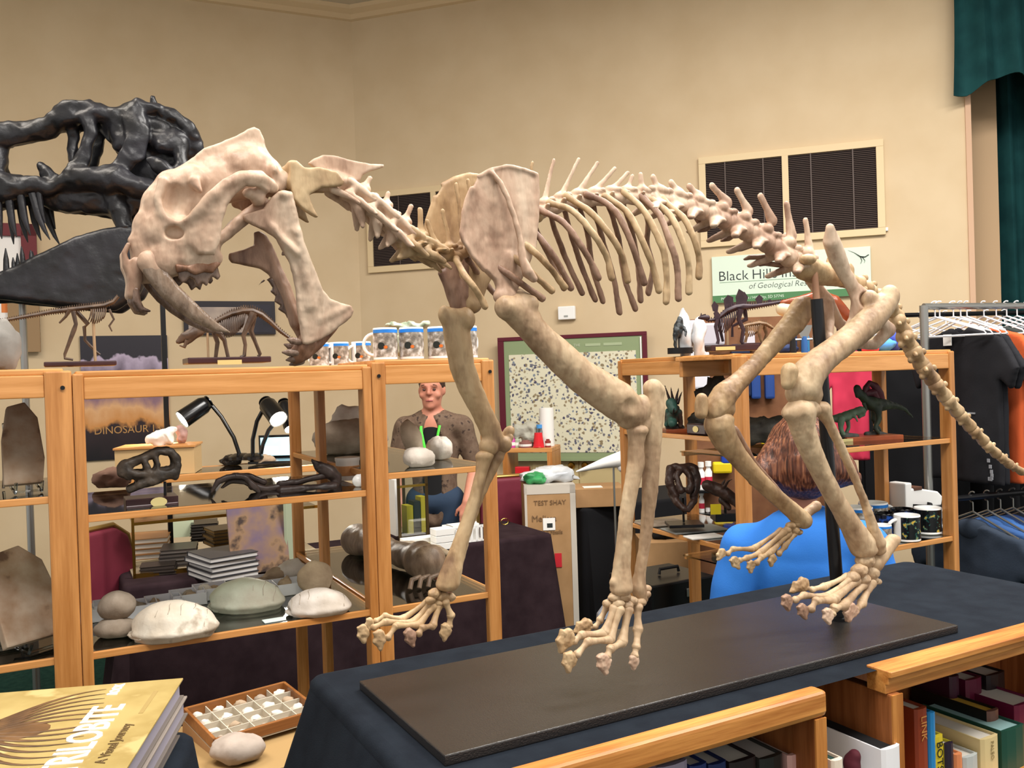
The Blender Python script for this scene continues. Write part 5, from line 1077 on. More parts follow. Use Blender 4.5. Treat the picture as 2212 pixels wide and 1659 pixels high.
fc = Fr(np.append(aty(1830, 930, 3.38)[:2], 0), .25)
figure('allosaur_figure', 'sage green crouching allosaur figure in front of the sail-backed one', fc,
    [[(1868,888,0,4),(1860,886,0,9),(1846,890,0,8),(1830,898,0,11),(1812,904,0,10),(1796,904,0,6),(1782,900,0,3)],[(1818,905,-.02,8),(1816,925,-.02,5),(1822,938,-.02,5)],[(1830,905,.02,6),(1834,922,.02,4),(1828,938,.02,4)],[(1866,896,0,4),(1856,900,0,4)],[(1846,898,-.02,3),(1852,910,-.02,2)]], SAGE,
    [('rock', ROCKM, [(1810,940,0,7),(1830,942,0,8),(1850,942,0,6)])])
# ---------------------------------------------------------------- skull models on the lower right shelf and others
fd = Fr(np.append(aty(1475, 1050, 3.62)[:2], 0), 0); q = PX(fd); t = q.root('tyrannosaur_skull_model', 'chocolate brown tyrannosaur skull model on a thin stand, jaws open downward', 'skull model')
CHOC = mat('choc_cast', '2E1F19', .45, '3C2820', 30, bump=.4, bscale=90)
s = SDF(.006)
for sg in (0, 1):
    def tb(rows, **kw):
        p, r = q.T(rows); p = [x - np.array([q.p(1475,1050)[0],0,0]) for x in p]; c0 = np.array([q.p(1475,1050)[0],0,0]); p = [np.array([-x[0], x[1], x[2]]) + c0 if sg else x + c0 for x in p]; s.tube(p, r, **kw)
    tb([(1448,1015,0,9),(1446,1040,-.01,10),(1452,1058,-.02,9),(1460,1070,-.03,8)]); tb([(1470,1012,0,8),(1462,1030,-.02,6),(1466,1048,-.04,7),(1472,1060,-.05,8)]); tb([(1446,1012,.01,8),(1460,1008,.01,8),(1475,1012,.01,8)]); tb([(1450,1065,.0,8),(1462,1085,-.04,8),(1478,1100,-.06,7)])
s.build('skull', CHOC, t, .004, noise=.002); a, ra = q.T([(1475,1075,0,2.5),(1477,1128,0,2.5)]); MB().tube(a, ra, 8).build('support_rod', BLACK, t); c = q.p(1478,1132); MB().box((c[0]-.07,-.06,c[2]-.006),(c[0]+.07,.06,c[2]+.006)).build('base', BLACK, t, bevel=.002)
fe = Fr(np.append(aty(1560, 1070, 3.5)[:2], 0), 0); q = PX(fe); t = q.root('horned_skull_model', 'dark horned dinosaur skull model with a broad frill beside a yellow tag', 'skull model')
s = SDF(.006)
for rows in ([(1528,1048,0,12),(1545,1056,0,14),(1562,1062,-.02,14),(1580,1075,-.04,12),(1592,1090,-.06,7)],[(1560,1058,-.03,5),(1572,1040,-.06,3),(1582,1034,-.08,1)],[(1556,1056,.03,5),(1566,1036,.03,2)],[(1560,1080,0,9),(1575,1098,-.03,6)]): p, r = q.T(rows); s.tube(p, r)
s.build('skull', CHOC, t, .004, noise=.002); a, b, c = q.p(1540,1124), q.p(1600,1124), q.p(1540,1106); MB().box((a[0],-.05,a[2]),(b[0],.05,c[2])).build('base', BLACK, t, bevel=.003)
a, ra = q.T([(1566,1085,0,3),(1567,1108,0,3)]); MB().tube(a, ra, 8).build('support_rod', BLACK, t)
a = q.p(1546,1100,-.05); MB().box((a[0]-.02,-.053,a[2]-.02),(a[0]+.02,-.05,a[2]+.02)).build('price_tag', mat('tag_yellow','E8D21E',.6), t)
# ---------------------------------------------------------------- people
SKIN = mat('skin', 'C98A72', .5, 'BE7C66', 12, spec=.35)
def Rz(a): return np.array([[math.cos(a), -math.sin(a), 0], [math.sin(a), math.cos(a), 0], [0, 0, 1]])
def person(label, loc, rotz, ht, arms, vox=.007, lean=0.0, neck=0.0):
    """local frame: faces -w (y negative), x = the person's image-right, z up"""
    k = ht/1.75; t = thing('person', label, 'person', loc, rotz); s = SDF(.03*k)
    def P_(x, y, z): return np.array([x*k, y*k + lean*max(0, z-.95)*k, (z + (neck*min(1, max(0, (z-1.47)/.07))))*k])
    def tb(rows, kk=.025, **kw): s.tube([P_(*r[:3]) for r in rows], [r[3]*k for r in rows], k=kk*k, **kw)
    tb([(0,.0,.98,.13),(0,.0,1.12,.125),(0,.005,1.28,.145),(0,.01,1.40,.13)], .05, flat=((0,1,0), .72))
    tb([(-.16,.01,1.42,.062),(0,.01,1.46,.075),(.16,.01,1.42,.062)], .05)
    tb([(0,.015,1.44,.058),(0,0,1.56,.052)], .03)
    for sg in (-1, 1):
        tb([(sg*.085,0,.95,.092),(sg*.09,0,.75,.075),(sg*.09,-.005,.52,.056),(sg*.09,.01,.34,.054),(sg*.09,.015,.10,.036)]); tb([(sg*.09,.02,.05,.04),(sg*.095,-.06,.035,.036),(sg*.10,-.15,.028,.028)])
    # head
    s.ell(P_(0,-.002,1.655), [.074*k,.095*k,.105*k], k=.02); s.ell(P_(0,-.03,1.575), [.055*k,.062*k,.055*k], k=.02)
    s.ell(P_(0,-.045,1.675), [.06*k,.05*k,.035*k], k=.02)
    tb([(0,-.098,1.67,.008),(0,-.112,1.632,.013)], .012); tb([(-.014,-.103,1.628,.008),(.014,-.103,1.628,.008)], .008)
    tb([(-.02,-.092,1.592,.007),(0,-.097,1.594,.008),(.02,-.092,1.592,.007)], .008); tb([(-.018,-.09,1.58,.007),(0,-.095,1.579,.008),(.018,-.09,1.58,.007)], .008)
    s.ell(P_(0,-.08,1.55), [.024*k,.018*k,.02*k], k=.015)
    for sg in (-1, 1):
        s.ell(P_(sg*.032,-.098,1.655), [.017*k,.014*k,.011*k], mode='s', k=.008); s.ell(P_(sg*.078,.005,1.645), [.010*k,.02*k,.03*k], k=.008); s.ell(P_(sg*.048,-.068,1.62), [.022*k,.02*k,.02*k], k=.02)
        tb([(sg*.05,-.09,1.678,.006),(sg*.02,-.1,1.682,.007)], .01)
    # arms: shoulder, elbow, wrist, hand direction, palm normal
    for sg, sh, el, wr, hd, sp in arms:
        tb([(*sh,.055),((sh[0]+el[0])/2,(sh[1]+el[1])/2,(sh[2]+el[2])/2,.048),(*el,.04)]); tb([(*el,.04),(el[0]*.7+wr[0]*.3,el[1]*.7+wr[1]*.3,el[2]*.7+wr[2]*.3,.041),(*wr,.027)])
        h = np.asarray(hd, float); h /= np.linalg.norm(h); sd = np.asarray(sp, float); sd -= h*(sd@h); sd /= np.linalg.norm(sd); nn = np.cross(h, sd); w0 = np.array(wr)
        palm = w0 + h*.05
        for q in (-1, -.33, .33, 1): s.tube([P_(*(w0+h*.01+sd*.01*q)), P_(*(w0+h*.085+sd*.028*q))], [.016*k,.013*k], k=.012)
        for q, L_ in ((-1,.062),(-.33,.075),(.33,.08),(1,.07)):
            b0 = w0+h*.085+sd*.028*q; b1 = b0+h*L_*.5+nn*.008; b2 = b0+h*L_*.82+nn*.026; s.tube([P_(*b0), P_(*b1), P_(*b2)], [.0095*k,.0088*k,.0075*k], k=.004)
        b0 = w0+h*.03+sd*.024; s.tube([P_(*b0), P_(*(b0+sd*.03+h*.03+nn*.008)), P_(*(b0+sd*.036+h*.06+nn*.02))], [.013*k,.011*k,.009*k], k=.006)
    body = s.build('body', SKIN, t, vox, smooth=1); return t, body, k, P_
# --- man behind the dark table
zm = 5.2; pm = aty(938, 1000, zm)
t, body, k, P_ = person('man in an open brown plaid shirt with a green lanyard behind the dark table', (pm[0], pm[1], 0), -.10, 1.62,
    [(1,(.19,.01,1.41),(.26,.03,1.15),(.22,-.13,.96),(-.1,-.3,-.95),(-1,0,0)),(-1,(-.19,.01,1.41),(-.25,.03,1.15),(-.2,-.12,.95),(.1,-.3,-.95),(1,0,0))], vox=.008)
body.location = (0,0,0)
PLAID = mat('plaid_brown', '5E4A3C', .85, '3E2F28', 30, c3='6E5A4A', bump=.2, bscale=80); TEE = mat('tee_black', '121214', .85); LIME = mat('lanyard_lime', '4FCF3A', .5); HAIRM = mat('hair_brown', '3A241C', .5, '24140F', 60)
s = SDF(.03)
def tb(rows, kk=.03, mode='u', **kw): s.tube([P_(*r[:3]) for r in rows], [r[3]*k for r in rows], mode=mode, k=kk, **kw)
tb([(0,.0,.90,.145),(0,.0,1.12,.142),(0,.005,1.28,.16),(0,.01,1.40,.142)], flat=((0,1,0), .76)); tb([(-.16,.01,1.42,.072),(0,.015,1.455,.08),(.16,.01,1.42,.072)])
for sg in (-1, 1): tb([(sg*.19,.01,1.41,.066),(sg*.225,.02,1.28,.062),(sg*.258,.03,1.14,.058)]); tb([(sg*.07,.0,1.47,.03),(sg*.055,-.06,1.45,.022),(sg*.06,-.1,1.38,.016)], .015)
s.ell(P_(0,-.16,1.20), [.085*k,.11*k,.46*k], mode='s', k=.01); s.ell(P_(0,-.02,1.54), [.06*k,.06*k,.08*k], mode='s', k=.01)
s.build('plaid_shirt', PLAID, t, .009, noise=.004, nscale=12)
s = SDF(.03); tb([(0,.0,.95,.135),(0,.0,1.12,.131),(0,.005,1.28,.15),(0,.01,1.39,.134)], flat=((0,1,0), .73)); s.ell(P_(0,-.06,1.50), [.06*k,.09*k,.055*k], mode='s', k=.01); TS = s.build('tee_shirt', TEE, t, .009)
rnd = random.Random(5); GP = mat('print_green', '8FBF2A', .7); bl = mat('print_blue', '2A6A8A', .7)
pr_ = MB()
for i in range(26): a_ = rnd.uniform(0, 6.28); r_ = rnd.uniform(.0, .05); x = r_*math.cos(a_); z = 1.22 + r_*1.3*math.sin(a_); pr_.ball(P_(x, -.118+.4*x*x, z), (.010*rnd.uniform(.6,1.4), .004, .012*rnd.uniform(.6,1.4)), 7, 5)
o = pr_.build('shirt_print', GP, TS); o['kind'] = 'stuff'
MB().ball(P_(0,-.121,1.225), (.016,.004,.02), 10, 6).build('print_centre', bl, TS)
for sg in (-1, 1): MB().tube([P_(sg*.075,.03,1.50), P_(sg*.065,-.06,1.475), P_(sg*.055,-.108,1.40), P_(sg*.03,-.126,1.28), P_(sg*.006,-.128,1.19)], .008, 6, flat=.35).build('lanyard', LIME, t, smooth=True)
s = SDF(.02); s.ell(P_(0,.012,1.685), [.082*k,.098*k,.09*k], k=.01); s.ell(P_(0,-.10,1.64), [.07*k,.07*k,.075*k], mode='s', k=.01); s.ell(P_(0,.02,1.55), [.12*k,.14*k,.09*k], mode='s', k=.01); s.build('hair', HAIRM, t, .005, noise=.003, nscale=60)
for sg in (-1, 1): MB().ball(P_(sg*.032,-.089,1.655), (.011*k,.008*k,.0065*k), 10, 6).build('eye', mat('eye_dark', '4A3A34', .3), t, smooth=True); MB().tube([P_(sg*.05,-.094,1.68), P_(sg*.033,-.1,1.686), P_(sg*.016,-.101,1.682)], [.002,.003,.002], 6).build('eyebrow', mat('brow_brown','6A4638',.7), t)
MB().tube([P_(-.022,-.096,1.586), P_(0,-.103,1.587), P_(.022,-.096,1.586)], [.003,.0055,.003], 6).build('lips', mat('lips', 'A85A56', .5), t)
s = SDF(.03)
for sg in (-1, 1): s.tube([P_(sg*.085,0,.95), P_(sg*.09,0,.75), P_(sg*.09,0,.5), P_(sg*.09,.01,.12)], [.105*k,.09*k,.072*k,.06*k])
s.ell(P_(0,0,.95), [.16*k,.115*k,.09*k]); s.build('jeans', mat('denim', '27384E', .85), t, .01)
# --- woman with her back to us
zw = 2.47; pw2 = aty(1727, 1000, zw)
t, body, k, P_ = person('woman with brown hair and a blue top, seen from behind', (pw2[0], pw2[1], 0), math.pi - .05, 1.375,
    [(1,(.20,.01,1.40),(.25,.03,1.13),(.24,-.10,.90),(0,-.3,-.95),(-1,0,0)),(-1,(-.20,.01,1.40),(-.25,.03,1.13),(-.24,-.10,.90),(0,-.3,-.95),(1,0,0))], vox=.008, neck=.10)
BLUE = mat('top_blue', '2F78D0', .85, '2A70C8', 6, bump=.15, bscale=300)
s = SDF(.03)
tb([(0,.0,.80,.165),(0,.0,.98,.165),(0,.0,1.15,.165),(0,.01,1.30,.185),(0,.015,1.385,.165)], flat=((0,1,0), .76)); tb([(-.20,.01,1.40,.078),(0,.02,1.435,.088),(.20,.01,1.40,.078)])
for sg in (-1, 1): tb([(sg*.205,.01,1.395,.082),(sg*.245,.02,1.25,.084),(sg*.27,.03,1.10,.082)])
s.ell(P_(0,.035,1.60), [.13*k,.12*k,.14*k], mode='s', k=.01)
s.build('blue_top', BLUE, t, .008, noise=.006, nscale=8)
HW = None
def hair_mat():
    m = bpy.data.materials.new('hair_auburn'); m.use_nodes = True; N = m.node_tree.nodes; L = m.node_tree.links; b = N['Principled BSDF']; b.inputs['Roughness'].default_value = .42
    tc = N.new('ShaderNodeTexCoord'); mp = N.new('ShaderNodeMapping'); mp.inputs['Scale'].default_value = (150,150,7); L.new(tc.outputs['Object'], mp.inputs[0]); n = N.new('ShaderNodeTexNoise'); n.inputs['Scale'].default_value = 1; n.inputs['Detail'].default_value = 6; L.new(mp.outputs[0], n.inputs['Vector'])
    r = N.new('ShaderNodeValToRGB'); e = r.color_ramp.elements; e[0].position = .32; e[0].color = lin('2E160E'); e[1].position = .7; e[1].color = lin('9A6446'); x = e.new(.5); x.color = lin('5E3322'); L.new(n.outputs['Fac'], r.inputs[0]); L.new(r.outputs[0], b.inputs['Base Color'])
    bp = N.new('ShaderNodeBump'); bp.inputs['Strength'].default_value = .6; bp.inputs['Distance'].default_value = .006; L.new(n.outputs['Fac'], bp.inputs['Height']); L.new(bp.outputs[0], b.inputs['Normal']); return m
s = SDF(.03)
s.ell(P_(0,.03,1.675), [.092*k,.118*k,.105*k]); tb([(0,.05,1.66,.094),(0,.065,1.62,.108),(0,.068,1.585,.112)]);
for sg in (-1, 1): tb([(sg*.04,.03,1.66,.065),(sg*.085,.045,1.61,.066),(sg*.125,.055,1.57,.058),(sg*.17,.055,1.545,.028)])
s.ell(P_(0,-.14,1.60), [.085*k,.10*k,.16*k], mode='s', k=.01)
s.build('hair', hair_mat(), t, .007, noise=.004, nscale=25)
s = SDF(.03)
for sg in (-1, 1): s.tube([P_(sg*.085,0,.95), P_(sg*.09,0,.75), P_(sg*.09,0,.5), P_(sg*.09,.01,.12)], [.11*k,.095*k,.075*k,.062*k])
s.ell(P_(0,0,.93), [.175*k,.125*k,.1*k]); s.build('trousers', mat('trousers_dark', '20222A', .85), t, .01)
# ---------------------------------------------------------------- tables at the back
def at(px, py, z): p = atz(px, py, z); return p, float((p-CAM) @ CF)/F
ZTAB = .74
b0, b1 = atz(885, 1187, ZTAB), atz(1195, 1152, ZTAB)
BT = Fr((b1[0], b1[1], 0), LCYAW)                      # back table: front right corner
t = thing('draped_table', 'long table under a dark aubergine cloth behind the display cases', 'table', BT.o, BT.yaw)
LW = LC.loc(BT.o)                                      # offset from the case row
cloth_table('x', '', BT, -2.13, 0, 0, .56, ZTAB, .04, DKBROWN, sides='lbrf', flare=.09, seed=5).build('tablecloth', DKBROWN, t, smooth=True)
MB().box((-2.1,.03,ZTAB-.03),(-.03,.53,ZTAB-.004)).build('table_top', OAKX, t)
for u in (-2.05,-.1):
    for w in (.06,.50): MB().tube([(u,w,0),(u,w,ZTAB-.03)], .018, 8).build('leg', BLACK, t)
# second dark table behind the tall box
p = atz(1265, 1098, .76); BT2 = Fr((p[0], p[1], 0), LCYAW)
t = thing('draped_table', 'black draped table behind the tall cardboard box, holding a shallow box', 'table', BT2.o, BT2.yaw)
cloth_table('x', '', BT2, -.02, 1.1, 0, .6, .76, .04, BLACK, sides='lbrf', flare=.05, seed=8).build('tablecloth', mat('cloth_black', '101014', .95), t, smooth=True)
# ---------------------------------------------------------------- glass showcase on the back table
SCZ = LC.P(434, 1030, LW[1]+.0)[2]
us0, us1 = -2.08, BT.P(775, 1005)[0]
sh_ = SCZ-ZTAB
t = thing('glass_showcase', 'long glass counter showcase with an oak rim standing on the dark table', 'showcase', BT.world(us0, .16, ZTAB), BT.yaw); L_ = us1-us0; D_ = .38
for b in (0, D_-.03): MB().box((0,b,sh_-.032),(L_*.86,b+.03,sh_)).build('top_rail', OAKX, t, bevel=.003)
MB().box((0,.03,sh_-.006),(L_*.86,D_-.03,sh_-.002)).build('glass_top', ACRY, t)
for u in (0, L_*.43, L_*.86-.012): MB().box((u,0,0),(u+.012,.012,sh_-.032)).build('corner_post', BRASS, t)
MB().box((0,0,0),(L_*.86,.012,.02)).build('bottom_rail', BRASS, t)
MB().box((0,.012,0),(L_*.86,D_,.008)).build('floor_panel', mat('linen_panel','9A8A70',.8), t)
g = MB().box((.01,.06,sh_*.52),(L_*.86-.01,D_-.02,sh_*.52+.006)).build('glass_shelf', ACRY, t); MB().box((.01,.055,sh_*.52-.004),(L_*.86-.01,.063,sh_*.52+.01)).build('shelf_edge', BRASS, g)
# upright glass cabinet at the right end
ux0, ux1 = BT.P(878, 1100)[0], BT.P(945, 1100)[0]; zc1 = BT.P(900, 1012)[2]
t = thing('glass_cabinet', 'small glass cabinet with a dark brass frame and yellow boxes inside', 'showcase', BT.world(ux0, .12, ZTAB+.03), BT.yaw); L_ = ux1-ux0; h_ = zc1-ZTAB-.03
for u in (0, L_-.014):
    for w in (0, .34): MB().box((u,w,0),(u+.014,w+.012,h_)).build('corner_post', mat('bronze_frame','4A3A22',.4,metal=.6), t)
for z in (0, h_*.72, h_-.014): MB().box((0,0,z),(L_,.012,z+.012)).build('rail', BRASS, t)
MB().box((0,.006,.012),(L_,.008,h_)).build('glass_front', ACRY, t)
MB().box((.02,.1,.012),(.05,.25,h_*.8)).build('white_carton', WHITE, t); 
for i, c in enumerate(('C9B92A','2A2A2A','B9A92A')): MB().box((.09+.04*i,.12,.012),(.125+.04*i,.2,.16+.02*i)).build('small_box', mat('smallbox'+c, c, .6), t)
t = thing('lit_tray', 'brightly lit cream tray on the dark table behind the narrow case', 'tray', BT.world(ux0-.01, .02, ZTAB+.001), BT.yaw); MB().box((0,0,0),(ux1-ux0+.02,.10,.028)).build('tray_body', mat('cream_card','F2ECC8',.7), t, bevel=.004); MB().box((.01,.01,.028),(ux1-ux0+.01,.09,.05)).build('card_stack', PAPER, t)
# water bottle, basket, cards
p, m = at(968, 1120, ZTAB); t = thing('water_bottle', 'small clear water bottle with a blue label on the dark table', 'bottle', p); k_ = m*62/.2
pr = [(0,0),(.032,0),(.033,.02),(.030,.05),(.033,.08),(.033,.13),(.028,.15),(.012,.18),(.012,.19)]
MB().lathe([(r*k_, z*k_) for r, z in pr], 20).build('bottle_body', glassy('clear_plastic','E6F0F4',.08,.5), t, smooth=True); MB().lathe([(.0335*k_,.05*k_),(.0345*k_,.06*k_),(.0345*k_,.11*k_),(.0335*k_,.12*k_)], 20).build('label', mat('label_blue','3A86C8',.5), t, smooth=True); MB().lathe([(0,.19*k_),(.014*k_,.19*k_),(.014*k_,.205*k_),(0,.205*k_)], 14).build('cap', WHITE, t)
p, m = at(1003, 1168, ZTAB+.001); t = thing('plastic_basket', 'small white lattice plastic basket of cards on the dark table', 'basket', p, BT.yaw)
for a in (0, 1): MB().box((-.1,-.06+.115*a,0),(.1,-.055+.115*a,.008)).build('rim', WHITE, t); MB().box((-.1,-.06+.115*a,.072),(.1,-.055+.115*a,.085)).build('rim', WHITE, t)
for i in range(8): MB().box((-.1+.028*i,-.06,.0),(-.088+.028*i,-.055,.08)).build('slat', WHITE, t)
MB().box((-.095,-.05,.002),(.095,.05,.004)).build('basket_floor', WHITE, t); MB().box((-.08,-.04,.004),(.07,.045,.09)).build('card_pack', PAPER, t)
t = thing('white_card_stack', 'stack of white card boxes left of the water bottle', 'boxes', at(958,1185,ZTAB+.001)[0], BT.yaw)
for i in range(3): MB().box((-.05,-.03,.035*i),(.05,.05,.035*i+.033)).build('card_box', PAPER, t, bevel=.002)
p, m = at(1080, 1135, ZTAB); t = thing('eyeglasses', 'folded glasses with a tan case on the right end of the dark table', 'glasses', p, .4)
for a in (-.03,.03): MB().tube([(a+.024*math.cos(x/12*6.283),.0,.02+.018*math.sin(x/12*6.283)) for x in range(13)], .002, 6).build('rim', BRASS, t)
MB().tube([(-.05,0,.02),(-.045,.1,.004)], .002, 6).build('temple', BRASS, t); MB().tube([(.05,0,.02),(.1,.09,.004)], .002, 6).build('temple', BRASS, t)

# ---------------------------------------------------------------- books stacked on the back table
def flatbook(loc, yaw, w, d, h, cover, pages, label, group=None):
    t = thing('stacked_book', label, 'book', loc, yaw, group); c = mat('bk_'+cover, cover, .35); MB().box((0,0,0),(w,d,h*.14)).box((0,0,h*.86),(w,d,h)).box((0,d-.004,0),(w,d,h)).build('cover', c, t); MB().box((.004,.004,h*.14),(w-.004,d-.004,h*.86)).build('page_block', mat('pg_'+pages, pages, .8), t); return t
def stack(px, py, n, w, d, h, cover, pages, label, z=None, yaw=None, grp=None, dx=.0):
    p, m = at(px, py, ZTAB+.002 if z is None else z); yaw = BT.yaw if yaw is None else yaw; rnd = random.Random(px)
    for i in range(n): flatbook((p[0]+rnd.uniform(-.006,.006), p[1]+rnd.uniform(-.006,.006), p[2]+i*h), yaw+rnd.uniform(-.03,.03), w, d, h, cover, pages, ('lowest ','second from bottom, ','third from bottom, ','fourth from bottom, ','fifth from bottom, ','sixth from bottom, ')[i]+label if i < n-1 else 'topmost '+label, grp)
stack(455, 1262, 5, .22, .26, .022, '3A3A3E', 'D4D2D0', 'grey-edged book in the biggest stack on the dark table', yaw=.75, grp='books in the biggest stack')
stack(268, 1213, 4, .20, .24, .026, 'B98A5A', 'ECE6DC', 'thick white-edged book in the left stack on the dark table', grp='books in the left stack', yaw=.3)
stack(345, 1232, 5, .16, .2, .018, '2E2A28', '6E6660', 'dark slim book in the middle stack on the dark table', grp='slim books in the middle stack', yaw=.3)
stack(412, 1172, 6, .14, .19, .016, '23211F', '57504A', 'dark disc case in the rear stack behind the biggest books', grp='disc cases in the rear stack', yaw=.3)
stack(462, 1184, 5, .13, .19, .018, '3E3020', '8A6A3A', 'brown disc case in the rear right stack on the dark table', grp='disc cases in the rear right stack', yaw=.6)
stack(302, 1247, 3, .15, .13, .014, '2A2420', '4A403A', 'dark disc case lying at the front table edge', grp='disc cases at the front edge', yaw=.3)
p, m = at(560, 1235, ZTAB); t = thing('picture_album', 'tall album with a purple and brown photograph standing open', 'album', p, .5)
o = MB().obox((0,0,.17),((1,0,0),(0,.97,-.24),(0,.24,.97)),(.13,.008,.17)).build('cover_board', mat('album_photo','6A5A6E',.4,'3A2E2A',9,c3='8A6E54'), t); MB().obox((.15,.02,.16),((.6,.8,0),(-.8,.6,0),(0,0,1)),(.05,.006,.16)).build('page', mat('album_page','A9B49A',.6), t)
p, m = at(395, 1160, ZTAB+.02); t = thing('pale_leaflet_stand', 'pale green leaflet standing behind the book stacks', 'leaflet', p, .3); MB().obox((0,0,.12),((1,0,0),(0,.97,-.2),(0,.2,.97)),(.06,.002,.12)).build('leaflet', mat('leaf_green','C4CFB0',.6), t); MB().box((-.05,.0,0),(.05,.06,.006)).build('stand_foot', WHITE, t)
# maroon chairs
CHF = mat('chair_gold', 'A8874A', .35, metal=.7)
def chair(px, py, z, label, rot):
    p, m = at(px, py, z); t = thing('banquet_chair', label, 'chair', (p[0], p[1], 0), rot)
    s = SDF(.02); s.slab([(-.2,-.24),(.2,-.24),(.2,.08),(.17,.17),(.09,.22),(-.09,.22),(-.17,.17),(-.2,.08)], (0,0,.74), (1,0,0), (0,0,1), .022); s.build('backrest', MAROON, t, .012)
    MB().tube([(-.21,0,.0),(-.21,0,.80),(-.18,0,.91),(-.09,0,.97),(.09,0,.97),(.18,0,.91),(.21,0,.80),(.21,0,0)], .012, 8).build('back_frame', CHF, t, smooth=True)
    MB().box((-.21,.01,.42),(.21,.42,.48)).build('seat', MAROON, t, bevel=.02)
    for a in (-.2,.2): MB().tube([(a,.4,.42),(a,.42,0)], .012, 8).build('leg', CHF, t)
    return t
chair(1100, 1052, .90, 'maroon banquet chair beside the tall cardboard box', .35)
chair(212, 1150, .95, 'maroon chair back half hidden by the oak post at the left', 1.25)

# ---------------------------------------------------------------- desk lamps, laptop and things on the showcase
LB = mat('lamp_black', '0A0A0C', .25, spec=.6)
LAMPE = mat('lamp_glow', 'FFF6E0', .5, emit='FFF2DC', es=9)
def lamp(px, label, wl, power=1.2):
    fr = Fr(np.append(BT.world(BT.P(px['base'][0], px['base'][1], wl)[0], wl)[:2], 0), 0.0); q = PX(fr); t = q.root('desk_lamp', label, 'lamp')
    h0, h1 = q.p(*px['back']), q.p(*px['front'], ); ax = (h1-h0)/np.linalg.norm(h1-h0); R_ = px['r']*q.m(*px['front'])
    h1 = h1 + np.array([0,-.09,0]); ax = (h1-h0)/np.linalg.norm(h1-h0)
    hd = MB().tube([h0, h0+ax*.01, h0+(h1-h0)*.2, h1], [R_*.5, R_*.75, R_*.95, R_], 18, caps=False).build('lamp_head', LB, t, smooth=True)
    MB().tube([h0-ax*.005, h0], [R_*.7, R_*.72], 18).build('head_cap', LB, hd, smooth=True)
    MB().tube([h1-ax*.022, h1-ax*.004], [R_*.86, R_*.92], 16).build('bulb', LAMPE, hd)
    a, ra = q.T([(x, y, 0, 4.5) for x, y in px['neck']]); MB().tube(a, ra, 8).build('goose_neck', LB, t, smooth=True)
    b = q.p(*px['base']); MB().lathe([(0,0),(.06,0),(.06,.015),(.03,.03),(0,.03)], 24, c=tuple(b)).build('lamp_base', LB, t, smooth=True)
    l = bpy.data.lights.new('desk_lamp_bulb', 'SPOT'); l.energy = power*14; l.spot_size = 1.6; l.spot_blend = .5; l.color = (1,.93,.82); l.shadow_soft_size = .03
    lo = bpy.data.objects.new('desk_lamp_light', l); COL.objects.link(lo); lo.parent = t; lo.location = Vector((h1+ax*.012).tolist()); lo.rotation_euler = Vector(ax.tolist()).to_track_quat('-Z','Y').to_euler()
    return t
lamp(dict(back=(450,868), front=(407,905), r=20, neck=[(458,876),(478,900),(505,945),(520,990)], base=(520,992)), 'black desk lamp shining down to the left onto the white fossil', .45)
lamp(dict(back=(573,868), front=(612,904), r=20, neck=[(573,876),(555,910),(546,950),(546,990)], base=(546,992)), 'black desk lamp pointing right beside the laptop', .40)
lamp(dict(back=(612,868), front=(640,925), r=16, neck=[(600,905),(580,930),(568,960),(562,990)], base=(562,994)), 'smaller black desk lamp partly hidden by the oak post', .50)
q = PX(Fr(np.append(BT.world(BT.P(600, 985, .52)[0], .52)[:2], 0), 0.0)); t = q.root('laptop', 'open laptop with a bright blue and white screen behind the lamps', 'laptop')
a, b = q.p(560,990), q.p(648,938); MB().box((a[0],0,a[2]),(b[0],.012,b[2])).build('lid', LB, t); sc_ = MB().box((a[0]+.01,-.003,a[2]+.012),(b[0]-.01,0,b[2]-.012)).build('screen', mat('screen_glow','BFE6F2',.4,emit='A8DCEC',es=1.1), t)
MB().box((a[0]+.02,-.004,a[2]+.02),(a[0]+.1,-.003,a[2]+.06)).build('screen_window', mat('screen_white','FFFFFF',.4,emit='FFFFFF',es=1.2), sc_); MB().box((a[0],-.2,a[2]-.012),(b[0],0,a[2])).build('keyboard', LB, t)
q = PX(Fr(np.append(BT.world(BT.P(340, 985, .26)[0], .26)[:2], 0), .2)); t = q.root('wooden_display_box', 'pale wooden box on the showcase carrying a brightly lit white fossil', 'box')
a, b = q.p(250,990), q.p(420,962); a[2] = SCZ; MB().box((a[0],-.02,a[2]),(b[0],.22,b[2]-.006)).build('box_body', mat('pale_box','C8A878',.6), t); MB().box((a[0]-.006,-.028,b[2]-.006),(b[0]+.006,.23,b[2]+.004)).build('lid', OAKX, t, bevel=.002)
s = SDF(.02)
for x, y, r in ((325,948,10),(340,945,13),(358,938,14),(372,930,9),(345,956,10),(365,950,11)): c = q.p(x,y,.06); s.ell(c, [r*q.m(x,y,.06)]*3)
o = s.build('white_fossil', mat('white_plaster','F2EEE6',.6), None, .006, noise=.008, nscale=30); o.location = Vector(q.fr.o.tolist()); o.rotation_euler = (0,0,q.fr.yaw); tag(o, 'glaring white lumpy fossil under the left desk lamp', 'fossil')
s = SDF(.02)
for x, y, r in ((395,935,12),(392,948,12),(385,928,8)): c = q.p(x,y,.14); s.ell(c, [r*q.m(x,y,.14)]*3)
o = s.build('pinkish_fossil', mat('pink_stone','B08A80',.6,'8A6A62',20), None, .006, noise=.008, nscale=30); o.location = Vector(q.fr.o.tolist()); o.rotation_euler = (0,0,q.fr.yaw); tag(o, 'pinkish brown fossil behind the glaring white one', 'fossil')
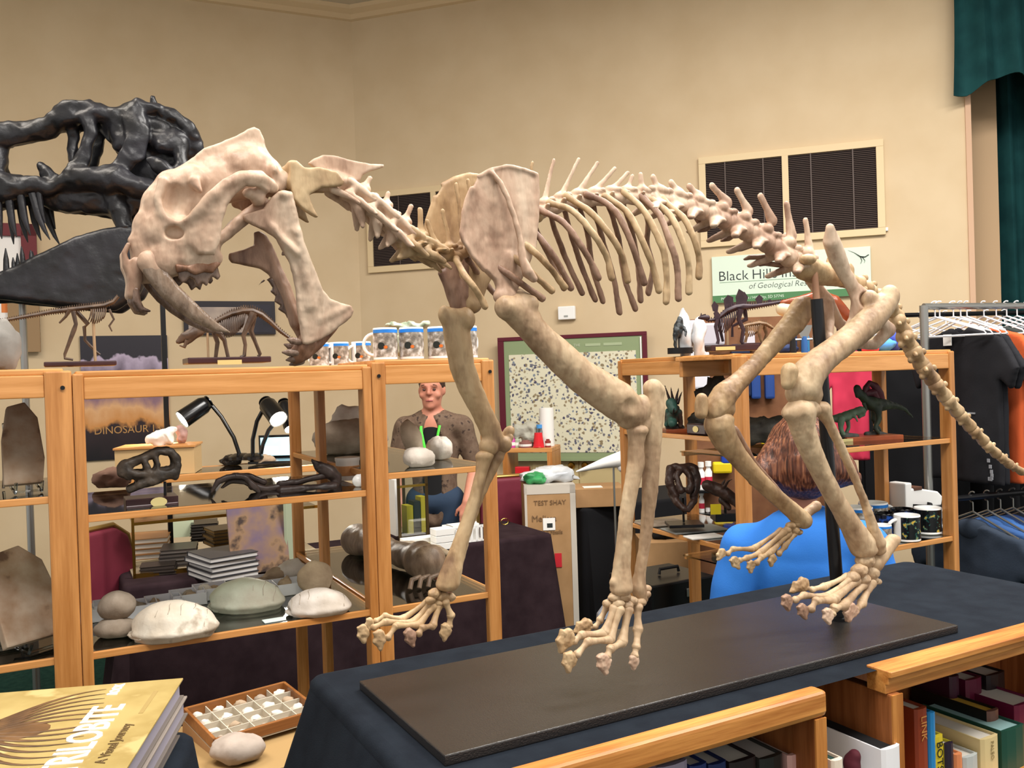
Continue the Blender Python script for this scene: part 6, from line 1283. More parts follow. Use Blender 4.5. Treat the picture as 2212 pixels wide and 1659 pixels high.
def rock(name, label, cat, p, rx, ry, rz, m, seed=0, amp=.24, yaw=0.0, n=30, mm=18, parent=None, pitch=0.0, flat_bottom=True, sc=None):
    mb = MB().ball((0,0,0), (rx,ry,rz), n, mm); V = np.array(mb.v); R0 = max(rx,ry,rz); V = V*(1 + amp*vnoise(V, (sc or 1.9)/R0, seed)[:,None] + .6*amp*vnoise(V, 4.2/R0, seed+9)[:,None] + .25*amp*vnoise(V, 10/R0, seed+5)[:,None])
    if flat_bottom: V[:,2] = np.maximum(V[:,2], -.8*rz)
    c_, s_ = math.cos(pitch), math.sin(pitch); V = np.stack([c_*V[:,0]-s_*V[:,2], V[:,1], s_*V[:,0]+c_*V[:,2]], 1); V[:,2] -= V[:,2].min()
    mb.v = [tuple(v) for v in V.tolist()]; o = mb.build(name, m, parent, smooth=True, weld=True); o.location = Vector([float(x) for x in p]); o.rotation_euler = (0,0,yaw)
    if label: tag(o, label, cat)
    return o
ROCKT = mat('rock_tan', 'B49E84', .85, '8E7862', 14, bump=.6, bscale=70); ROCKW = mat('rock_pale', 'E2DACE', .85, 'C2B6A8', 14, bump=.6, bscale=60); ROCKG = mat('rock_grey', 'AA9C8C', .85, '867868', 14, bump=.6, bscale=60)
for (x, y, z, a, lab, mm) in ((500,1004,SCZ,.05,'glossy dark magnifier base on the showcase top',mat('gloss_dark','2A2420',.15)),(570,1003,SCZ,.05,'small brown fossil on the showcase top by the post',ROCKT),(245,1052,ZM,.06,'small reddish pyramid rock left of the skull cast',mat('rock_red','8A6A5A',.8,'6A4E44',20))):
    p, m = at(x, y, z); rock('small_specimen', lab, 'specimen', p, a, a*.8, a*.55, mm, seed=x, yaw=.3)

# ---------------------------------------------------------------- fossils on the lowest glass shelf of the left case
SHELL = mat('turtle_shell', 'C2B5A2', .7, 'A39684', 12, bump=.5, bscale=60, c3='CFC6B6'); SHELLG = mat('turtle_shell_green', 'B4B8A6', .6, 'A09A88', 10, bump=.4, bscale=60)
def turtle(px, py, wpx, hpx, label, m, yaw, seed):
    p, mp = at(px, py, Zb+.003); L_ = wpx*mp*.5; h_ = hpx*mp*.92; t = thing('fossil_turtle_shell', label, 'fossil', p, yaw); s = SDF(.012)
    s.ell((0,0,h_*.25), [L_*.98, L_*.70, h_*.78]); s.ell((0,0,h_*.22), [L_*1.06, L_*.78, h_*.22]); s.ell((0,0,-h_*.62), [L_*2, L_*2, h_*.62], mode='s', k=.004)
    s.ell((-L_*.95,-.01,h_*.16), [L_*.2,L_*.35,h_*.22], mode='s', k=.01)
    s.build('carapace', m, t, .005, noise=.003, nscale=18, seed=seed)
    sm = MB(); 
    s2 = SDF(.006); s2.ell((-.01,0,h_*.12), [L_*.98,L_*.7,h_*.13]); s2.build('plastron', m, t, .006, noise=.003)
    rid = MB()
    for j in range(-3, 4):
        pts = []
        for i in range(9):
            f = -1+2*i/8; x = j*L_*.27 + .02*L_*math.sin(i*2+j); y = f*L_*.5; zz = 1-(x/(L_*.98))**2-(y/(L_*.7))**2
            pts.append((x, y, h_*.25+h_*.775*math.sqrt(max(.02, zz))))
        rid.tube(pts, .0008, 5)
    o = rid.build('shell_sutures', mat('suture','A29686',.8), t); o['kind'] = 'stuff'
    return t
turtle(375, 1372, 180, 78, 'large tan fossil turtle shell at the front left of the lowest shelf', SHELL, .15, 1)
turtle(532, 1312, 160, 66, 'greenish grey fossil turtle shell in the middle of the lowest shelf', SHELLG, .1, 2)
turtle(688, 1322, 136, 54, 'small pale fossil turtle shell at the right of the lowest shelf', mat('turtle_pale','CFC6BC',.7,'B4A89A',12,bump=.5,bscale=60), .2, 3)
p, m = at(252, 1372, Zb+.003); rock('round_concretion', 'flat brown stone under the round one at the left of the shelf', 'stone', p, 48*m, 40*m, 20*m, ROCKG, 3, .08)
p2 = (p[0]-.005, p[1]+.02, p[2]+34*m); rock('round_concretion', 'round grey brown stone balanced on a flat stone at the left of the shelf', 'stone', p2, 40*m, 36*m, 32*m, ROCKG, 5, .05)
p, m = at(682, 1284, Zb+.003); t_ = rock('disc_fossil', 'oval tan disc fossil leaning at the back of the shelf by the post', 'fossil', p, 40*m, 12*m, 36*m, ROCKT, 8, .06, yaw=.5, flat_bottom=False)
for x, y, a, b, lab, mm, sd in ((600,1240,30,18,'brown wing-like fossil fragment behind the greenish shell',ROCKT,11),(632,1228,34,22,'pale grey fossil fragment at the back right',ROCKW,12),(655,1222,26,14,'dark flat fossil fragment near the post',mat('rock_dark','5A5048',.8,'453C36',20),13)):
    p = LC.world(LC.P(x, y, .48)[0], .48, Zb+.003); m = float((p-CAM)@CF)/F; rock('fossil_fragment', lab, 'fossil', p, a*m, a*m*.5, b*m, mm, sd, .25, yaw=.4, flat_bottom=False)
# white card trays with small fossils
def tray(px, w, depth, sx, sy, label, n, seed):
    p = LC.world(LC.P(px, 1270, w)[0], w, Zb+.002); t = thing('card_tray', label, 'tray', p, LC.yaw); h_ = .036
    MB().box((-sx,-sy,0),(sx,sy,.002)).build('tray_floor', PAPER, t)
    for lo, hi in (((-sx,-sy,0),(sx,-sy+.002,h_)),((-sx,sy-.002,0),(sx,sy,h_)),((-sx,-sy,0),(-sx+.002,sy,h_)),((sx-.002,-sy,0),(sx,sy,h_))): MB().box(lo, hi).build('tray_wall', mat('tray_white','DADAE2',.6), t)
    rnd = random.Random(seed)
    for i in range(n):
        a = sx*.75/max(1, n**.5); o = rock('tray_fossil', None, None, (rnd.uniform(-sx*.5,sx*.5), rnd.uniform(-sy*.5,sy*.5), .003), a*rnd.uniform(.6,1), a*.7, a*rnd.uniform(.5,.9), rnd.choice([ROCKT,ROCKW,ROCKG]), seed*7+i, .25, n=12, mm=8, parent=None)
        o.location = t.matrix_basis @ o.location; tag(o, f'{("tan","pale","grey")[i%3]} fossil lump lying in the {label}', 'fossil', 'fossils in the white card trays')
for i, (px, w, sx, sy, lab, n) in enumerate(((185,.36,.05,.045,'first white card tray from the left post',2),(240,.40,.05,.045,'second white card tray from the left post',2),(298,.34,.05,.05,'third white card tray from the left post',2),(352,.36,.05,.05,'fourth white card tray from the left post',3),(405,.40,.05,.05,'white card tray behind the large turtle shell',3),(455,.44,.05,.05,'white card tray left of the greenish shell',2),(575,.46,.06,.05,'black-lined white tray behind the greenish shell',2),(630,.36,.055,.05,'white card tray right of the greenish shell',2))):
    tray(px, w, 0, sx, sy, lab, n, i+1)
p, m = at(592, 1340, Zb+.002); o = MB().box((-.03,-.018,0),(.03,.018,.002)).build('price_card', mat('card_mint','D6E2DE',.6), None); o.location = Vector(p.tolist()); o.rotation_euler = (0,0,.5); tag(o, 'small pale mint card on the lowest glass shelf', 'card')

# ---------------------------------------------------------------- left edge case: slabs on clear easels
def slab_on_easel(px, py, z, w, h, label, m, yaw, tilt, w_off):
    p = LC.world(LC.P(px, py, w_off)[0], w_off, z+.002); t = thing('fossil_slab', label, 'fossil slab', p, LC.yaw+yaw); tl_ = tilt; pts = [(-w,0),(-w*.9,h*.55),(-w*.55,h*.95),(w*.3,h),(w*.85,h*.8),(w,h*.3),(w*.8,0)]
    c_, s_ = math.cos(tl_), math.sin(tl_); MB().prism(pts, (0,-.02,.02), (1,0,0), (0,s_,c_), (0,-c_,s_), -.012, .012).build('slab', m, t, bevel=.004)
    e = thing('clear_easel', 'clear acrylic easel holding the '+label, 'easel', p, LC.yaw+yaw)
    for a in (-w*.6, w*.6): MB().tube([(a,-.06,.004),(a,-.005,.014),(a,.02+h*.8*s_,.02+h*.75*c_)], .004, 6).build('easel_side', ACRY, e); MB().tube([(a,-.06,.004),(a,-.075,.03)], .004, 6).build('easel_lip', ACRY, e); MB().tube([(a,.005+h*.6*s_,.02+h*.6*c_),(a,.09+h*.3*s_,.004)], .004, 6).build('easel_leg', ACRY, e)
    MB().tube([(-w*.6,-.06,.006),(w*.6,-.06,.006)], .004, 6).build('easel_bar', ACRY, e)
Z0u, Z0l = LC.P(60,1077)[2], LC.P(60,1432)[2]
SLABM = mat('slab_brown','A08E7A',.8,'5E4636',14,c3='8A7058',bump=.5,bscale=40)
slab_on_easel(52, 1062, Z0u, .05, .22, 'tall brown fossil slab on the upper left shelf', SLABM, .2, .3, .16)
slab_on_easel(75, 1420, Z0l, .09, .26, 'long brown fish slab on the lower left shelf', SLABM, .6, .5, .14)
slab_on_easel(-5, 1400, Z0l, .09, .2, 'pale blotched slab at the left picture edge', mat('slab_pale','C4B6A2',.8,'8E7C6A',9,bump=.4,bscale=40), .1, .3, .22)
p = LC.world(LC.P(35,1230,.34)[0], .34, Z0l+.002); t = thing('metal_ball_ornament', 'small polished copper ball on a pale block on the lower left shelf', 'ornament', p); MB().box((-.04,-.03,0),(.04,.03,.17)).build('block', ROCKW, t, bevel=.006); MB().ball((0,0,.195), .027, 16, 10).build('ball', mat('copper_ball','B88A6A',.15,metal=.9), t, smooth=True)
# grey rock on top of the left case
p = LC.world(LC.P(5, 790, .1)[0], .1, ZTOP-.003); rock('grey_stone', 'pale grey ribbed stone standing on the left case top', 'stone', p, .045, .04, .07, mat('stone_grey','8A8680',.85,'6E6A64',10,bump=.5,bscale=40), 4, .12)

# ---------------------------------------------------------------- narrow case: white rocks and bones
z2u, z2l = LC.P(950,1014)[2], LC.P(950,1297)[2]
def cas2(px, py, w): return LC.world(LC.P(px, py, w)[0], w, 0)
for nm, lab, px, w, z, (a,b,c), mm, sd, pit in (('standing_rock','tan wedge-shaped rock leaning up in the narrow case',893,.30,z2u,(.032,.04,.075),mat('rock_buff','CDBBA4',.85,'A8947C',14,bump=.5,bscale=60),21,.35),('white_rock','chalky white rock at the front of the narrow case',905,.12,z2u,(.052,.045,.034),ROCKW,22,0),('white_rock','chalky white lump right of the tan wedge rock',950,.30,z2u,(.045,.05,.042),ROCKW,23,0),('layered_rock','rough tan rock with a pale cap behind the oak posts',760,.80,z2u,(.14,.10,.07),ROCKG,24,0),('rock_cap','pale rounded cap stone behind the oak posts',765,.98,z2u,(.12,.06,.10),ROCKW,25,0)):
    p = cas2(px, 990, w); rock(nm, lab, 'rock', (p[0],p[1],z+.002), a, b, c, mm, sd, .14, yaw=.4, pitch=pit)
BIGB = bonemat('big_bone', '8A7460', '6E5A48', '4A3A2E', 14)
t = thing('large_fossil_bone', 'big dark brown fossil limb bone lying on the lowest shelf of the narrow case', 'fossil bone', (0,0,0)); s = SDF(.02)
s.tube([LC.world(LC.P(x,y,w)[0], w, z2l+.055) for x, y, w in ((770,1180,.85),(830,1210,.62),(890,1250,.40),(925,1270,.28))], [.06,.042,.045,.06]); s.ell(LC.world(LC.P(915,1250,.32)[0],.34,z2l+.06), [.05,.06,.055]); s.build('bone_shaft', BIGB, t, .008, noise=.006, nscale=14)
t = thing('fossil_jaw_piece', 'slender tan fossil jaw piece behind the big dark bone', 'fossil bone', (0,0,0)); s = SDF(.01); s.tube([LC.world(LC.P(x,y,w)[0], w, z2l+.03) for x, y, w in ((880,1225,.75),(940,1235,.55),(985,1240,.42))], [.02,.028,.012]); s.build('jaw', bonemat('jaw_tan','A8977E','8E7C64','5E4E3E',20), t, .006, noise=.003, nscale=20)
p = cas2(905, 1260, .16); t = thing('small_claw_fossil', 'small hooked tan fossil claws at the front of the lowest narrow shelf', 'fossil', (p[0],p[1],z2l+.002), .4)
for i in range(3): MB().tube([(-.03+.03*i,0,.004),(-.02+.03*i,.01,.03),(.01+.03*i,.02,.035),(.03+.03*i,.02,.015)], [.008,.009,.007,.002], 8).build('claw', BIGB, t, smooth=True)
# plastic tubs and camera seen between the posts
p = LC.world(LC.P(752,1045,.30)[0],.30,ZM+.002); t = thing('plastic_tub', 'frosted plastic tub with a tan label on the middle shelf by the post', 'tub', p); MB().lathe([(0,0),(.035,0),(.038,.06),(.04,.062),(.04,.072),(0,.072)], 20).build('tub_body', mat('frost_plastic','D6CEC6',.4), t, smooth=True); MB().lathe([(.037,.015),(.0385,.016),(.039,.045),(.038,.046)], 20).build('tub_label', mat('label_tan','B07A4A',.6), t)
p = LC.world(LC.P(778,1062,.10)[0],.10,ZM+.002); rock('white_specimen', 'bright white nodule at the right end of the middle shelf', 'specimen', p, .022,.02,.02, WHITE, 31, .1)
# ---------------------------------------------------------------- mugs
def print_mat(name, kind):
    m = bpy.data.materials.new(name); m.use_nodes = True; N = m.node_tree.nodes; L = m.node_tree.links; b = N['Principled BSDF']; b.inputs['Roughness'].default_value = .2
    tc = N.new('ShaderNodeTexCoord'); sx = N.new('ShaderNodeSeparateXYZ'); L.new(tc.outputs['Object'], sx.inputs[0]); n = N.new('ShaderNodeTexNoise'); n.inputs['Scale'].default_value = 55; n.inputs['Detail'].default_value = 4; L.new(tc.outputs['Object'], n.inputs['Vector'])
    r = N.new('ShaderNodeValToRGB'); e = r.color_ramp.elements
    if kind == 'photo': cols = ((.3,'5E564E'),(.48,'8E8478'),(.56,'B0A89E'),(.68,'D6D4D2'))
    elif kind == 'blue': cols = ((.4,'0E1220'),(.52,'121830'),(.58,'1E3A7A'),(.66,'2C58B0'))
    else: cols = ((.45,'101214'),(.58,'14181A'),(.62,'2A6A60'),(.68,'C9A43A'))
    e[0].position, e[0].color = cols[0][0], lin(cols[0][1]); e[1].position, e[1].color = cols[-1][0], lin(cols[-1][1])
    for p_, c in cols[1:-1]: x = e.new(p_); x.color = lin(c)
    L.new(n.outputs['Fac'], r.inputs[0]); L.new(r.outputs[0], b.inputs['Base Color']); return m
PM = {k: print_mat('mug_print_'+k, k) for k in ('photo','blue','dark')}
SKYB = mat('mug_sky_blue', '2F7FD6', .2); BEAK = mat('mug_beak', 'D9702A', .3); BIRD = mat('mug_bird', '22241E', .3); BLKG = mat('mug_black', '0D0D10', .12)
def mug(p, yaw, R_, h_, label, kind='photo', grp=None, bodym=None, handle=0.0):
    t = thing('mug', label, 'mug', p, yaw, grp); bm_ = bodym or WHITE
    MB().lathe([(0,.0),(R_*.9,0),(R_,h_*.03),(R_,h_*.98),(R_*.97,h_),(R_*.93,h_*.98),(R_*.92,h_*.06),(0,h_*.06)], 32).build('cup', bm_, t, smooth=True)
    hp = [(R_*.94+R_*.85*math.sin(a)*1.0, 0, h_*(.5+.33*math.cos(a))) for a in [i/12*math.pi for i in range(13)]]
    c, s_ = math.cos(handle), math.sin(handle); MB().tube([(x*c, x*s_, z) for x, y, z in hp], R_*.14, 10).build('handle', bm_, t, smooth=True)
    if kind:
        def band(a0, a1, z0, z1, off, m, nm, n=24, par=t):
            vs = []; 
            for i in range(n+1):
                a = a0+(a1-a0)*i/n
                for z in (z0, z1): vs.append(((R_+off)*math.cos(a), (R_+off)*math.sin(a), z))
            return MB().add(vs, [(2*i,2*i+2,2*i+3,2*i+1) for i in range(n)]).build(nm, m, par, smooth=True)
        hb = handle; pr = band(hb+.45, hb+2*math.pi-.45, h_*.10, h_*.94, .0004, PM[kind], 'print')
        if kind == 'photo':
            band(hb+.45, hb+2*math.pi-.45, h_*.84, h_*.945, .0007, SKYB, 'sky_strip', par=pr)
            for fa in (-math.pi/2,):
                for (da, dz, sa, sz, m, nm) in ((-.05,.44,.30,.11,BIRD,'bird_head'),(.32,.40,.16,.05,BEAK,'bird_beak')):
                    n = 14; vs = [((R_+.001)*math.cos(fa+da), (R_+.001)*math.sin(fa+da), h_*dz)] + [((R_+.001)*math.cos(fa+da+sa*math.cos(2*math.pi*i/n)), (R_+.001)*math.sin(fa+da+sa*math.cos(2*math.pi*i/n)), h_*(dz+sz*math.sin(2*math.pi*i/n))) for i in range(n)]
                    MB().add(vs, [(0,i+1,(i+1)%n+1) for i in range(n)]).build(nm, m, pr, smooth=True)
    return t
MG = 'picture mugs on the left cases'
for px, w, hd, lab in ((833,.075,math.pi+.15,'picture mug with its white handle to the left, first in the front row'),(890,.075,1.6,'second picture mug in the front row on the narrow case'),(951,.075,1.6,'third picture mug in the front row, beside the leg bone'),(1006,.075,1.2,'picture mug at the right end of the front row, behind the leg bone')):
    p = LC.world(LC.P(px, 770, w)[0], w, ZTOP); m = float((p-CAM)@CF)/F; mug(p, -.15, 26*m, 70*m, lab, handle=hd, grp=MG)
for px, hd, lab in ((690,2.6,'small picture mug half hidden by the cat jaw'),(733,math.pi+.9,'small picture mug with a handle toward us, first of the back row'),(781,math.pi+.9,'small picture mug with a handle toward us, second of the back row')):
    w = .42; p = LC.world(LC.P(px, 780, w)[0], w, ZTOP-.012); m = float((p-CAM)@CF)/F; mug(p, -.15, 21*m, 54*m, lab, handle=hd, grp=MG)
p = LC.world(LC.P(880, 705, .17)[0], .17, ZTOP); m = float((p-CAM)@CF)/F
s = SDF(.01)
for i in range(9): s.ell((-.06+.015*i, .01*math.sin(i*2), 76*m+.004*math.sin(i*1.7)), [.014,.02,.008])
s.ell((0,0,40*m), [.05,.035,38*m]); o = s.build('crumpled_cloth', mat('cloth_pale_green','C4C9B4',.8,'7E8A72',40), None, .004, noise=.005, nscale=60); o.location = Vector(p.tolist()); tag(o, 'crumpled pale green cloth bundle rising behind the front mugs', 'cloth')
MR = 'mugs on the lower right shelf'
for px, py, w, wpx, hpx, kind, hd, lab, bm_ in ((1960,1160,.05,27,56,'dark',math.pi+.1,'black mug with teal marks and a white handle to the left',WHITE),(2005,1162,.10,28,56,'dark',.1,'black mug with a yellow landscape and a white handle to the right',WHITE),(1910,1110,.16,24,50,'blue',2.0,'navy mug with blue figures in the second row',BLKG),(1950,1108,.18,24,50,'blue',2.0,'navy mug with blue figures right of its twin',BLKG),(1855,1106,.24,30,60,'photo',2.4,'picture mug at the back of the lower shelf, left of the others',WHITE),(1888,1100,.27,30,60,'photo',.1,'picture mug with its handle to the right at the back',WHITE),(1905,1172,.05,20,44,'photo',1.2,'short picture mug behind the heel bone',WHITE),(1866,1150,.08,20,50,'blue',1.2,'dark mug half hidden by the shin bone',BLKG),(1990,1100,.24,24,46,'blue',.4,'black mug in the back row near the white case',BLKG)):
    p = RC.world(RC.P(px, 1160, w)[0], w, ZRl+.002); m = float((p-CAM)@CF)/F; mug(p, RC.yaw*.3, wpx*m, hpx*m, lab, kind, handle=hd, grp=MR, bodym=bm_)
# ---------------------------------------------------------------- left wall: posters, picture, doorway panel
def LWp(px, py, w=-.02): return WL.P(px, py, w)
a, b = LWp(172,726), LWp(370,985); t = thing('film_poster', 'dark film poster with a glowing sunset sky and gold capital letters', 'poster', WL.world(a[0], -.02, b[2]), WL.yaw); w_, h_ = b[0]-a[0], a[2]-b[2]
def sky_mat():
    m = bpy.data.materials.new('poster_sky'); m.use_nodes = True; N = m.node_tree.nodes; L = m.node_tree.links; bs = N['Principled BSDF']; bs.inputs['Roughness'].default_value = .35
    tc = N.new('ShaderNodeTexCoord'); sp = N.new('ShaderNodeSeparateXYZ'); L.new(tc.outputs['Generated'], sp.inputs[0]); n = N.new('ShaderNodeTexNoise'); n.inputs['Scale'].default_value = 4; n.inputs['Detail'].default_value = 4; L.new(tc.outputs['Generated'], n.inputs['Vector'])
    ad = N.new('ShaderNodeMath'); ad.operation = 'MULTIPLY_ADD'; ad.inputs[1].default_value = .35; L.new(n.outputs['Fac'], ad.inputs[0]); L.new(sp.outputs[2], ad.inputs[2])
    r = N.new('ShaderNodeValToRGB'); e = r.color_ramp.elements; e[0].position = .18; e[0].color = lin('0C0A10'); e[1].position = 1.1; e[1].color = lin('1E1A26')
    for p_, c in ((.42,'2A1C20'),(.46,'C98A4A'),(.56,'D9A878'),(.68,'8A6A78'),(.85,'4A3E50'),(.98,'B8A8C0')): x = e.new(min(1, p_)); x.color = lin(c)
    L.new(ad.outputs[0], r.inputs[0]); L.new(r.outputs[0], bs.inputs['Base Color']); return m
MB().box((0,0,0),(w_,.012,h_)).build('sheet', sky_mat(), t); text('DINOSAUR 13', h_*.085, mat('gold_letter','B88A52',.5), t, (w_*.12,-.001,h_*.235), UPR, xs=.95)
a, b = LWp(395,650,-.03), LWp(596,722,-.03); t = thing('framed_picture', 'framed dark picture on the left wall behind the mounted skeleton model', 'picture', WL.world(a[0], -.03, b[2]), WL.yaw); w_, h_ = b[0]-a[0], a[2]-b[2]
MB().box((0,0,0),(w_,.02,h_)).build('frame', mat('frame_dark','221C24',.4), t, bevel=.003); MB().box((w_*.05,-.003,h_*.06),(w_*.7,0,h_*.82)).build('print', mat('pic_grey','B8A698',.5,'8A7E7A',5), t); MB().box((w_*.72,-.003,h_*.06),(w_*.96,0,h_*.9)).build('print', mat('pic_dark','2E2C3A',.5,'1E1C26',5), t)
q = PX(Fr(np.append(BT.world(BT.P(356,780,.75)[0], .75)[:2], 0), BT.yaw)); t = q.root('easel_post', 'slim black upright easel post behind the left case', 'post'); c = q.p(356,800); MB().box((c[0]-.012,-.012,0),(c[0]+.012,.012,q.p(352,640)[2])).build('upright', BLACK, t); MB().box((c[0]-.15,-.15,0),(c[0]+.15,.15,.015)).build('foot', BLACK, t)
a, b = LWp(-60,480,-.05), LWp(88,760,-.05); t = thing('hanging_banner', 'white banner with orange letters in a dark red frame at the left edge', 'banner', WL.world(a[0], -.05, b[2]), WL.yaw); w_, h_ = b[0]-a[0], a[2]-b[2]
MB().box((0,.01,0),(w_,.02,h_)).build('white_panel', mat('banner_white','F4F0EC',.5), t)
for lo, hi in (((0,-.02,h_-.09),(w_,.02,h_)),((w_-.10,-.02,h_*.42),(w_,.02,h_))): MB().box(lo, hi).build('frame_bar', mat('dark_red_frame','6A1C24',.5), t, bevel=.003)
MB().box((w_-.20,-.02,0),(w_,.02,h_*.42)).build('tan_side', mat('tan_side','9A7E5C',.7), t); text('RI', h_*.16, mat('orange_letter','E0803A',.5), t, (w_*.40,.009,h_*.37), UPR, bold=.012)
# ---------------------------------------------------------------- under the chart: oak shelf unit with oddments
p0 = aty(1100, 970, 6.1); f = Fr((p0[0], p0[1], 0), -.25); q = PX(f)
zs = q.p(1150, 968)[2]; ua, ub = q.p(1085,968)[0], q.p(1192,968)[0]
t = q.root('small_oak_shelf', 'small oak shelf unit below the specimen chart', 'shelf')
MB().box((ua,0,zs-.03),(ub,.3,zs)).build('top_board', OAKX, t, bevel=.003)
for u in (ua, ub-.035): MB().box((u,0,.0),(u+.035,.3,zs-.03)).build('side_board', OAKZ, t)
MB().box((ua+.035,0,zs-.32),(ub-.035,.3,zs-.295)).build('lower_board', OAKX, t)
def onshelf(px, w): return f.world(q.p(px, 968)[0], w, zs+.001)
M5 = q.m(1150, 968)
t = thing('paper_towel_roll', 'white paper towel roll standing on the small oak shelf', 'paper towels', onshelf(1172,.16)); MB().lathe([(0,0),(16*M5,0),(16*M5,84*M5),(5*M5,84*M5),(5*M5,80*M5)], 28).build('roll', PAPER, t, smooth=True); MB().lathe([(5*M5,.0),(5*M5,83*M5),(4*M5,83*M5)], 14).build('core', CARD, t)
t = thing('red_cup', 'upside down red plastic cup on the small oak shelf', 'cup', onshelf(1161,.04)); MB().lathe([(12.5*M5,0),(12*M5,3*M5),(8.5*M5,32*M5),(0,32*M5)], 24).build('cup_wall', mat('red_plastic','D8242E',.3), t, smooth=True); MB().lathe([(12.5*M5,0),(13.2*M5,1*M5),(12.5*M5,2.2*M5)], 24).build('cup_rim', mat('red_plastic','D8242E',.3), t, smooth=True)
t = thing('blue_capped_bottle', 'clear bottle with a blue cap behind the red cup', 'bottle', onshelf(1158,.12)); MB().lathe([(0,0),(8*M5,0),(8*M5,34*M5),(5*M5,40*M5),(5*M5,42*M5)], 18).build('bottle_body', glassy('clear_plastic'), t, smooth=True); MB().lathe([(6.5*M5,40*M5),(6.5*M5,48*M5),(0,48*M5)], 18).build('cap', mat('cap_blue','4A96D8',.4), t)
s = SDF(.02); s.ell((0,0,.09), [.075,.07,.085]); s.ell((-.07,-.02,.12), [.035,.03,.03]); s.ell((-.1,-.02,.10), [.03,.03,.06]); s.ell((-.02,-.07,.1), [.03,.03,.03], mode='s'); t = thing('small_skull_cast', 'small pale grey skull cast with a dark opening on the oak shelf', 'skull', onshelf(1135,.18)); s.build('skull', mat('pale_grey_cast','A8A698',.6), t, .006, noise=.003); MB().lathe([(.03,0),(.05,0),(.05,.012),(0,.012)], 20).build('stand', BLACK, t)
for px, w, c, h_, r_, lab in ((1089,.2,'A8C8D8',.13,.03,'white and blue tube bottle at the left end of the oak shelf'),(1104,.05,'C24A9A',.075,.018,'tiny magenta bottle on the oak shelf'),(1113,.06,'A8B49A',.07,.018,'tiny pale green bottle on the oak shelf'),(1132,.05,'8E5E58',.05,.045,'squat pink brown tin on the oak shelf'),(1180,.06,'8A3A34',.055,.02,'small brick red box beside the red cup')):
    t = thing('small_container', lab, 'container', onshelf(px, w)); MB().lathe([(0,0),(r_,0),(r_,h_*.75),(r_*.6,h_*.85),(r_*.6,h_),(0,h_)], 16).build('container_body', mat('cont_'+c, c, .4), t, smooth=True); MB().lathe([(r_*1.02,h_*.2),(r_*1.02,h_*.5),(r_*.98,h_*.5)], 16).build('container_label', PAPER, t)
# shelf contents below: coloured boxes
for px, w, lab, c, sz in ((1105,.05,'yellow snack box on the lower board of the oak shelf','E8C020',(.09,.05,.09)),(1122,.03,'red and white snack packet beside the yellow box','C8202A',(.05,.03,.16)),(1140,.12,'black bag on the lower board of the oak shelf','16161A',(.08,.06,.12))):
    o = MB().box((-sz[0],-sz[1],0),(sz[0],sz[1],sz[2])).build('snack_box', mat('snack_'+c, c, .45), None, bevel=.006); pp = f.world(q.p(px,1000)[0], w+.06, zs-.294); o.location = Vector(pp.tolist()); o.rotation_euler=(0,0,-.2); tag(o, lab, 'box')
# tall cardboard box and friends
p = aty(1195, 1290, 5.1); zb_ = 0.0
fbx = Fr((p[0], p[1], 0), .05); q = PX(fbx); a, b = q.p(1133,1060), q.p(1242,1060)
z1 = q.p(1190,1048)[2]; t = q.root('tall_cardboard_box', 'tall brown cardboard box with marker writing and a white label', 'box'); bw_ = b[0]-a[0]
MB().box((a[0],0,.0),(b[0],.35,z1)).build('carton', CARD, t, bevel=.004)
for lo, hi in (((a[0]-.001,-.002,z1-.05),(b[0]+.001,.1,z1+.001)),((b[0]-.03,-.002,0),(b[0]+.002,.02,z1)),((a[0]-.002,-.002,0),(a[0]+.012,.02,z1)),((a[0]-.001,-.002,0),(b[0]+.001,.02,.03))): MB().box(lo, hi).build('packing_tape', mat('tape_clear','C4BCB0',.25), t)
MK = mat('marker_ink','7A5E42',.9); text('TEST SHAY', .038, MK, t, (a[0]+.05,-.003,z1-.10), UPR); text('Melissa', .05, MK, t, (a[0]+.035,-.003,z1-.19), UPR); text('Minerals & Fossils', .034, MK, t, (a[0]+.02,-.003,z1-.27), UPR, xs=.8)
c = q.p(1186,1132); lb_ = MB().box((c[0]-.035,-.004,c[2]-.035),(c[0]+.035,-.001,c[2]+.035)).build('white_label', PAPER, t); MB().box((c[0]-.012,-.005,c[2]-.02),(c[0]+.02,-.004,c[2]+.005)).build('label_print', INK, lb_)
c = q.p(1240,1170); MB().box((b[0]-.002,.05,c[2]-.06),(b[0]+.003,.14,c[2]+.02)).build('red_sticker', mat('sticker_red','C02A34',.5), t); c = q.p(1206,1210); MB().box((c[0]-.02,-.004,c[2]-.04),(c[0]+.02,-.001,c[2]+.04)).build('red_sticker', mat('sticker_red','C02A34',.5), t)
def baggy(name, label, p, rx, ry, rz, m, seed, amp=.35, n=26, mm=16): return rock(name, label, 'bag', p, rx, ry, rz, m, seed, amp, n=n, mm=mm, sc=2.6)
FILM = mat('plastic_film','D6D8DA',.18,'A8ACB0',9,spec=.8); GREENB = mat('bag_green','2E7A48',.4,'3E9A5A',12)
top = fbx.world(*(q.p(1190,1046)*np.array([1,0,0]) + np.array([0,.18,0])), 0.0)if False else fbx.world(q.p(1190,1046)[0], .17, z1+.002)
baggy('crumpled_plastic_bag', 'crumpled clear plastic bag heaped on the tall cardboard box', (top[0]+.02, top[1], z1+.002), .16, .10, .05, FILM, 41)
baggy('green_plastic_bag', 'crumpled green plastic bag at the left of the heap', (top[0]-.08, top[1]-.08, z1+.002), .075, .05, .035, GREENB, 42)
p = atz(1300, 1090, .78); t = thing('shallow_carton', 'shallow brown carton with a white shipping label on the black table', 'box', (p[0], p[1]+.02, .762), .05)
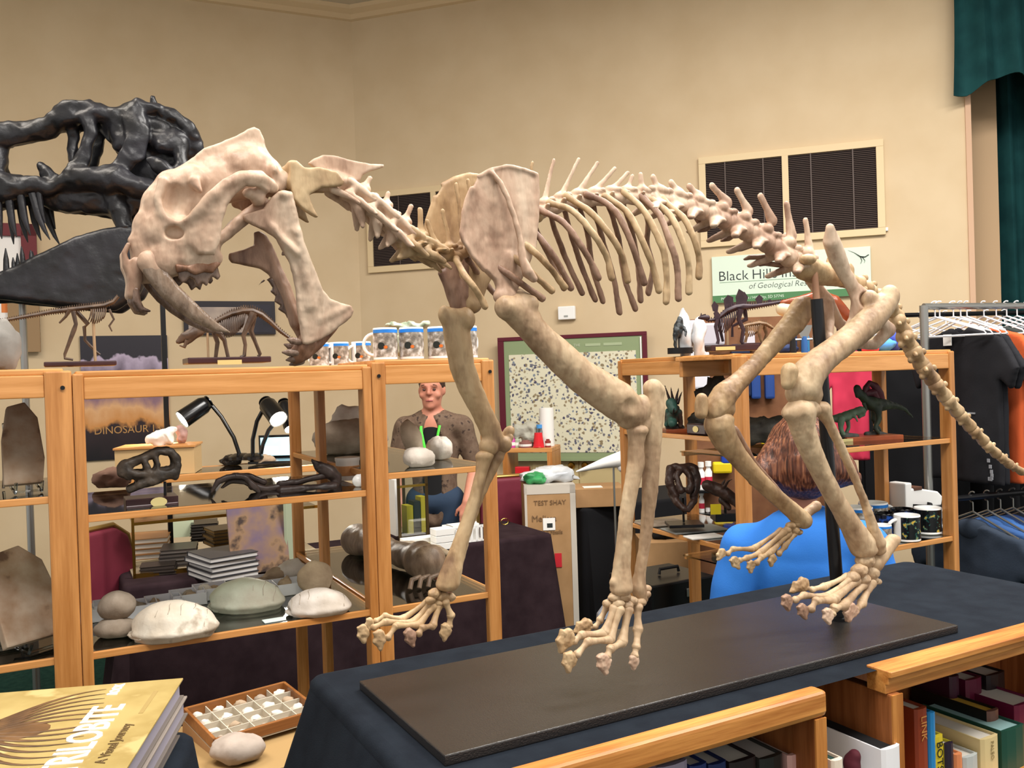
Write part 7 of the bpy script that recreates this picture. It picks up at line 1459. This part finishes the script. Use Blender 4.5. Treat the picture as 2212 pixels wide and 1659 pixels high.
MB().box((-.16,0,0),(.16,.3,.115)).build('carton', CARD, t, bevel=.003); MB().box((-.1,.05,.115),(.02,.14,.1165)).build('shipping_label', PAPER, t)
p = aty(1300, 1285, 4.6); t = thing('clear_portfolio_bag', 'large clear plastic bag leaning beside the tall box', 'bag', (p[0],p[1],0), .15)
MB().prism([(-.07,0),(.11,0),(.12,.30),(.06,.42),(-.01,.34)], (0,0,0), (1,0,0), (0,.2,.98), (0,.98,-.2), -.02, .02).build('bag_sheet', mat('film_grey','9AA2B0',.2,'7E8694',6,spec=.7), t, bevel=.005); MB().box((-.05,-.03,.02),(.04,-.022,.08)).build('bag_label', PAPER, t)
p = aty(1214, 1290, 4.55); t = thing('small_cooler', 'small blue and white cooler behind the dark table corner', 'cooler', (p[0],p[1],0), .1); MB().box((-.05,0,.0),(.03,.1,.14)).build('cooler_body', mat('cooler_blue','2A5AA0',.4), t, bevel=.01); MB().box((-.05,0,.142),(.03,.1,.19)).build('lid', WHITE, t, bevel=.012)
p = atz(1410, 1275, .30); t = thing('black_equipment_case', 'black equipment case with a handle and chrome latch on the floor', 'case', (atz(1450,1310,.0)[0]-.1, 3.5, 0), .5)
p = aty(1460, 1270, 4.3); t.location = (p[0], p[1], 0); hz = p[2]; 
MB().box((-.22,-.1,0),(.16,.25,hz+.06)).build('case_body', BLACK, t, bevel=.01); MB().tube([(-.06,.05,hz+.065),(-.055,.05,hz+.09),(.055,.05,hz+.09),(.06,.05,hz+.065)], .008, 8).build('handle', BLACK, t); MB().box((-.02,-.108,hz-.02),(.03,-.1,hz+.02)).build('latch', CHROME, t, bevel=.003)
p = aty(1435, 1210, 4.95); o = MB().box((-.12,0,0),(.2,.3,p[2]+.1)).build('brown_carton', CARD, None, bevel=.004); o.location = (p[0], p[1], 0); tag(o, 'brown carton on the floor under the far right case', 'box')
p = aty(1435, 1210, 4.95) + np.array([.03,.12,0]); rock('black_bag', 'black fuzzy bag draped over the brown carton', 'bag', (p[0], p[1], aty(1435,1210,4.95)[2]+.101), .07, .06, .05, mat('fuzzy_black','0E0E10',.95,bump=.8,bscale=200), 44, .3)
p = aty(1310, 1010, 4.9); t = thing('white_cone_model', 'pointed white paper cone lying beside the brass knobs', 'cone', (p[0],p[1]+.1,p[2]-.03), -.1); MB().tube([(-.16,0,0),(.0,0,.045),(.12,0,.07)], [.004,.03,.05], 16).build('cone', PAPER, t, smooth=True); MB().ball((.1,0,.02), .03, 12, 8).build('cone_tail', WHITE, t)
MB().tube([(.05,.0,.03),(.05,.0,-p[2]+.03)], .006, 8).build('stand_rod', CHROME, t); MB().lathe([(0,0),(.06,0),(.06,.01),(0,.01)], 16, c=(.05,0,-p[2]+.03)).build('stand_foot', BLACK, t)

# ---------------------------------------------------------------- behind the right cases: pegboard with supplies
pz = 4.75; fp = Fr(np.append(aty(1620, 800, pz)[:2], 0), -.1); q = PX(fp); t = q.root('pegboard_panel', 'brown pegboard panel with hanging supplies behind the right cases', 'pegboard'); a, b = q.p(1492,690), q.p(1800,1110)
MB().box((a[0],.0,.0),(b[0],.03,a[2])).build('board', mat('pegboard_brown','7A5236',.8,'6A442C',12), t)
for px, py, c, sz in ((1508,800,'C8C8D0',(.06,.10)),(1600,800,'16203A',(.05,.14)),(1632,825,'22407E',(.025,.09)),(1662,825,'22407E',(.025,.09)),(1540,722,'B0ACB4',(.06,.06)),(1500,724,'C4C0C8',(.04,.08)),(1618,735,'BDB8C0',(.03,.05)),(1690,745,'26405E',(.05,.025)),(1716,735,'1A2A4A',(.012,.06)),(1740,745,'2E6E9A',(.02,.05)),(1655,940,'D8C020',(.025,.06)),(1690,935,'E0B818',(.03,.05)),(1570,990,'2040A0',(.03,.03)),(1560,1010,'D8C01A',(.05,.03)),(1880,990,'D8C020',(.02,.06))):
    c0 = q.p(px, py, -.03); MB().box((c0[0]-sz[0],-.05,c0[2]-sz[1]),(c0[0]+sz[0],-.002,c0[2]+sz[1])).build('hanging_pack', mat('pack_'+c, c, .5), t, bevel=.012)
for px, py, lab in ((1514,1010,'white bottle with a red label, left of the pair'),(1530,1008,'white bottle with a red label, right of the pair'),(1516,1095,'white glue bottle with a magenta label lower down'),(1530,1130,'small white bottle at the bottom of the supplies')):
    z = q.p(px, py+(48 if py < 1050 else 12), -.12)[2]; p = fp.world(q.p(px, py, -.12)[0], -.12, z); t2 = thing('white_bottle', lab, 'bottle', p); k_ = .145 if py < 1050 else .11
    MB().lathe([(0,0),(.13*k_,0),(.13*k_,.62*k_),(.07*k_,.75*k_),(.07*k_,.8*k_),(.11*k_,.82*k_),(.11*k_,k_),(0,k_)], 16).build('bottle_body', WHITE, t2, smooth=True); MB().lathe([(.135*k_,.2*k_),(.135*k_,.45*k_),(.13*k_,.45*k_)], 16).build('label', mat('label_red','C83048',.5), t2)
    MB().box((-.06,-.05,-.012),(.06,.12,-.001)).build('bracket', BLACK, t2)
# dark casts at the back of case A/B upper shelf
for px, py, fr_, w, z, a, b, c, lab, sd in ((1512,915,RA,.2,ZAu,.05,.06,.035,'black curved cast behind the knee bone on the upper shelf',51),(1560,880,RA,.30,ZAu,.10,.05,.10,'dark long-snouted skull cast at the back of the upper shelf',52),(1650,925,RC,.2,ZRu,.09,.05,.05,'grey mottled cast right of the corner post',53)):
    p = fr_.world(fr_.P(px,py,w)[0], w, z+.002); rock('dark_cast', lab, 'cast', p, a, b, c, mat('cast_black','25231F',.6,'45423A',18,bump=.6,bscale=60), sd, .4, sc=2.4, flat_bottom=False)
t = thing('name_block', 'dark wooden block with an oval brass plate on the upper left shelf', 'name block', RA.world(RA.P(1512,930,.06)[0], .06, ZAu+.002), RA.yaw); MB().box((-.06,-.02,0),(.06,.03,.04)).build('block', DKWOOD, t, bevel=.003); MB().lathe([(0,0),(.018,0),(.018,.002),(0,.002)], 16, sy=.7).build('brass_plate', PLAQUE, t).matrix_local = Matrix.Translation((0,-.0205,.02)) @ Matrix.Rotation(math.pi/2, 4, 'X')
for px, w, a, b, lab, m in ((1430,.1,.10,.07,'dark flat slab on the lower left shelf of the far case',ROCKG),(1500,.12,.12,.07,'grey paper and tools spread on the lower shelf',mat('grey_paper','8A8C88',.6)),(1520,.05,.07,.04,'white sheet on the lower shelf edge',PAPER)):
    p = RA.world(RA.P(px,1150,w)[0], w, ZAl+.002); o = MB().box((-a,-b,0),(a,b,.006)).build('flat_item', m, None, bevel=.002); o.location = Vector(p.tolist()); o.rotation_euler = (0,0,.3); tag(o, lab, 'sheet')
# white plastic case on the lower right shelf
p = RC.world(RC.P(1965,1085,.30)[0], .28, ZRl+.002); t = thing('white_plastic_case', 'white moulded plastic case with a brown grip at the back of the lower shelf', 'case', p, RC.yaw); MB().box((-.09,-.04,0),(.13,.04,.06)).build('lower_shell', WHITE, t, bevel=.012); MB().prism([(-.10,.065),(.12,.065),(.13,.10),(.10,.125),(-.03,.15),(-.06,.15),(-.06,.175),(-.10,.175)], (0,-.04,0), (1,0,0), (0,0,1), (0,1,0), 0, .08).build('upper_shell', WHITE, t, bevel=.006); MB().box((-.05,-.042,.14),(.0,.042,.155)).build('grip', mat('grip_brown','5A3A2A',.6), t, bevel=.003); MB().box((-.1,-.042,.06),(.14,.0,.066)).build('seam', BLACK, t)
# stuff on the right case top: pale horned skull cast, bags, blue cloth
p = RC.world(RC.P(1740,758,.2)[0], .2, ZTR); s = SDF(.02); t = thing('polished_horn_bowl', 'polished red brown and cream horn-like ornament on the right case top', 'ornament', (0,0,0))
q3 = PX(Fr(np.append(RC.world(RC.P(1740,700,.2)[0], .2)[:2], 0), 0)); t.location = Vector(q3.fr.o.tolist())
def st_(rows, m, nm, **kw):
    s = SDF(.012); p_, r_ = q3.T(rows); s.tube(p_, r_, **kw); s.build(nm, m, t, .006, noise=.001)
st_([(1690,668,0,14),(1720,675,0,18),(1745,672,0,14)], mat('horn_cream','C9BC9E',.4), 'cream_shell'); st_([(1690,655,0,7),(1730,650,0,12),(1770,640,0,14)], mat('horn_redbrown','6A2E1C',.25,'8A4424',10), 'brown_rim'); st_([(1765,640,0,16),(1800,655,0,18),(1822,680,0,16),(1815,700,0,12)], mat('horn_redbrown','6A2E1C',.25), 'brown_arch'); st_([(1815,690,0,10),(1818,735,0,8),(1820,758,0,14)], DKWOOD, 'stand_leg'); st_([(1700,680,0,8),(1702,735,0,6),(1702,757,0,12)], DKWOOD, 'stand_leg')
for px, w, a, b, c, m, lab in ((1478,.05,.03,.03,.11,FILM,'clear plastic bag of white parts left of the stegosaur base'),(1510,.1,.03,.03,.09,FILM,'clear plastic bag hanging behind the stegosaur base'),(1770,.1,.02,.02,.10,FILM,'upright clear wrapped packet behind the black pole')):
    p = RC.world(RC.P(px,757,w)[0], w, ZTR) if px > 1590 else RA.world(RA.P(px,765,w)[0], w, RA.P(1460,770)[2]); rock('plastic_bag', lab, 'bag', p, a, b, c, m, px, .3, sc=2.5)
for px, c, a, b, lab in ((1905,'4A8ACC',.05,.03,'folded light blue cloth on the right case top'),(1925,'3A4AA0',.04,.05,'folded violet blue cloth behind the tail'),(1700,'1A2A50',.035,.02,'dark blue folded pouch on the right case top'),(1880,'C83A4A',.03,.015,'coral red cloth peeking over the right case top')):
    p = RC.world(RC.P(px,757,.18)[0], .18, ZTR); rock('folded_cloth', lab, 'cloth', p, a, .05, b, mat('cl_'+c, c, .8), px, .15)
for px, nm in ((1738,'squeegee'),(1713,'marker')):
    p = RC.world(RC.P(px,757,.12)[0], .12, ZTR); t = thing(nm, {'squeegee':'upright squeegee with a blue handle beside the black pole','marker':'dark pen with a pale cap standing on the right case top'}[nm], 'tool', p)
    MB().lathe([(0,0),(.012,0),(.01,.05),(.008,.06),(0,.06)], 14).build('grip', mat('grip_blue','2A5A9A',.4) if nm == 'squeegee' else BLACK, t, smooth=True)
    if nm == 'squeegee': MB().prism([(-.03,.1),(.03,.1),(.012,.055),(-.012,.055)], (0,-.004,0), (1,0,0), (0,0,1), (0,1,0), 0, .008).build('blade', CHROME, t)
    else: MB().lathe([(.009,.06),(.009,.10),(0,.105)], 12).build('cap', PAPER, t, smooth=True)
# ---------------------------------------------------------------- clothes racks
p0 = aty(1999, 660, 3.85); RK = Fr((p0[0], p0[1], 0), math.radians(18)); q = PX(RK); zr = q.p(1999, 660)[2]
t = q.root('clothes_rack', 'grey metal clothes rack with white hangers and hanging shirts at the right edge', 'clothes rack'); u0 = q.p(1999,800)[0]
MB().tube([(u0,0,0),(u0,0,zr)], .018, 12).build('upright', CHROME, t, smooth=True); MB().tube([(u0,0,zr-.004),(u0+2.0,0,zr-.004)], .014, 12).build('top_rail', CHROME, t, smooth=True); MB().tube([(u0+2.0,0,0),(u0+2.0,0,zr)], .018, 12).build('upright', CHROME, t, smooth=True); MB().box((u0-.03,-.3,0),(u0+.03,.3,.03)).build('foot', CHROME, t)
HANG = mat('hanger_white','F0EEF0',.3)
def hanger_mesh():
    mb = MB(); mb.tube([(0,.018*math.sin(a),.018*math.cos(a)) for a in [(-.5+i*.3)*1.0 for i in range(13)]], .003, 6); mb.tube([(0,-.0,-.018),(0,0,-.055)], .003, 6); mb.tube([(0,0,-.05),(0,.20,-.12),(0,.21,-.135),(0,-.21,-.135),(0,-.20,-.12),(0,0,-.05)], .004, 6); return mb.mesh('hanger', smooth=True)
HM = hanger_mesh(); HM.materials.append(HANG)
def shirt_mesh(hw, L_, seed):
    rnd = random.Random(seed); s = SDF(.02); out = [(-.05,-.02),(-hw*.82,-.065),(-hw*1.18,-.20),(-hw*1.02,-.30),(-hw*.80,-.25),(-hw*.78,-L_),(hw*.78,-L_),(hw*.80,-.25),(hw*1.02,-.30),(hw*1.18,-.20),(hw*.82,-.065),(.05,-.02),(0,-.05)]
    s.slab(out, (0,0,0), (0,1,0), (0,0,1), .016, bend=lambda a, b: .012*np.sin(a*22+seed)*np.clip(-b*2, 0, 1)); me = s.mesh('shirt', .011, noise=.003, nscale=9, seed=seed, lo=(-.06,-hw*1.3,-L_-.03), hi=(.06,hw*1.3,.01)); return me
SH = [('141419','black',.0,'plain black'),('15161C','black',.0,'second black'),('C4562A','orange',.0,'burnt orange'),('2A2E2C','charcoal',.0,'charcoal green'),('1A1C22','black',.0,'third black'),('2E4E86','denim blue',.0,'denim blue'),('16181E','navy',.0,'dark navy'),('7A3A2A','rust',.0,'rust red'),('14151A','black',.0,'rearmost black')]
base_me = [shirt_mesh(.25, .70, i) for i in range(3)]
us = [.20,.235,.33,.40,.46,.52,.58,.64,.72]
for i, ((c, cn, _, lb), u) in enumerate(zip(SH, us)):
    me = base_me[i % 3].copy(); tt = thing('hanging_shirt', f'{lb} T-shirt, number {("one","two","three","four","five","six","seven","eight","nine")[i]} from the rack upright', 'T-shirt', RK.world(u0+u, 0, zr-.075), RK.yaw, 'T-shirts on the upper rack')
    o = link('shirt_body', me, mat('shirt_'+c, c, .9, bump=.15, bscale=120), tt)
    if i == 0:
        MB().box((-.028,.03,-.10),(-.024,.075,-.05)).build('size_tag', PAPER, o); MB().box((-.028,-.09,-.40),(-.024,.10,-.393)).build('chest_print', mat('print_grey','8A8C92',.6), o)
        for k2 in range(7): a_ = math.radians(205-k2*8); MB().box((-.028,.0+.17*math.cos(a_)-.006,-.40+.28*math.sin(a_+1.9)),(-.024,.0+.17*math.cos(a_)+.006,-.385+.28*math.sin(a_+1.9))).build('sleeve_print', mat('print_grey','8A8C92',.6), o)
    h = link('hanger', HM, None); h.location = Vector(RK.world(u0+u, 0, zr+.0).tolist()); h.rotation_euler = (0,0,RK.yaw); tag(h, f'white hanger carrying the {lb} T-shirt', 'hanger', 'white hangers on the upper rack')
for i, u in enumerate((-.13,-.10,-.065,-.04,.06,.085,.16)):
    if u > 0:
        h = link('hanger', HM, None); h.location = Vector(RK.world(u0+u, 0, zr).tolist()); h.rotation_euler = (0,0,RK.yaw+.1*i); tag(h, f'empty white hanger, {("first","second","third","fourth","fifth","sixth","seventh")[i]} along the rails', 'hanger', 'empty white hangers')
# second rack behind, at left of the upright
p1 = aty(1900, 682, 4.5); RK2 = Fr((p1[0], p1[1], 0), math.radians(10)); z2 = p1[2]; t = thing('clothes_rack', 'rear black clothes rack with dark garments behind the right case', 'clothes rack', RK2.o, RK2.yaw)
MB().tube([(-.12,0,z2),(1.3,0,z2)], .012, 10).build('top_rail', DARKM, t); MB().tube([(-.12,0,0),(-.12,0,z2)], .016, 10).build('upright', DARKM, t); MB().tube([(1.3,0,0),(1.3,0,z2)], .016, 10).build('upright', DARKM, t)
for i, u in enumerate((.0,.08,.16,.24,.30,.36)):
    tt = thing('hanging_shirt', f'black garment on the rear rack, {("first","second","third","fourth","fifth","sixth")[i]} from its left end', 'garment', RK2.world(u*1.7+.1, 0, z2-.075), RK2.yaw+.5, 'dark garments on the rear rack'); o = link('shirt_body', base_me[i % 3].copy(), mat('garment_black','0E0F13',.95), tt); o.scale = (1,1.1,1.5)
    h = link('hanger', HM, None); h.location = Vector(RK2.world(u*1.7+.1, 0, z2).tolist()); h.rotation_euler = (0,0,RK2.yaw+.5); tag(h, f'white hanger on the rear rack, {("first","second","third","fourth","fifth","sixth")[i]} from its left end', 'hanger', 'white hangers on the rear rack')
p = aty(1835, 800, 4.35); tt = thing('hanging_shirt', 'coral red shirt hanging behind the black pole', 'shirt', (p[0],p[1],p[2]+.12), 1.2); o = link('shirt_body', base_me[1].copy(), mat('shirt_coral','B82C48',.85), tt); o.scale = (1,.42,.8); MB().tube([(0,0,-.02),(0,0,.02),(0,.012,.04)], .004, 6).build('hook', CHROME, tt)
MB().tube([(0,0,.04),(0,.35,.04)], .006, 6).build('peg_rod', CHROME, tt)
# lower rack with blue hoodies
p2 = aty(2085, 1075, 3.75); RK3 = Fr((p2[0], p2[1], 0), math.radians(18)); z3 = p2[2]; t = thing('clothes_rack', 'low dark clothes rail with thin wire hangers and blue hoodies', 'clothes rack', RK3.o, RK3.yaw)
MB().tube([(-.1,0,z3),(1.4,0,z3)], .012, 10).build('top_rail', DARKM, t)
for u in (-.1,1.4): MB().tube([(u,0,0),(u,0,z3)], .014, 10).build('upright', DARKM, t)
HM2 = HM.copy(); HM2.materials.clear(); HM2.materials.append(CHROME)
for i, (u, c, lb) in enumerate(((.04,'26303E','slate blue'),(.12,'2A4A7A','faded blue'),(.19,'2F568E','mid blue'),(.26,'1E3460','deep blue'),(.33,'12151C','black'),(.42,'14171E','black grey'),(.50,'16181E','charcoal black'))):
    tt = thing('hanging_hoodie', f'{lb} hoodie on the low rail', 'hoodie', RK3.world(u, 0, z3-.09), RK3.yaw+.15, 'hoodies on the low rail'); o = link('shirt_body', base_me[i % 3].copy(), mat('hood_'+c, c, .95, bump=.2, bscale=90), tt); o.scale = (1.5,1.05,.9); s = SDF(.01); s.ell((0,0,-.05), [.03,.09,.05]); s.build('hood', mat('hood_'+c, c, .95), tt, .012)
    h = link('hanger', HM2, None); h.location = Vector(RK3.world(u, 0, z3).tolist()); h.rotation_euler = (0,0,RK3.yaw+.15); h.scale = (1,1,1.25); tag(h, f'thin wire hanger carrying the {lb} hoodie', 'hanger', 'wire hangers on the low rail')
# ---------------------------------------------------------------- foreground: trilobite books on a cloth covered counter
ZBK = CAMZ - .43; c0 = atz(396, 1464, ZBK); c1 = atz(0, 1492, ZBK); c2 = atz(300, 1659, ZBK)
ya = math.atan2(c0[1]-c1[1], c0[0]-c1[0]) + .035; FB = Fr((c0[0], c0[1], 0), ya)      # far right corner, u to the right
bw, bl = .30, .34; PAPC = mat('cover_gold','A8945F',.35,'B5A26E',14,spec=.4,c3='97824E'); TRI = mat('trilobite_brown','4A3420',.45,'6A4C2E',30); THK = .028
HB = []
for i, lab in enumerate(('gold covered hardback with a spiny trilobite and white capitals on top of the stack','grey-edged hardback just below the gold covered one','lowest hardback of the stack at the bottom left corner')):
    z = ZBK-THK*(i+1); off = (0, .004, -.006)[i]; t = thing('large_hardback_book', lab, 'book', FB.world(off, off, z), FB.yaw); cov = PAPC if i == 0 else mat('cover_grey','8A8078',.4)
    MB().box((-bw,-bl,THK-.003),(0,0,THK)).build('front_board', cov, t, bevel=.0012); MB().box((-bw,-bl,0),(0,0,.003)).build('back_board', mat('cover_grey2','6E6660',.4), t, bevel=.0012); MB().box((-bw+.004,-bl+.004,.003),(-.005,-.005,THK-.003)).build('page_block', mat('pages_grey','9A94A0',.6), t); HB.append(t)
t = HB[0]; WL_ = mat('letter_white','FBFBFA',.4); DKL = mat('letter_brown','6A5636',.5)
RT = Matrix.Rotation(math.pi/2, 4, 'Z')
text('TRILOBITE', .058, WL_, t, (-.074,-.312,THK+.0004), RT, xs=.80, bold=.0008); text('BOOK', .019, WL_, t, (-.085,-.052,THK+.0004), RT, xs=.8, bold=.0004); text('THE', .022, WL_, t, (-.118,-.325,THK+.0004), RT, bold=.0006)
text('A Visual Journey', .018, DKL, t, (-.034,-.29,THK+.0003), RT); MB().box((-.030,-.135,THK),(-.024,-.05,THK+.0004)).build('author_line', mat('faint_print','96804E',.5), t)
tri = MB(); cx, cy = -.215, -.165
tri.ball((cx,cy,THK), (.055,.045,.0012), 20, 6); tri.ball((cx+.045,cy+.004,THK), (.04,.03,.0012), 16, 6)
for i in range(15):
    f_ = i/14; y0 = cy-.04+.085*f_; x0 = cx+.02-.02*abs(f_-.5)
    end = (cx+.145-.06*abs(f_-.5), cy-.13+.27*f_); pts, rr = [], []
    for k2 in range(9):
        g_ = k2/8; pts.append((x0+(end[0]-x0)*g_, y0+(end[1]-y0)*g_ + .03*math.sin(g_*math.pi)*(1 if f_ > .5 else -1)*(.3+abs(f_-.5)), THK+.0006)); rr.append(.0042*(1-g_)+.0006)
    tri.tube(pts, rr, 5, flat=.2)
    pts = [(2*cx-a, b, c) for a, b, c in pts]; tri.tube(pts, rr, 5, flat=.2)
o = tri.build('trilobite_print', TRI, t); o['kind'] = 'stuff'
HTB = ZBK-THK*3
t = thing('cloth_covered_counter', 'dark navy cloth over the counter under the trilobite books', 'tablecloth', FB.o, FB.yaw)
cloth_table('x', '', FB, -.9, .012, -.8, .03, HTB-.001, .05, NAVY, sides='lbrf', flare=.16, seed=9).build('cloth', NAVY, t, smooth=True)
MB().box((-.85,-.75,0),(-.02,.0,HTB-.006)).build('counter_body', BLACK, t)
# low bench with tray of fossils
p = atz(530, 1530, .80); LBN = Fr((p[0], p[1], 0), LC.yaw+.1); q = PX(LBN)
t = thing('low_oak_bench', 'low oak bench in front of the left display cases', 'bench', LBN.o, LBN.yaw); MB().box((-.2,-.26,.72),(.36,.13,.745)).build('bench_top', mat('bench_pale','A5875A',.5), t, bevel=.003)
for u in (-.18,.34):
    for w in (-.24,.11): MB().box((u-.015,w-.015,0),(u+.015,w+.015,.72)).build('leg', OAKZ, t)
MB().box((-.215,-.27,.70),(-.2,.14,.76)).build('rim', OAKY, t, bevel=.003)
t = thing('specimen_tray', 'shallow wooden drawer divided into cells of small pale fossils', 'tray', LBN.world(.015,0,.768), LBN.yaw); w2, d2 = .135, .10
MB().box((-w2,-d2,0),(w2,d2,.004)).build('drawer_floor', mat('tray_linen','B4A894',.8), t)
for lo, hi in (((-w2,-d2,0),(w2,-d2+.008,.03)),((-w2,d2-.008,0),(w2,d2,.03)),((-w2,-d2,0),(-w2+.008,d2,.03)),((w2-.008,-d2,0),(w2,d2,.03))): MB().box(lo, hi).build('drawer_wall', wood('drawer_brown','9A6434','7A4A22',0), t, bevel=.002)
for i in range(1, 5): x = -w2+2*w2*i/5; MB().box((x-.001,-d2+.008,.004),(x+.001,d2-.008,.022)).build('divider', mat('divider_card','C4BAA8',.8), t)
for i in range(1, 4): y = -d2+2*d2*i/4; MB().box((-w2+.008,y-.001,.004),(w2-.008,y+.001,.022)).build('divider', mat('divider_card','C4BAA8',.8), t)
rnd = random.Random(3); t.rotation_euler = (math.radians(6), 0, LBN.yaw+.12)
for i in range(5):
    for j in range(4):
        o = rock('small_fossil', None, None, (0,0,0), .016*rnd.uniform(.7,1.1), .013*rnd.uniform(.7,1.1), .009, rnd.choice([ROCKW,ROCKT,ROCKG,ROCKW]), i*5+j, .25, n=10, mm=6)
        o.matrix_world = t.matrix_basis @ Matrix.Translation((-w2+2*w2*(i+.5)/5, -d2+2*d2*(j+.5)/4, .0045)); o['label'] = f'small fossil in the specimen drawer, column {("one","two","three","four","five")[i]} from the left, row {("one","two","three","four")[j]} from the front'; o['category'] = 'fossil'; o['group'] = 'fossils in the drawer cells'
MB().box((-w2,-d2,-.035),(-w2+.02,d2,0)).build('drawer_foot', CARD, t)
MB().box((w2-.02,-d2,-.02),(w2,d2,0)).build('drawer_foot', CARD, t)
p, m = at(512, 1640, .747); rock('fossil_shell_stone', 'pinkish grey fossil shell stone at the front of the low bench', 'fossil', p, 56*m, 48*m, 30*m, mat('stone_pinkgrey','B0A296',.8,'978A7E',14,bump=.4,bscale=50), 61, .12)
